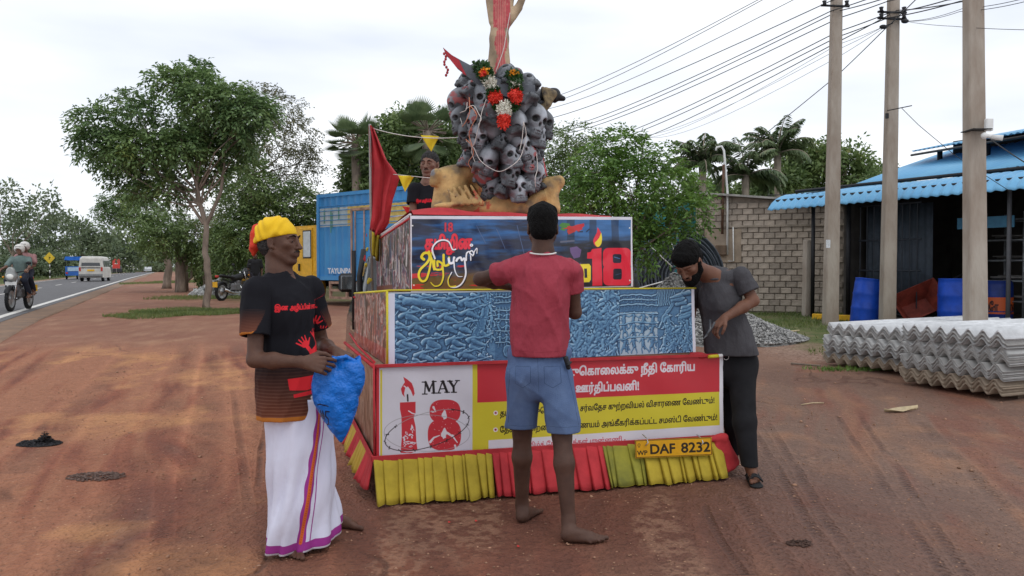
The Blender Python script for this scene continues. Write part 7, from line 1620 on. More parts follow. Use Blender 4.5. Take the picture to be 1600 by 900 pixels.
# ---- the small truck that carries it
KB = mat('black_car_paint', (.018, .019, .022), .25, var=.1, coat=.4, spec=.6); CL = XB + .94
mb = MB();
for x in (CL - .42, CL + .42): mb.box(tl(x, 2.5, .46), (.09, 4.5, .14))
mb.box(tl(CL,.3,.44),(1.5,.08,.12)); mb.box(tl(CL,1.6,.44),(1.2,.08,.1)); mb.build('chassis',DARK,fl)
for y in (.62, 3.55):
 for x in (CL - .70,CL + .70): wheel('wheel',(x,y,.31 - TILT * 0 - (.0 if y < 1 else .0)),.31,.2,fl,STEEL,axis='X')
mb = MB(); mb.tube([tl(CL - .7, .62, .34), tl(CL + .7, .62, .34)], .05, 8); mb.build('axle', DARK, fl)
sec = [(2.78,.78,.50,1.05,1.62,.70),(3.0,.84,.42,1.08,1.66,.70),(3.9,.84,.42,1.08,1.62,.68),(4.35,.84,.42,1.05,1.2,.74),(4.9,.80,.42,.95,1.0,.7),(5.05,.74,.46,.8,.84,.6)]
V = [];
for (y,hw,z0,z1,z2,hw2) in sec: V += [tl(CL + x,y,z) for x,z in ((-hw * .92,z0),(-hw,(z0 + z1) / 2),(-hw * .98,z1),(-hw2,z2),(hw2,z2),(hw * .98,z1),(hw,(z0 + z1) / 2),(hw * .92,z0))]
n = len(sec); mb = MB(); mb.add(V,[(8 * i + k,8 * i + (k + 1) % 8,8 * i + 8 + (k + 1) % 8,8 * i + 8 + k) for i in range(n - 1) for k in range(8)] + [tuple(range(8)),tuple(8 * (n - 1) + k for k in range(8))],True); cb = mb.build('cab',KB,fl)
for sx in (-1, 1):
 mb = MB(); mb.add([tl(CL + sx * .835,3.05,1.1),tl(CL + sx * .835,3.95,1.1),tl(CL + sx * .71,3.85,1.56),tl(CL + sx * .72,3.05,1.58)],[(0,1,2,3)]); mb.build('window',GLASS,cb)
 mb = MB(); mb.tube([tl(CL + sx * .70,4.0,1.3),tl(CL + sx * .80,4.15,1.36)],.018,6); mb.box(tl(CL + sx * .83,4.15,1.42),(.19,.07,.21),bev=.04); mr = mb.build('wing_mirror',BLACK,cb); mb = MB(); mb.box(tl(CL + sx * .83,4.11,1.42),(.14,.006,.15),bev=.002); mb.build('mirror_glass',mat('mirror_glass',(.35,.38,.4),.08,metal=.9),mr)
 mb = MB(); mb.box(tl(CL + sx * .5,5.05,.72),(.26,.06,.16),bev=.03); mb.build('headlight',mat('lamp_glass',(.7,.7,.66),.15),fl)
mb = MB(); mb.add([tl(CL - .66,3.97,1.6),tl(CL + .66,3.97,1.6),tl(CL + .72,4.37,1.2),tl(CL - .72,4.37,1.2)],[(0,1,2,3)]); mb.build('windscreen',GLASS,cb); mb = MB(); mb.box(tl(CL,5.08,.5),(1.5,.12,.18),bev=.04); mb.build('bumper',DARK,fl)
mb = MB(); mb.tube([tl(CL - .78,2.82,1.0),tl(CL - .8,2.9,1.45),tl(CL - .74,3.1,1.72)],.03,6); mb.tube([tl(CL - .86,2.78,.95),tl(CL - .86,2.80,1.7)],.022,6); mb.build('roll_bar',BLACK,fl)
# red cloth lying over the top
V = []; nx, ny = 40, 26
for j in range(ny + 1):
 for i in range(nx + 1):
  u,v = i / nx,j / ny; x = T0.x + .02 + (T1.x - T0.x - .16) * u; y = .57 + (DT - .6) * v; d_ = math.hypot((u - .17) / .12,(v - .05) / .2); z = zt1 + .026 + .007 * (1 + math.sin(u * 17 + v * 9)) + .03 * math.exp(-d_ * d_); y,z = (.556,zt1 + .001) if j == 0 else (y,z); V.append(tl(x,y,z))
k = nx + 1; i = (np.arange(nx)[None] + k * np.arange(ny)[:,None]).ravel(); o = npmesh('red_top_cloth',V,np.stack([i,i + 1,i + k + 1,i + k],1),REDC,None,None,True); o.matrix_world = ML; tag(o,'red cloth laid over the top tier under the golden hands','cloth')
# ---- ribbons of yellow cloth tied round the flag pole + small red/yellow flags
# ================================================================== THE STATUE
SD = 6.35; STx = lambda px, py, dd=0: P(px, py, SD + dd)
zbase = P(780, 334, SD).z; c0 = P(780, 334, SD); zbase = fw_(1.0, 1.4, zt1).z + .01
stt = thing('skull_statue','monument of a bloodied raised arm over a mound of grey skulls in golden hands','statue',(c0.x,c0.y,zbase))
def goldcol(V):
 n = len(V); x,y,z = V.T; k = .5 + .5 * np.sin(x * 19 + 2 * np.sin(z * 23) + y * 11); c = np.array((.47,.30,.12)) * (.75 + .4 * k[:,None]); dk = (np.clip(vn(x * 14 + 3,z * 14 + y * 9,2,4) - .52,0,.2) * 4)[:,None]; c = c * (1 - dk) + np.array((.16,.12,.08)) * dk
 grey = ((x < P(682,265,SD).x) & (z > P(682,278,SD).z))[:,None]; c = np.where(grey,np.array((.22,.215,.22)),c)
 px_ = 800 + F * x / y; drip = (np.abs(px_ - 752 - 6 * np.sin(z * 40)) < 9) & (np.sin(px_ * 2.1) > .1); c = np.where(drip[:,None],np.array((.45,.09,.05)),c); return c
s = SDF(); p = lambda px, py, dd=0: STx(px, py, dd)
R_ = lambda px: px * SD / F
s.rc(p(705,322),p(706,285),R_(30),R_(26),.05); s.rc(p(690,275,-.05),p(730,268,-.02),R_(12),R_(13),.04); s.rc(p(682,272,-.1),p(678,286,-.1),R_(9),R_(7),.03)
s.rc(p(742,275),p(770,312),R_(10),R_(16),.04); s.rc(p(700,325),p(760,322),R_(20),R_(16),.05); s.rc(p(690,326,-.1),p(860,329,-.1),R_(9),R_(9),.03); s.rc(p(770,318,-.05),p(850,326,-.08),R_(16),R_(8),.04)
s.rc(p(700,322,.3),p(850,326,.3),R_(18),R_(14),.06); s.rc(p(720,290,.25),p(760,318,.3),R_(22),R_(16),.06)
s.rc(p(861,326),p(858,292),R_(14),R_(13),.04); s.rc(p(850,286),p(873,282),R_(10),R_(9),.03); s.rc(p(874,286,0),p(868,300),R_(6),R_(5),.02); s.rc(p(825,322,-.1),p(845,306,-.08),R_(9),R_(10),.03)
for k in range(5): s.rc(p(700 + k * 9, 296 - k * 1.5, -.17), p(712 + k * 10, 318, -.2), R_(4), R_(5), .02)
for k in range(3): s.el(p(690 + k * 4, 322 - k, -.2), (R_(14 - 2 * k), .03, R_(5)), None, .02)
s.mesh('golden_hands',.013,attrmat('gilded_plaster','col',.75,bump=.7,bs=40,nv=.25,ns=12),stt,disp=folds(3,.02,(13,13,13),5),attrf=goldcol)
# raised arm and hand
def armcol(V):
 x,y,z = V.T; px_ = 800 + F * x / y; py_ = z; c = np.array((.40,.29,.185)) * (.85 + .25 * np.sin(z * 15 + x * 30))[:,None]; blood = (np.abs(px_ - 783) < 8 + 2 * np.sin(z * 30)) | ((np.abs(px_ - 784) < 13) & (z > P(0,45,SD).z)); st = blood & (np.sin(px_ * 1.9 + 1) > -.35); return np.where(st[:,None],np.array((.42,.06,.07)),np.where(blood[:,None],np.array((.48,.17,.14)),c))
s = SDF(); s.rc(p(779,135),p(780,60),R_(20),R_(14.5),.03,sq=((0,1,0),.85)); s.rc(p(780,60),p(781,42),R_(14.5),R_(13),.03,sq=((0,1,0),.8))
hL = R_(100)
hand_sdf(s,np.array(p(781,40)),(0,.02,1),(0,1,0),side=1,curl=(.16,.12,.10,.14),thumb=.12,L=hL,spread=.30)
s.mesh('raised_arm',.009,attrmat('arm_plaster','col',.7,bump=.5,bs=30,nv=.15,ns=20),stt,disp=folds(9,.005,(24,24,10),4),attrf=armcol)
# skulls
def skull_sdf():
 s = SDF(); R = np.eye(3)
 s.el((0,.0,.02),(.082,.104,.088),R,.02); s.el((0,-.045,.0),(.07,.075,.07),R,.03); s.el((0,-.065,-.045),(.052,.045,.05),R,.02); s.rc((-.052,-.052,-.035),(-.064,-.0,-.03),.013,.011,.012); s.rc((.052,-.052,-.035),(.064,0,-.03),.013,.011,.012)
 s.rc((-.03,-.088,.012),(.03,-.088,.012),.014,None,.015); s.rc((0,-.09,0),(0,-.108,-.018),.008,.006,.008)
 s.rc((-.045,-.03,-.09),(-.022,-.085,-.115),.012,.015,.012); s.rc((.045,-.03,-.09),(.022,-.085,-.115),.012,.015,.012); s.rc((-.022,-.088,-.113),(.022,-.088,-.113),.017,None,.01); s.rc((-.055,-.015,-.045),(-.045,-.03,-.09),.012,None,.01); s.rc((.055,-.015,-.045),(.045,-.03,-.09),.012,None,.01)
 s.el((0, -.075, -.085), (.04, .035, .02), R, .01)
 for x in (-1,1): s.el((x * .036,-.108,-.012),(.024,.032,.021),R,.007,True); s.el((x * .075,-.065,-.025),(.014,.03,.03),R,.01,True); s.el((x * .056,-.075,-.075),(.016,.03,.024),R,.008,True)
 s.el((0,-.118,-.042),(.011,.02,.017),R,.005,True); s.el((0,-.125,-.087),(.036,.025,.0035),R,.003,True)
 for k in range(-3,4): s.el((k * .0095,-.113 + abs(k) * .002,-.079),(.004,.006,.0085),R,.0015); s.el((k * .009,-.110 + abs(k) * .002,-.097),(.004,.006,.008),R,.0015)
 return s
sk_V, sk_Q = skull_sdf().surf(.0062)
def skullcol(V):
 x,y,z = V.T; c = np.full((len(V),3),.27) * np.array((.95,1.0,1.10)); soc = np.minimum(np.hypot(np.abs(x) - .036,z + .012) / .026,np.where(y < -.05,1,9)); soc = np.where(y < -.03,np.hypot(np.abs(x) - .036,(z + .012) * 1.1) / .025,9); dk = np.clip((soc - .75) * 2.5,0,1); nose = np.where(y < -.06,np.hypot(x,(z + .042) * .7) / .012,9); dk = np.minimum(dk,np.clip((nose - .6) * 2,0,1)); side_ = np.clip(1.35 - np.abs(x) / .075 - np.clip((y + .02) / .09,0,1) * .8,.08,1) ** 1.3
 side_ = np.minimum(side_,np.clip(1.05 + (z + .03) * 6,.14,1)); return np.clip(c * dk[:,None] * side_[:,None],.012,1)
SKM = [attrmat('spray_painted_skull', 'col', .55, bump=.25, bs=60, nv=.75, ns=7)]
SKM[0].node_tree.nodes['Principled BSDF'].inputs['Specular IOR Level'].default_value = .4
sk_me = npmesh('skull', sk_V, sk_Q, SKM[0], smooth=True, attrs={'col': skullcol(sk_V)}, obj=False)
def rndm(m):
 n = m.node_tree.nodes; l = m.node_tree.links; b = n['Principled BSDF']; o = b.inputs['Base Color'].links[0].from_socket; oi = n.new('ShaderNodeObjectInfo'); mr = n.new('ShaderNodeMapRange'); mr.inputs[3].default_value = .28; mr.inputs[4].default_value = 1.25; mu = n.new('ShaderNodeMixRGB'); mu.blend_type = 'MULTIPLY'; mu.inputs[0].default_value = 1; l.new(oi.outputs['Random'],mr.inputs[0]); l.new(o,mu.inputs[1]); l.new(mr.outputs[0],mu.inputs[2]); l.new(mu.outputs[0],b.inputs['Base Color'])
rndm(SKM[0])
sk_red = attrmat('blood_flecked_skull','col',.55,bump=.25,bs=60,nv=.35,ns=9); nn = sk_red.node_tree; mu = nn.nodes.new('ShaderNodeMixRGB'); mu.inputs[2].default_value = (.30,.08,.08,1); vr = nn.nodes.new('ShaderNodeTexNoise'); vr.inputs['Scale'].default_value = 16; cr_ = nn.nodes.new('ShaderNodeMapRange'); cr_.inputs[1].default_value = .52; cr_.inputs[2].default_value = .6; tcc = nn.nodes.new('ShaderNodeTexCoord')
bs_ = nn.nodes['Principled BSDF']; old = bs_.inputs['Base Color'].links[0].from_socket; nn.links.new(tcc.outputs['Object'],vr.inputs[0]); nn.links.new(vr.outputs[0],cr_.inputs[0]); nn.links.new(cr_.outputs[0],mu.inputs[0]); nn.links.new(old,mu.inputs[1]); nn.links.new(mu.outputs[0],bs_.inputs['Base Color'])
sk_me2 = sk_me.copy(); sk_me2.materials.clear(); sk_me2.materials.append(sk_red)
prof = [(118,20,786),(134,36,782),(152,52,778),(174,58,778),(196,57,778),(218,52,780),(240,48,783),(262,44,788),(285,36,795),(303,20,802)]
prof = [(a, b, c + 6) for a, b, c in prof]; r = np.random.default_rng(17); core = SDF()
for (y, hw, cx) in prof: core.el(p(cx, y), (R_(hw * .84), R_(hw * .7), R_(20)), None, .06)
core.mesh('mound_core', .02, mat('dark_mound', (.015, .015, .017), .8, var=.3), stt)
def add_skull(px, py, yaw, pitch, roll, sc, red=False, dd=None, hw=60, cx=780):
 u = np.clip((px - cx) / hw, -.98, .98)
 depth = -math.sqrt(1 - u * u) * R_(hw) * .80 if dd is None else dd
 w_ = p(px,py,depth); o = link('skull',sk_me2 if red else sk_me,stt); o.location = w_ - stt.location; o.rotation_euler = (pitch,roll,yaw); o.scale = (sc,) * 3
hero = [(752,153,.1,.05,.1,1.12,0),(790,272,.35,-.1,.2,.98,0),(803,296,.15,-.25,-.1,1.1,0),(762,246,-.3,.3,.3,1.0,0),(790,246,.5,-.35,-.3,.98,0),(826,186,.6,.1,.2,1.18,0),(836,192,1.2,.0,.0,1.05,0),(785,124,.3,-1.1,.2,.98,0),(788,142,-.2,-1.3,.3,.95,0),(770,178,-.9,-1.0,.4,1.1,1),(768,202,-.5,-1.2,-.4,1.15,0),(794,210,.6,-.9,.5,1.05,0),(802,192,.3,.3,-.2,.95,0),
  (718,158,-1.2,.2,.3,1.05,1),(735,148,-.6,-.9,.2,.95,1),(722,186,-1.1,.0,-.2,1.0,0),(742,188,-.4,.2,.2,.95,1),(741,120,-.8,-1.2,.2,.9,0),(730,205,-.9,.3,.0,.95,0),(812,165,.6,-1.2,.1,1.05,0),(816,135,.8,-.9,.1,.9,0),(754,272,-.4,-1.2,.3,1.2,1),(815,245,.6,.1,.0,.98,1),(824,270,.9,.2,.2,1.0,0),(775,226,.1,-.6,.4,.9,0),(805,226,.4,.1,-.4,1.0,0),(745,226,-.6,.3,-.2,.95,0),(826,212,.9,-.2,.1,1.0,0),(765,290,-.2,.2,.5,.95,0),(735,250,-.9,-.6,0,.95,1),(728,130,-.9,-.7,0,.8,0),(748,206,-.2,.4,.1,.95,0),(812,290,.7,-.5,.3,.9,0),(780,300,0,-.8,.4,.95,0)]
pw_ = lambda y: (np.interp(y,[a[0] for a in prof],[a[1] for a in prof]),np.interp(y,[a[0] for a in prof],[a[2] for a in prof]))
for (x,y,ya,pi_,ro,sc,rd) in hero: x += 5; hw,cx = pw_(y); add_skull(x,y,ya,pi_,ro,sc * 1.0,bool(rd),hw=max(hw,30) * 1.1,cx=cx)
for (y, hw, cx) in prof + [(a + 10, b * .97, c) for a, b, c in prof[1:-1]]:
 n_ = max(3, int(2 * PI * hw * .85 / 23))
 for k in range(n_):
  a = 2 * PI * (k + .5 * (y % 3)) / n_
  if math.sin(a) < -.35 and r.random() < .75: continue
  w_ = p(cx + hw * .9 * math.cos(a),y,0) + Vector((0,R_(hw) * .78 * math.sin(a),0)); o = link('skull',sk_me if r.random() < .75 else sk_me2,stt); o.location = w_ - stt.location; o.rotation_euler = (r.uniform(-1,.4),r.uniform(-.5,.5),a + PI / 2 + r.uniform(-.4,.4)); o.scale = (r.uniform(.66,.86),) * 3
# sword through the mound
BLD = mat('dull_blade', (.10, .105, .12), .4, metal=.4, var=.3, vs=6);
def slab(nm, pts, dd, th, m, par):
 mb = MB(); q = [p(x,y,dd) - stt.location for x,y in pts]; mb.prism([tuple(v) for v in q],(0,th,0)); return mb.build(nm,m,par)
slab('blade',[(692,74),(706,86),(722,95),(745,107),(768,118),(800,131),(836,133),(837,156),(800,154),(765,143),(735,123),(715,107),(703,92),(697,86)],-.30,.022,BLD,stt)
slab('blood_stain',[(692.5,74.5),(706,86),(717,93),(722,104),(727,116),(712,104),(702,91),(697,85)],-.305,.004,mat('dark_blood',(.35,.02,.03),.4,var=.25),stt); slab('blood_stain',[(719,106),(724,108),(729,118),(723,115)],-.306,.004,mat('dark_blood',(.35,.02,.03),.4,var=.25),stt)
mb = MB();
for k in range(9): mb.ball(p(694 + 2.2 * math.sin(k * 1.3) + k * .6,84 + k * 4.2,-.3) - stt.location,R_(2.0),8,(1,.8,1.2))
mb.build('blood_drip', mat('dark_blood', (.35, .02, .03), .4, var=.25), stt)
s = SDF();
for k in range(5): s.rc(p(839 + k * 6,149 - .4 * k),p(842 + k * 6,149 - .4 * k),R_(10 - (k % 2) * 2.5),None,.006)
s.rc(p(836,138,0),p(838,160,0),R_(4),None,.01); s.rc(p(868,152),p(872,152),R_(9),R_(6),.006); s.rc(p(876,153),p(880,154),R_(5),R_(4),.006); s.mesh('hilt',.008,mat('black_carved_grip',(.015,.015,.016),.5,var=.3,bump=.4,bs=60),stt)
s = SDF(); s.rc(p(853,141,-.03),p(864,147,-.05),R_(5),R_(6),.01); s.rc(p(864,147,-.05),p(856,162,-.05),R_(6),R_(5),.015); s.rc(p(856,162,-.05),p(846,172,-.02),R_(6),R_(7.5),.015)
for k in range(3): s.rc(p(848 + k * 5, 138 + k, -.06), p(852 + k * 5, 156, -.065), R_(3), R_(2.6), .006)
s.mesh('gripping_hand',.008,mat('gold_plaster',(.34,.25,.13),.75,var=.3,vs=14,bump=.5,c2=(.07,.06,.05)),stt)
# garland
GL = {'w': mat('white_jasmine',(.66,.64,.55),.8,var=.15,vs=60),'r': mat('red_flower',(.70,.05,.03),.7,var=.2,vs=60),'g': leafmat('garland_leaf',(.02,.06,.015),(.05,.13,.03)),'o': mat('marigold',(.75,.30,.02),.7,var=.2,vs=60)}
gd = thing('flower_garland','garland of white and red flowers with green leaves hung on the skulls below the arm','garland',tuple(stt.location)); r = np.random.default_rng(6)
def puff(key, pts, rad, n, l=.022):
 C = []; Dn = []
 pts = [np.array(p(x, y, dd) - stt.location) for x, y, dd in pts]
 for k in range(n):
  t = r.uniform(0,len(pts) - 1); i = min(int(t),len(pts) - 2); c = pts[i] + (pts[i + 1] - pts[i]) * (t - i); u = rand_unit(1,r)[0]; C.append(c + u * rad * r.uniform(.6,1)); Dn.append(u + .6 * r.normal(size=3))
 C = np.array(C); V,Fq = leaf_quads(C,np.array(Dn),r.normal(size=C.shape),l * r.uniform(.7,1.2,n),l * .7 * r.uniform(.8,1.2,n),.1); o = npmesh({'w': 'white_flowers','r': 'red_flowers','g': 'green_leaves','o': 'orange_flowers'}[key],V,Fq,GL[key],gd)
 s = SDF(); [s.rc(a,b,rad * .8,None,.01) for a,b in zip(pts[:-1],pts[1:])]; V,Q = s.surf(.012); npmesh('flower_core',V,Q,GL[key],o,smooth=True)
fd = -.40
puff('g',[(750,104,fd + .1),(757,112,fd + .05),(760,122,fd)],.05,420,.034); puff('o',[(753,115,fd - .03),(760,110,fd - .02)],.022,90); puff('r',[(754,114,fd - .05),(755,115,fd - .05)],.016,50); puff('w',[(763,124,fd),(768,136,fd)],.045,420,.02); puff('g',[(768,142,fd),(773,147,fd)],.045,240,.03); puff('r',[(772,152,fd - .02),(776,153,fd - .02)],.047,460,.02); puff('g',[(776,163,fd),(783,166,fd)],.035,200,.028)
puff('g',[(798,118,fd + .1),(806,122,fd + .05),(806,130,fd)],.045,380,.032); puff('o',[(801,115,fd + .03),(805,117,fd + .02)],.02,80); puff('w',[(805,131,fd),(806,136,fd)],.035,260,.02); puff('g',[(804,138,fd),(808,140,fd)],.04,180,.028); puff('r',[(805,147,fd - .02),(806,155,fd - .02)],.048,520,.02); puff('g',[(804,162,fd),(797,166,fd)],.04,220,.03)
puff('w',[(787,168,fd - .04),(788,175,fd - .05)],.052,460,.02); puff('r',[(787,184,fd - .06),(787,194,fd - .06)],.042,460,.02)
# string lights
ls = thing('string_lights','tangled white and orange string light cables draped over the skulls','string lights',tuple(stt.location)); CWm = mat('white_cable',(.62,.58,.54),.5); COm = mat('orange_cable',(.65,.25,.14),.5)
def strand(pts, m, rad=.0032):
 q = []
 for (x, y) in crv(pts, 5):
  hw,cx = pw_(y); u = np.clip((x - cx) / (hw + 12),-.97,.97); dd = -math.sqrt(1 - u * u) * R_(hw + 22) * .95 - .06; q.append(p(x,y,dd if y > 112 else -.09) - stt.location)
 mb = MB(); mb.tube(q, rad, 5, False); mb.build('cable', m, ls)
strand([(797,20),(790,60),(786,80),(777,106),(775,112)],CWm); strand([(733,152),(734,175),(728,190),(722,200),(726,215),(735,225),(740,240),(732,255),(742,270)],COm); strand([(730,160),(728,172),(718,178),(722,195),(718,210),(730,222)],CWm); strand([(735,165),(745,180),(738,195),(733,210),(738,228)],COm); strand([(728,170),(740,165),(748,178),(752,186),(747,195)],CWm); strand([(760,155),(753,175),(750,190),(746,205),(742,222),(737,235),(743,255),(752,275)],CWm); strand([(740,230),(750,250),(765,262),(780,268),(795,262),(810,250),(817,235),(822,210),(818,190)],CWm); strand([(838,240),(840,262),(836,280),(838,300)],CWm); strand([(818,60 + 130),(816,215),(812,235)],CWm)
# ================================================================== FLAGS, BUNTING
def flag(nm, label, quads, m2, base, group=None, polep=None, prad=.012):
 root = thing(nm, label, 'flag', tuple(base)); b = Vector(base)
 if polep: mb = MB(); mb.tube([q - b for q in polep],prad,8); mb.build('pole',mat('flag_pole',(.28,.27,.26),.5,metal=.3),root)
 for (grid, m, name) in quads:
  G = np.array([[tuple(q - b) for q in row] for row in grid]); nr,nc = G.shape[:2]; up = 5; V = []; R_n,C_n = (nr - 1) * up,(nc - 1) * up; r = np.random.default_rng(int(abs(G[0,0,0] * 100)) + 3); ph = r.uniform(0,6,4)
  for j in range(R_n + 1):
   for i in range(C_n + 1):
    a,bq = j / up,i / up; j0,i0 = min(int(a),nr - 2),min(int(bq),nc - 2); fa,fb = a - j0,bq - i0; q = (G[j0,i0] * (1 - fb) + G[j0,i0 + 1] * fb) * (1 - fa) + (G[j0 + 1,i0] * (1 - fb) + G[j0 + 1,i0 + 1] * fb) * fa; uu = i / C_n; q = q + np.array([0,.05 * math.sin(uu * 13 + j * .12 + ph[0]) * (.3 + uu) + .02 * math.sin(uu * 29 + ph[1] + j * .2),0]); V.append(q)
  k = C_n + 1; ii = (np.arange(C_n)[None] + k * np.arange(R_n)[:,None]).ravel(); o = npmesh(name,V,np.stack([ii,ii + 1,ii + k + 1,ii + k],1),m,root,None,True); md = o.modifiers.new('t','SOLIDIFY'); md.thickness = .002
 return root
FD = 7.3
pp = lambda x, y, d=FD: P(x, y, d)
flag('cloth_flag', 'long red flag with yellow lower hem hanging on the pole at the float left rear', [
 ([[pp(576,197),pp(580,196),pp(584,200)],[pp(578,230),pp(590,232),pp(603,250)],[pp(579,262),pp(600,268),pp(623,276)],[pp(579,300),pp(596,302),pp(612,312)],[pp(578,340),pp(594,340),pp(607,348)],[pp(577,358),pp(585,364),pp(592,374)]],REDC,'red_cloth'),
 ([[pp(577,358),pp(585,364),pp(593,368)],[pp(578,384),pp(584,388),pp(591,392)],[pp(579,396),pp(585,402),pp(590,409)]],YELC,'yellow_hem')],None,pp(580,450),polep=[pp(582,470),pp(579,300),pp(578,194)])
flag('cloth_flag','narrow red flag on a thin pole behind the right side of the skulls',[([[pp(834,212,7.2),pp(838,212,7.2),pp(842,211,7.2)],[pp(836,240,7.2),pp(843,240,7.2),pp(849,242,7.2)],[pp(839,273,7.2),pp(848,274,7.2),pp(856,275,7.2)]],REDC,'red_cloth')],None,pp(833,320,7.2),polep=[pp(834,330,7.2),pp(834,208,7.2)],prad=.008)
flag('cloth_flag','small red rag flag low behind the skulls, left of the narrow red flag',[([[pp(824,235,7.1),pp(828,238,7.1)],[pp(827,250,7.1),pp(833,254,7.1)]],REDC,'red_cloth')],None,pp(826,262,7.1),polep=[pp(824,300,7.1),pp(824,233,7.1)],prad=.004)
rag = thing('cloth_ribbons','yellow and red cloth strips knotted down the flag pole beside the upper tier','ribbons',pp(580,430)); b_ = pp(580,430)
def rags(nm, px, py, w_, h_, m, seed, d=7.2):
 s = SDF(); r = np.random.default_rng(seed); R2_ = lambda v: v * d / F
 for k in range(4): s.rc(P(px + r.uniform(-w_,w_) * .5,py + r.uniform(-h_,h_) * .5,d),P(px + r.uniform(-w_,w_),py + r.uniform(-h_,h_),d),R2_(w_ * .35),R2_(w_ * .22),.01,sq=((0,1,.1),.4))
 V, Q = s.surf(.01, folds(seed, .012, (60, 60, 60), 3)); npmesh(nm, V - np.array(b_), Q, m, rag, smooth=True)
for k,(x,y,w_,h_,m) in enumerate([(572,355,3,6,YELC),(573,388,4,6,YELC),(578,436,6,7,YELC),(575,458,4,9,YELC),(573,368,2,5,REDC),(553,463,4,4,REDC),(569,403,4,9,REDC),(571,413,3,5,YELC),(576,222,2,8,YELC),(588,235,1.5,5,YELC),(601,404,2,5,REDC)]): rags('yellow_rag' if m is YELC else 'red_rag',x,y,w_,h_,m,40 + k)
bt = thing('bunting','string of yellow pennants between the red flag and the statue','bunting',pp(660,210)); b_ = Vector(bt.location)
mb = MB()
def cat(a,b,sag,n=16): a,b = Vector(a),Vector(b); return [a.lerp(b,i / n) - Vector((0,0,sag * 4 * (i / n) * (1 - i / n))) for i in range(n + 1)]
mb.tube([q - b_ for q in cat(pp(581,200),pp(725,214,6.4),.04)],.0035,5,False); mb.build('string',CWm,bt); mb = MB(); mb.tube([q - b_ for q in cat(pp(610,272),pp(690,280,6.6),.0)],.0035,5,False); mb.tube([q - b_ for q in cat(pp(610,340),pp(640,335,7.0),.0)],.0035,5,False); mb.build('string',CWm,bt)
def pennant(a, b, c, m, d=7.0):
 V = []; a, b, c = [np.array(P(*q, d) - b_) for q in (a, b, c)]; n = 8
 for j in range(n + 1):
  for i in range(n + 1): t = j / n; L_,R__ = a + (c - a) * t,b + (c - b) * t; q = L_ + (R__ - L_) * i / n; q = q + np.array([0,.012 * math.sin(i * .9 + j * .5) * (1 - t),0]); V.append(q)
 k = n + 1; ii = (np.arange(n)[None] + k * np.arange(n)[:,None]).ravel(); o = npmesh('pennant',V,np.stack([ii,ii + 1,ii + k + 1,ii + k],1),m,bt,None,True); md = o.modifiers.new('t','SOLIDIFY'); md.thickness = .002
PEN = mat('yellow_pennant', (.70, .50, .02), .7, var=.1)
pennant((657,211),(686,213),(674,237),PEN); pennant((622,274),(647,275),(633,300),PEN); pennant((628,322),(640,324),(638,336),mat('red_pennant',(.55,.03,.03),.7))
mb = MB()
# ================================================================== the four men and the riders
VW = lambda *a: np.array(P(*a))
SK1 = skinmat('dark_brown_skin',(.080,.038,.026),(.12,.060,.040)); SK2 = skinmat('deep_brown_skin',(.062,.030,.021),(.095,.048,.033)); SK3 = skinmat('brown_skin',(.12,.052,.032),(.165,.075,.046)); SK4 = skinmat('medium_brown_skin',(.17,.09,.062),(.22,.12,.085))
STUB = (.05, .03, .025)
# ---- man with yellow headscarf, left
d = 4.0
J = dict(base=(P(462,865,d).x,4.05,0),head=VW(438,379,d),hd=(.965,-.26,-.02),neck=VW(436,425,d + .0),chest=VW(446,490,d),pelvis=VW(458,640,d + .05),fwd=(.82,-.57,0),
  sr=VW(402,455,3.88),sl=VW(484,452,4.13),er=VW(398,562,3.80),wr=VW(476,566,3.74),el=VW(503,538,4.26),wl=VW(524,549,4.02),
  hr=VW(448,650,4.04),hl=VW(476,650,4.12),kr=VW(459,760,4.02),kl=VW(492,745,4.20),ar=(P(460,846,4.05).x,4.07,.085),al=(P(512,812,4.38).x,4.38,.085))
hx = VW(476, 566, 3.74); lx = VW(524, 549, 4.02)
heelR = np.array((P(459,865,4.1).x,4.10,0)); toeR = np.array((P(468,868,3.92).x,3.86,0)); heelL = np.array((P(505,828,4.40).x,4.42,0)); toeL = heelL + np.array((.245,-.06,0))
m1,R,R2,J1,q1 = human('person','barefoot man in yellow headscarf, black printed t-shirt and white sarong holding a blue bag',J,SK1,hair='under',hairm=GHAIR,beard='moustache',chest=.105,
 hands=[dict(wr=hx,d=(1,-.02,-.16),n=(.05,-1,.35),side=1,curl=(.95,.85,.7,.55),thumb=.55,L=.19),dict(wr=lx,d=(.80,-.45,-.28),n=(.3,-.3,.95),side=-1,curl=(.65,.6,.55,.5),thumb=.6,L=.185)],
 feet=[(J['ar'], heelR, toeR, 1), (J['al'], heelL, toeL, -1)])
# headscarf
R = R1 = frame3((.965, -.26, -.02)); s = SDF(); H_ = q1
s.el(H_(0,-.027,.050),(.085,.106,.082),R,.01); s.el(H_(0,-.07,.01),(.07,.062,.06),R,.02); s.rc(H_(-.072,.02,.045),H_(-.05,-.09,.01),.016,.02,.02); s.rc(H_(.072,.02,.045),H_(.05,-.09,.01),.016,.02,.02)
cut = lambda x,y,z: -(((x - J1['head'][0]) * R[1][0] + (y - J1['head'][1]) * R[1][1] + (z - J1['head'][2]) * R[1][2]) * -.42 * 0 + (z - J1['head'][2]) - .022 - .24 * ((x - J1['head'][0]) * R[1][0] + (y - J1['head'][1]) * R[1][1]) )
SC = mat('yellow_headscarf', (.78, .48, .012), .75, var=.06, vs=8, bump=.15, bs=120)
s.mesh('headscarf',.004,SC,m1,disp=lambda x,y,z: .0035 * np.sin(60 * (z * 1.2 + .35 * ((x - J1['head'][0]) * R[1][0] + (y - J1['head'][1]) * R[1][1]) + .1 * np.sin(x * 30))),clip=cut)
s = SDF(); b = H_(0, -.118, .055)
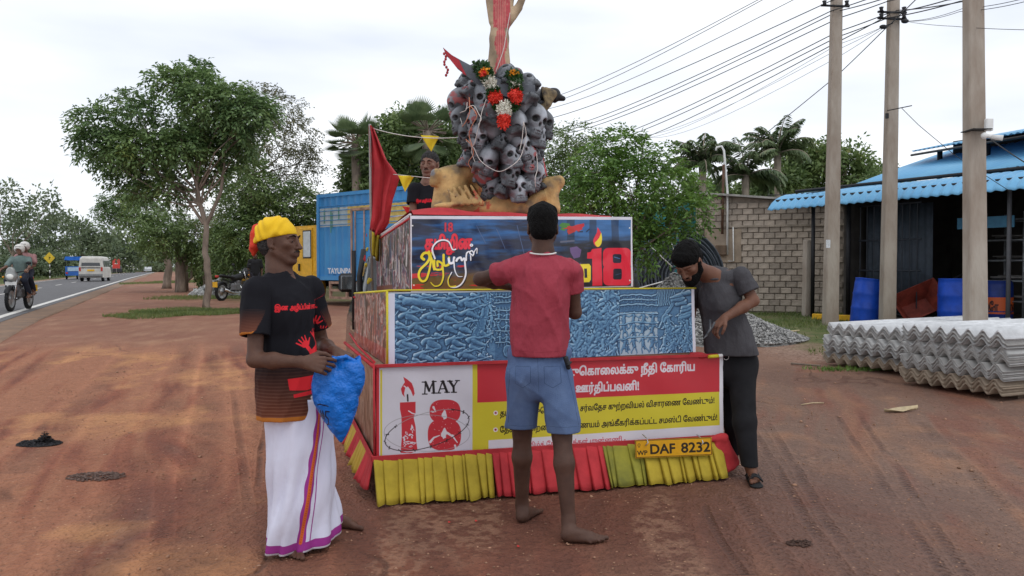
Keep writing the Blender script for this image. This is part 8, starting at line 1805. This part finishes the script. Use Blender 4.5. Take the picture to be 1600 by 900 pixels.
for k in range(5): s.rc(H_(.0,-.10,.09 - .012 * k),H_(.01 * (k - 2),-.150 + .004 * k,.07 - .022 * k),.016,.022,.012)
s.rc(H_(0,-.14,.04),H_(0,-.155,-.035),.024,.020,.012); s.rc(H_(.01,-.13,-.02),H_(0,-.15,-.06),.02,.012,.01)
s.mesh('scarf_knot',.004,mat('red_scarf_end',(.60,.045,.02),.75,var=.15,vs=20),m1,disp=folds(3,.004,(90,90,90),4))
# printed T-shirt
A = Art(900, 1100, srgb((21, 21, 27)))    # front print: 0.72 m x 0.88 m
W_,H__ = 900,1100; yy = np.linspace(0,1,H__)[:,None,None]; g = np.clip((yy - .62) / .36,0,1); A.im = A.im * (1 - g) + srgb((104,58,42)) * g; st = (np.sin(yy * 2 * PI * 46) > .45) * (yy > .60); A.im = A.im * (1 - .28 * st) + srgb((150,108,90)) * .28 * st * np.clip((yy - .6) * 3,.3,1); A.im[1060:] = srgb((176,108,44))
Rt = srgb((214, 44, 52)); bx, by = 290, 0
A.text('இன அழிப்பின் சாட்சிகள்', (235, 300), (640, 300), 34, Rt, bold=2)
def hnd(x, y, s, a, L_):
 c,sn = math.cos(a),math.sin(a); T = lambda u,v: (x + s * (u * c - v * sn),y + s * (u * sn + v * c)); A.line([T(0,L_),T(0,0)],s * .42,Rt,s * .30); A.line([T(-.12,-.12),T(.12,-.12)],s * .40,Rt)
 for k,o in enumerate((-.5,-.2,.12,.42)): A.line([T(o * .5,-.1),T(o * .95,-.72 + abs(o) * .25)],s * .15,Rt,s * .10)
 A.line([T(.2, .05), T(.62, -.2)], s * .16, Rt, s * .1)
hnd(430,560,95,-.62,1.6); hnd(520,500,70,-.25,2.6); hnd(560,420,85,-.05,3.4); hnd(625,490,70,.3,2.4)
A.poly([(450, 620), (520, 560), (650, 560), (655, 720), (470, 720)], Rt)
r = np.random.default_rng(2)
for k in range(26): x,y = r.uniform(440,650),r.uniform(650,745); A.line([(x,y),(x + r.uniform(-24,24),y + r.uniform(-10,10))],r.uniform(5,17),srgb(r.choice([(225,222,215),(60,70,60),(200,195,200),(30,28,34),(150,90,80)])))
for x in (560, 600, 640): A.line([(x, 620), (x + 20, 740)], 9, srgb((225, 225, 235)))
A.poly([(300,790),(600,770),(600,850),(420,880),(310,870)],Rt); A.poly([(330,900),(480,880),(470,910),(330,925)],Rt)
for k in range(40):
 x = 640 - 190 * r.random() ** 1.4; y = 960 - (x - 400) * .42 * r.random(); A.line([(x,y),(x + 1,y)],30,srgb((225,222,226)));
 for o in (-6, 6): A.line([(x + o, y), (x + o, y + 1)], 8, srgb((20, 20, 26)))
 A.line([(x - 4, y + 11), (x + 4, y + 11)], 4, srgb((20, 20, 26)))
TSM = artmat('printed_tshirt', A, .85, spec=.2)
fwd = nrm((.62, -.78, 0)); rt = np.cross(fwd, (0, 0, 1)) * -1; ctr = VW(452, 430, 3.9)
hemz = P(0, 652, 4.0).z
def uvf(V):
 u = (V - ctr) @ rt / .72 + .36; v = 1 - (P(0,418,4.0).z - V[:,2]) / (P(0,418,4.0).z - hemz) * .995; front = ((V - J1['chest']) @ fwd) > -.03; u = np.where(front,u,-.5)
 for k in 'rl':
  a0 = J1['s' + k]; ax = J1['e' + k] - a0; L_ = np.linalg.norm(ax); ax = ax / L_; t = ((V - a0) @ ax) / L_; rd = np.linalg.norm(V - a0 - np.outer((V - a0) @ ax,ax),axis=1); out = (V - a0) @ ((a0 - J1['chest']) / np.linalg.norm(a0 - J1['chest'])); sl_ = (t > .10) & (t < .72) & (rd < .088) & (out > -.05); vv = np.where(t > .63,.01,1 - np.clip(.45 + (t - .15) * 1.0,0,.95)); v = np.where(sl_,vv,v); u = np.where(sl_,.02,u)
 return np.c_[u, v]
tshirt(m1, J1, R2, TSM, hemz, VW(456, 655, 4.02), (.185, .145), .66, uvf, 11, .105, .074, amp=.016)
# sarong
def sarong():
 V = []; UV = []; rows, n = 46, 120; zt, zb_ = hemz + .10, .045
 for j in range(rows + 1):
  t = j / rows; z = zt + (zb_ - zt) * t; c = np.array([P(460,0,4.05).x,4.05]) * (1 - t) + np.array([P(474,0,4.12).x,4.10]) * t; a = .168 - .036 * t; b = .152 + .068 * t; rot = .25 - .65 * t
  for i in range(n):
   th = 2 * PI * i / n; fo = .010 * abs(math.sin(th * 6 + 5 * t + 1)) + .008 * math.sin(th * 5 + 2.2 * t + 1) + .008 * math.sin(th * 11 - 3 * t) + .012 * t * math.sin(th * 3 + 1.1) + .006 * math.sin(th * 2 + t * 14); fl_ = .016 * math.exp(-((th - 5.35) / .12) ** 2)
   r_ = 1 + (fo + fl_) / a * (.35 + .75 * t); x,y = a * math.cos(th) * r_,b * math.sin(th) * r_; xr,yr = x * math.cos(rot) - y * math.sin(rot),x * math.sin(rot) + y * math.cos(rot); zz = z + (.02 * math.sin(th - .4) * t if t > .6 else 0) * t + (.03 * t if math.sin(th) > .2 else 0) * max(0,math.sin(th))
   V.append((c[0] + xr, c[1] + yr, zz)); UV.append((i / n, 1 - t))
 Fq = [(j * n + i,j * n + (i + 1) % n,(j + 1) * n + (i + 1) % n,(j + 1) * n + i) for j in range(rows) for i in range(n)]
 A = Art(1400,1000,srgb((212,214,232))); Pu = srgb((150,56,136)); Or = srgb((206,104,44)); A.im *= (.94 + .1 * vnoise((1000,1400),(8,60),4))[...,None]
 A.im[935:988] = Pu * (.9 + .2 * vnoise((53,1400),(2,60),8))[...,None]; A.im[988:] = srgb((225,225,236))
 def ux(px, rng_=None): return px
 u0 = SARU * 1400
 for k in range(200): y = k * 5; w1 = 52 + 8 * math.sin(y / 28.); A.line([(u0 - w1 / 2,y),(u0 + w1 / 2,y)],6,Pu);
 A.line([(u0, 0), (u0, 935)], 24, Or)
 for k in range(60): A.line([(u0 - 3, k * 16), (u0 + 4, k * 16 + 5)], 4, srgb((180, 60, 60)))
 A.line([(u0 + 56, 0), (u0 + 60, 935)], 8, Pu)
 Mi = np.array(m1.matrix_basis.inverted()); VL = np.array(V) @ Mi[:3, :3].T + Mi[:3, 3]
 # per-loop uv so the seam does not smear
 me = npmesh('sarong',VL,Fq,artmat('sarong_cotton',A,.85,spec=.15,bump=.6,bs=5),m1,None,True); uvl = me.data.uv_layers.new(name='UVMap'); arr = []
 for j in range(rows):
  for i in range(n): arr += [(i / n,1 - j / rows),((i + 1) / n,1 - j / rows),((i + 1) / n,1 - (j + 1) / rows),(i / n,1 - (j + 1) / rows)]
 uvl.data.foreach_set('uv',np.array(arr,np.float32).ravel()); md = me.modifiers.new('t','SOLIDIFY'); md.thickness = .003
SARU = .862
sarong()
# blue plastic bag
bd = 3.84; bp_ = lambda x, y, dd=0: VW(x, y, bd + dd)
A = Art(500,600,srgb((6,104,196))); nz_ = vnoise((600,500),(9,7),14,5)[...,None]; A.im = A.im * (.72 + .5 * nz_); A.line([(60,330),(90,322),(170,334)],8,srgb((14,24,50)));
for pts in ([(60,360),(75,420),(70,440)],[(85,430),(88,370),(105,430),(112,370),(122,440)],[(175,375),(140,372),(135,410),(160,430),(155,470),(135,475)]): A.line(pts,10,srgb((14,22,46)))
bt_ = thing('plastic_bag','crumpled bright blue plastic bag with black lettering held by the man in the sarong','bag',tuple(bp_(530,570)))
BGM = artmat('blue_bag_plastic', A, .33, spec=.4, bump=.9, bs=28); rb_ = np.array(P(530, 570, bd))
def uvb(V): return np.c_[(V[:,0] - P(487,0,bd).x) / (P(568,0,bd).x - P(487,0,bd).x),1 - (P(0,556,bd).z - V[:,2]) / (P(0,556,bd).z - P(0,690,bd).z)]
V = []; rows,n = 44,56; f1,f2 = folds(21,.03,(26,26,16),6),folds(5,.012,(80,80,60),5); kx = np.interp
for j in range(rows + 1):
 y = 560 + 128 * j / rows; L_ = kx(y,[560,575,600,630,660,688],[507,491,488,492,508,531]); R_2 = kx(y,[560,575,600,630,660,688],[560,568,567,560,549,533]); c = bp_((L_ + R_2) / 2,y); a = (R_2 - L_) / 2 * bd / F; b = a * kx(j,[0,5,25,rows],[.30,.42,.62,.8])
 for i in range(n): th = 2 * PI * i / n; V.append(c + np.array((a * math.cos(th),b * math.sin(th),.012 * math.sin(3 * th + 1) * (j < 2))))
V = np.array(V); c = V.mean(0); dv = V - c; dv[:,2] *= .2; dv /= np.maximum(np.linalg.norm(dv,axis=1,keepdims=True),1e-6); V = V + dv * (f1(*V.T) + f2(*V.T))[:,None] * kx(np.repeat(np.arange(rows + 1),n),[0,4,rows],[.5,1,.6])[:,None]
Fq = [(j * n + i,j * n + (i + 1) % n,(j + 1) * n + (i + 1) % n,(j + 1) * n + i) for j in range(rows) for i in range(n)]
o = npmesh('bag_body',V - np.array(bt_.location),Fq,BGM,bt_,uvb(V),True); md = o.modifiers.new('t','SOLIDIFY'); md.thickness = .002
s = SDF(); s.rc(bp_(512,562,-.04),bp_(540,558,-.04),.010,.012,.01); s.rc(bp_(540,558,-.02),bp_(564,571,.0),.012,.009,.01); s.mesh('bag_rim',.0045,BGM,bt_,disp=folds(5,.006,(70,70,70),4),uvf=uvb)
# ---- man in the maroon shirt, seen from behind
d = 4.3
J = dict(base=(P(845,845,4.3).x,4.3,0),head=VW(848,357,4.34),hd=(.0,.985,-.10),neck=VW(848,398,4.32),chest=VW(846,455,d),pelvis=VW(842,578,4.32),fwd=(.05,1,0),
  sl=VW(797,423,4.32),sr=VW(893,425,4.30),el=VW(750,436,4.44),wl=VW(805,448,4.60),er=VW(898,488,4.38),wr=VW(872,452,4.56),
  hl=VW(820,592,4.33),hr=VW(868,594,4.30),kl=VW(816,676,4.44),kr=VW(878,680,4.30),al=(P(816,0,4.5).x,4.52,.085),ar=(P(890,0,4.2).x,4.20,.09))
hl_ = np.array((P(812,0,4.47).x,4.455,0)); tl_ = hl_ + np.array((.10,.215,0)); hr_ = np.array((P(877,0,4.18).x - .0,4.17,0)); tr_ = hr_ + np.array((.262,-.022,0))
m2,R,R2,J2,q2 = human('person','slim barefoot man in maroon t-shirt and denim shorts seen from behind at the float',J,SK2,hair='swept',hairm=HAIR,chest=.10,eyes=False,
 hands=[dict(wr=J['wl'],d=(.8,.55,.05),n=(-.2,-.2,1),side=1,curl=(.5,.5,.5,.5),thumb=.5),dict(wr=J['wr'],d=(-.75,.6,.1),n=(.2,-.2,1),side=-1,curl=(.5,.5,.5,.5),thumb=.5)],
 feet=[(J['al'], hl_, tl_, -1), (J['ar'], hr_, tr_, 1)])
MAR = mat('maroon_cotton',(.30,.042,.062),.85,var=.07,vs=7,spec=.2,bump=.9,bs=7,bd=.05,stretch=(1,1,.55))
def ex2(s):
 for k in range(3): pass
hz2 = P(0, 556, 4.3).z
tshirt(m2, J2, R2, MAR, hz2, VW(841, 560, 4.31), (.150, .115), .48, None, 21, .095, .064, amp=.018)
mb = MB(); nb = J2['neck'] + np.array([0,0,.0]); mb.tube([Vector(nb) + Vector((.082 * math.sin(t),-.075 * math.cos(t) - .008,.008 + .02 * math.cos(t) * -1 + .012)) for t in np.linspace(-1.0,1.0,14)],.0045,6); e = mb.build('collar_tag',WHITEP); e.data.transform(m2.matrix_basis.inverted()); e.parent = m2; e.name = 'neck_cord'
# denim shorts
s = SDF(); pz = J2['pelvis']; s.el(pz + np.array([0,0,.01]),(.165,.125,.13),None,.04); s.rc(pz + np.array((-.1,0,.09)),pz + np.array((.1,0,.09)),.075,None,.03); s.rc(J2['hl'] + np.array((.03,0,-.045)),J2['hr'] + np.array((-.03,0,-.045)),.085,None,.04)
el_, er_ = VW(814, 690, 4.43), VW(883, 692, 4.30)
s.rc(J2['hl'] + np.array((0,0,.02)),el_,.100,.084,.02); s.rc(J2['hr'] + np.array((0,0,.02)),er_,.102,.090,.02)
zh = P(0, 671, 4.35).z
def clip(x, y, z):
 c = zh - z
 for e, h in ((el_, J2['hl']), (er_, J2['hr'])):
  t = np.clip((h[2] - z) / (h[2] - e[2]),0,1.3); rad = np.hypot(x - (h[0] + (e[0] - h[0]) * t),y - (h[1] + (e[1] - h[1]) * t)); c = np.maximum(c,np.minimum(.064 - rad,zh + .05 - z))
 return c
DN = mat('blue_denim',(.085,.135,.26),.85,var=.1,vs=10,bump=.35,bs=220,c2=(.115,.175,.31),spec=.15)
s.mesh('shorts', .006, DN, m2, disp=folds(31, .020, (20, 20, 12), 5), clip=clip)
# pocket seams
sh_ = [o for o in m2.children if o.name.startswith('shorts')][0]; SM = mat('denim_stitching',(.045,.075,.15),.9,spec=.1)
stitch(sh_,[[(806,572),(829,573),(829,598),(817,606),(805,599),(806,572)],[(850,573),(875,572),(877,598),(864,606),(851,599),(850,573)],[(840,560),(841,585),(842,612)],[(796,664),(812,666),(834,665)],[(857,666),(880,668),(907,666)],[(885,575),(896,620),(904,664)],[(797,575),(794,620),(794,660)]],SM,.0022,'seam')
ts_ = [o for o in m2.children if o.name.startswith('shirt')][0]
stitch(ts_,[[(796,547),(840,551),(884,548)],[(800,400),(797,430),(802,450)],[(893,402),(898,430),(893,452)]],mat('maroon_seam',(.16,.02,.03),.9,spec=.1),.0020,'seam')
s = SDF(); s.rc(VW(884,560,4.22),VW(888,574,4.22),.012,.014,.01); s.rc(VW(888,570,4.2),VW(892,566,4.22),.008,.006,.005)
V,Q = s.surf(.004,folds(2,.003,(90,90,90),3)); o = npmesh('black_pouch',V,Q,BLACK,None,None,True); tag(o,'small black object sticking out of the denim shorts pocket','pouch')
# ---- bearded man in the grey shirt, right
d = 5.5
J = dict(base=(P(1170,755,5.4).x,5.42,0),head=VW(1076,411,5.44),hd=(-.42,-.56,-.62),hu=(-.30,-.25,.55),neck=VW(1111,432,5.56),chest=VW(1125,470,5.6),pelvis=VW(1148,570,5.64),fwd=(-.62,-.78,0),
  sl=VW(1157,432,5.52),sr=VW(1090,440,5.74),el=VW(1177,470,5.48),wl=VW(1132,497,5.34),er=VW(1078,492,5.85),wr=VW(1050,500,5.72),
  hl=VW(1160,585,5.60),hr=VW(1147,585,5.74),kl=VW(1163,660,5.46),kr=VW(1148,660,5.66),al=(P(1178,0,5.36).x,5.38,.10),ar=(P(1150,0,5.75).x,5.75,.10))
hL_ = np.array((P(1179,0,5.42).x,5.43,.02)); tL_ = hL_ + np.array((-.035,-.25,0)); hR_ = np.array((P(1152,0,5.8).x,5.80,.02)); tR_ = hR_ + np.array((-.14,-.2,0))
m3,R3_,R2,J3,q3 = human('person','bearded man in grey t-shirt and black trousers bending over the right end of the float',J,SK3,hair='curly',beard='full',chest=.11,sc=1.07,eyes=False,
 hands=[dict(wr=J['wl'],d=(-.72,-.25,-.62),n=(-.55,-.30,.75),side=1,curl=(.75,.8,.75,.5),thumb=.5,L=.19),dict(wr=J['wr'],d=(-.3,-.7,-.5),n=(-.5,-.3,.8),side=-1,curl=(.7,.7,.7,.6),thumb=.5)],
 feet=[(J['al'], hL_, tL_, -1), (J['ar'], hR_, tR_, 1)])
GRY = mat('charcoal_grey_cotton',(.062,.060,.066),.88,var=.08,vs=7,spec=.15,bump=.9,bs=7,bd=.05,stretch=(1,1,.55))
hz3 = P(0, 554, 5.6).z
tshirt(m3, J3, R2, GRY, hz3, VW(1143, 562, 5.62), (.185, .15), .66, None, 33, .118, .078, amp=.016, nk_z=.05)
s = SDF(); pz = J3['pelvis']; s.el(pz, (.165, .145, .17), None, .04)
for a in 'lr': h,k_,an = J3['h' + a],J3['k' + a],J3['a' + a]; s.rc(h,k_,.098,.076,.03); s.rc(k_,an + np.array((0,0,-.01)),.076,.058,.03)
zc = .095; s.mesh('trousers',.0065,mat('black_trousers',(.012,.012,.014),.85,var=.2,vs=8,spec=.2),m3,disp=folds(41,.010,(14,14,9),5),clip=lambda x,y,z: zc - z)
def sandal(hp, tp, nm='sandal'):
 f = nrm(tp - hp); t = nrm(np.cross((0,0,1),f)); o = SDF(); o.rc(hp + f * .03 + np.array((0,0,-.008)),hp + f * .235 + np.array((0,0,-.008)),.040,.046,.01,sq=((0,0,1),.24)); V,Q = o.surf(.006); mb = MB()
 for (a,b) in ((.07,.11),(.11,.07),(.15,.19),(.19,.155),(.205,.205)): mb.tube([Vector(hp + f * (a + (b - a) * u) + t * (.046 * (2 * u - 1)) + np.array((0,0,.012 + .048 * math.sin(PI * u) * (1.15 - a * 2)))) for u in np.linspace(0,1,9)],.0065,6)
 e = mb.build('strap',BLACK); e.data.transform(m3.matrix_basis.inverted()); e.parent = m3; Mi = np.array(m3.matrix_basis.inverted()); o_ = npmesh(nm,V @ Mi[:3,:3].T + Mi[:3,3],Q,DARK,m3,smooth=True); e.parent = o_
sandal(hL_, tL_); sandal(hR_, tR_)
# pliers
hd_ = VW(1113,511,5.28); mb = MB(); mb.tube([VW(1117,503,5.27),hd_,VW(1106,523,5.24)],[.007,.009,.008],7); mb.tube([VW(1110,500,5.3),VW(1110,514,5.26),VW(1105,523,5.24)],[.007,.009,.008],7); mb.tube([VW(1105,523,5.24),VW(1098,531,5.22)],[.008,.003],7); o = mb.build('pliers',mat('dark_steel',(.08,.08,.085),.35,metal=.7)); tag(o,'dark steel pliers in the bearded man hand at the float edge','pliers')
mb = MB(); q = nrm((-.72, -.25, -.62)); o_ = VW(1118, 503, 5.27)
# ---- man standing on the truck behind the statue
d = 8.0
bz = fw_(.5, 3.0, zb1).z
J = dict(base=(P(672,340,d).x,d,.95),head=VW(671,258,d),hd=(-.22,-.97,-.05),neck=VW(669,286,d),chest=VW(671,322,d),pelvis=VW(672,395,d),fwd=(-.1,-1,0),
  sr=VW(649,297,d),sl=VW(695,297,d),er=VW(645,338,7.95),wr=VW(655,365,7.75),el=VW(700,338,7.95),wl=VW(690,365,7.75),hr=VW(660,405,d),hl=VW(684,405,d),kr=VW(660,462,d),kl=VW(684,462,d),ar=(P(660,0,d).x,d,.98),al=(P(684,0,d).x,d,.98))
hr4 = np.array((J['ar'][0], 8.06, .90)); hl4 = np.array((J['al'][0], 8.06, .90))
m4,R,R2,J4,q4 = human('person','man with moustache in black t-shirt standing on the truck behind the golden hands',J,SK4,hair='short',hairm=GHAIR,beard='moustache',sc=1.13,vox=.009,hands=[dict(wr=J['wr'],d=(.1,-.6,-.7),n=(0,-.7,.7),side=-1)],feet=[(J['ar'],hr4,hr4 + np.array((0,-.25,0)),1),(J['al'],hl4,hl4 + np.array((0,-.25,0)),-1)])
A = Art(500,500,srgb((22,22,28))); A.text('இன அழிப்பின் சாட்சிகள்',(110,215),(400,215),26,srgb((200,36,50)),bold=3); c4 = VW(671,300,7.8)
tshirt(m4,J4,R2,artmat('black_printed_shirt',A,.85,spec=.2),P(0,400,d).z,VW(672,402,d),(.18,.13),.55,lambda V: np.c_[(V[:,0] - c4[0]) / .5 + .5,np.where(V[:,1] < d,(V[:,2] - c4[2]) / .5 + .75,.1)],51,.112,.08,vox=.010)
s = SDF(); s.el(J4['pelvis'], (.17, .13, .12), None, .04)
for a in 'lr': s.rc(J4['h' + a], J4['k' + a], .1, .075, .03); s.rc(J4['k' + a], J4['a' + a], .075, .06, .03)
s.mesh('trousers', .012, mat('dark_trousers', (.02, .02, .03), .85), m4, disp=folds(6, .008, (14, 14, 9), 4))
# platform he stands on (the rear bed)
mb = MB(); mb.box(tl(CL, 3.0, .93), (1.7, .9, .04)); mb.build('rear_platform', PLY, fl)
# ---- riders
def rider(label, loc, rz, shirtc, trc, helmc, back=False, skin=SK4, name='person'):
 root = thing(name, label, 'person', loc); root.rotation_euler = (0, 0, rz)
 T = Matrix.Translation(loc) @ Matrix.Rotation(rz,4,'Z'); X = lambda x,y,z: np.array(T @ Vector((x,y,z)))
 x0 = -.12 if not back else -.50; z0 = .90 if not back else .98; s = SDF(); rt_ = lambda a: nrm(np.array(T.to_3x3() @ Vector(a)))
 fwd = rt_((1,0,0)); hd = X(x0 + .08,0,z0 + .66); R = frame3(fwd); head_sdf(s,hd,R); neck_sdf(s,hd,R,X(x0 + .02,0,z0 + .46))
 for sy in (-1, 1):
  sh = X(x0 + .02,sy * .19,z0 + .42); e = X(x0 + .22,sy * .27,z0 + .22) if not back else X(x0 + .15,sy * .25,z0 + .18); w_ = X(.40,sy * .30,1.05) if not back else X(x0 + .33,sy * .15,z0 + .12); s.rc(sh,e,.045,.037); s.rc(e,w_,.037,.026); hand_sdf(s,w_,rt_((.9,0,-.3)),rt_((.3,0,.9)),side=sy,curl=(1,1,1,1))
  h = X(x0,sy * .10,z0 + .02); k = X(x0 + .38,sy * .20,z0 - .14); a = X(x0 + .12,sy * .22,.40 if not back else .46); s.rc(h,k,.075,.055); s.rc(k,a,.052,.036); foot_sdf(s,a,np.array(a) + fwd * -.05 + np.array((0,0,-.09)),np.array(a) + fwd * .2 + np.array((0,0,-.09)),sy)
 s.rc(X(x0 + .02,-.17,z0 + .42),X(x0 + .02,.17,z0 + .42),.055); s.rc(X(x0,0,z0 + .05),X(x0 + .03,0,z0 + .35),.12,.14)
 def loc_(V,Q,nm,m): Mi = np.array(T.inverted()); return npmesh(nm,V @ Mi[:3,:3].T + Mi[:3,3],Q,m,root,smooth=True)
 V, Q = s.surf(.011); loc_(V, Q, 'body', skin)
 g = SDF(); g.rc(X(x0 + .02,-.18,z0 + .42),X(x0 + .02,.18,z0 + .42),.068); g.rc(X(x0,0,z0 + .02),X(x0 + .03,0,z0 + .36),.165,.175,.04)
 for sy in (-1,1): sh = X(x0 + .02,sy * .20,z0 + .42); e = X(x0 + .17,sy * .26,z0 + .27); g.rc(sh,e,.07,.065,.03)
 V, Q = g.surf(.013, folds(7, .008, (18, 18, 10), 4)); loc_(V, Q, 'shirt', shirtc)
 g = SDF(); g.rc(X(x0, -.06, z0 + .02), X(x0, .06, z0 + .02), .13)
 for sy in (-1,1): h = X(x0,sy * .10,z0 + .02); k = X(x0 + .38,sy * .20,z0 - .14); a = X(x0 + .13,sy * .22,.46 if not back else .52); g.rc(h,k,.098,.078,.03); g.rc(k,a,.078,.062,.02)
 V, Q = g.surf(.013, folds(8, .008, (18, 18, 10), 4)); loc_(V, Q, 'trousers', trc)
 g = SDF(); c = hd + np.array((0,0,.035)); g.el(c,(.125,.15,.125),R,.01); g.el(hd + fwd * .14 + np.array((0,0,-.05)),(.088,.13,.09),R,.015,True); V,Q = g.surf(.009,clip=lambda x,y,z: (hd[2] - .055) - z); loc_(V,Q,'helmet',helmc)
 g = SDF(); g.rc(hd + fwd * .13 + np.array((0,0,.085)) - R[0] * .06,hd + fwd * .13 + np.array((0,0,.085)) + R[0] * .06,.010); V,Q = g.surf(.008); loc_(V,Q,'visor',GLASS); return root
HW = mat('white_helmet', (.66, .64, .60), .3, var=.08)
rider('motorcycle rider in white helmet and grey green shirt, in front on the approaching motorcycle',mc.location,MCR,mat('grey_green_shirt',(.13,.18,.17),.85,var=.2),mat('dark_blue_trousers',(.02,.024,.04),.85),HW)
rider('pillion passenger in white helmet and pinkish shirt behind the motorcycle rider',mc.location,MCR,mat('pink_grey_shirt',(.30,.16,.16),.85,var=.2),mat('navy_trousers',(.018,.02,.035),.85),HW,True)
# seated/standing man near the parked motorcycle
a = P(399, 470, 28.5); z0 = zf(a.x, a.y)
def small_person(label, loc, h, shirt, tr_, rz=0, vox=.014):
 root = thing('person',label,'person',loc); root.rotation_euler = (0,0,rz); s = SDF(); k = h / 1.7; hd = (0,-.02,1.58 * k); head_sdf(s,hd,frame3((0,-1,0)),k); neck_sdf(s,hd,frame3((0,-1,0)),(0,0,1.44 * k)); s.rc((-.16 * k,0,1.40 * k),(.16 * k,0,1.40 * k),.055); s.rc((0,0,1.3 * k),(0,0,.95 * k),.13,.13,sq=((0,1,0),.75))
 for sx in (-1,1): s.rc((sx * .19 * k,0,1.38 * k),(sx * .24 * k,.02,1.1 * k),.045,.036); s.rc((sx * .24 * k,.02,1.1 * k),(sx * .22 * k,-.08,.88 * k),.036,.025); hand_sdf(s,(sx * .22 * k,-.08,.88 * k),(0,-.1,-1),(sx,0,0),side=1); s.rc((sx * .09 * k,0,.92 * k),(sx * .11 * k,-.02,.5 * k),.08,.055); s.rc((sx * .11 * k,-.02,.5 * k),(sx * .11 * k,.02,.08),.052,.035); foot_sdf(s,(sx * .11 * k,.02,.08),(sx * .11 * k,.07,0),(sx * .13 * k,-.18,0),sx)
 V,Q = s.surf(vox * .8); npmesh('body',V,Q,SK1,root,smooth=True); g = SDF(); g.rc((-.17 * k,0,1.40 * k),(.17 * k,0,1.40 * k),.07); g.rc((0,0,1.3 * k),(0,0,.95 * k),.18,.17,.04,sq=((0,1,0),.75))
 for sx in (-1, 1): g.rc((sx * .19 * k, 0, 1.38 * k), (sx * .23 * k, .01, 1.18 * k), .07, .065, .03)
 V,Q = g.surf(vox,folds(2,.008,(18,18,10),4)); npmesh('shirt',V,Q,shirt,root,smooth=True); g = SDF()
 for sx in (-1,1): g.rc((sx * .09 * k,0,.92 * k),(sx * .11 * k,-.02,.5 * k),.10,.08,.03); g.rc((sx * .11 * k,-.02,.5 * k),(sx * .11 * k,.02,.14),.08,.065,.03)
 V,Q = g.surf(vox); npmesh('trousers',V,Q,tr_,root,smooth=True); s = SDF(); s.el((0,.01,1.63 * k),(.085,.105,.09)); s.el((0,-.12,1.57 * k),(.1,.09,.1),None,.01,True); V,Q = s.surf(.01); npmesh('hair',V,Q,HAIR,root,smooth=True); return root
small_person('dark clothed man standing beside the rubble heap, half hidden behind the man in the headscarf',(a.x,a.y,z0),1.65,mat('black_shirt',(.015,.015,.018),.85),mat('dark_cloth',(.03,.03,.04),.85),.5)
# road sign board on the left mid ground
s_ = P(284, 412, 44)
# --- light haze
HZ = 0
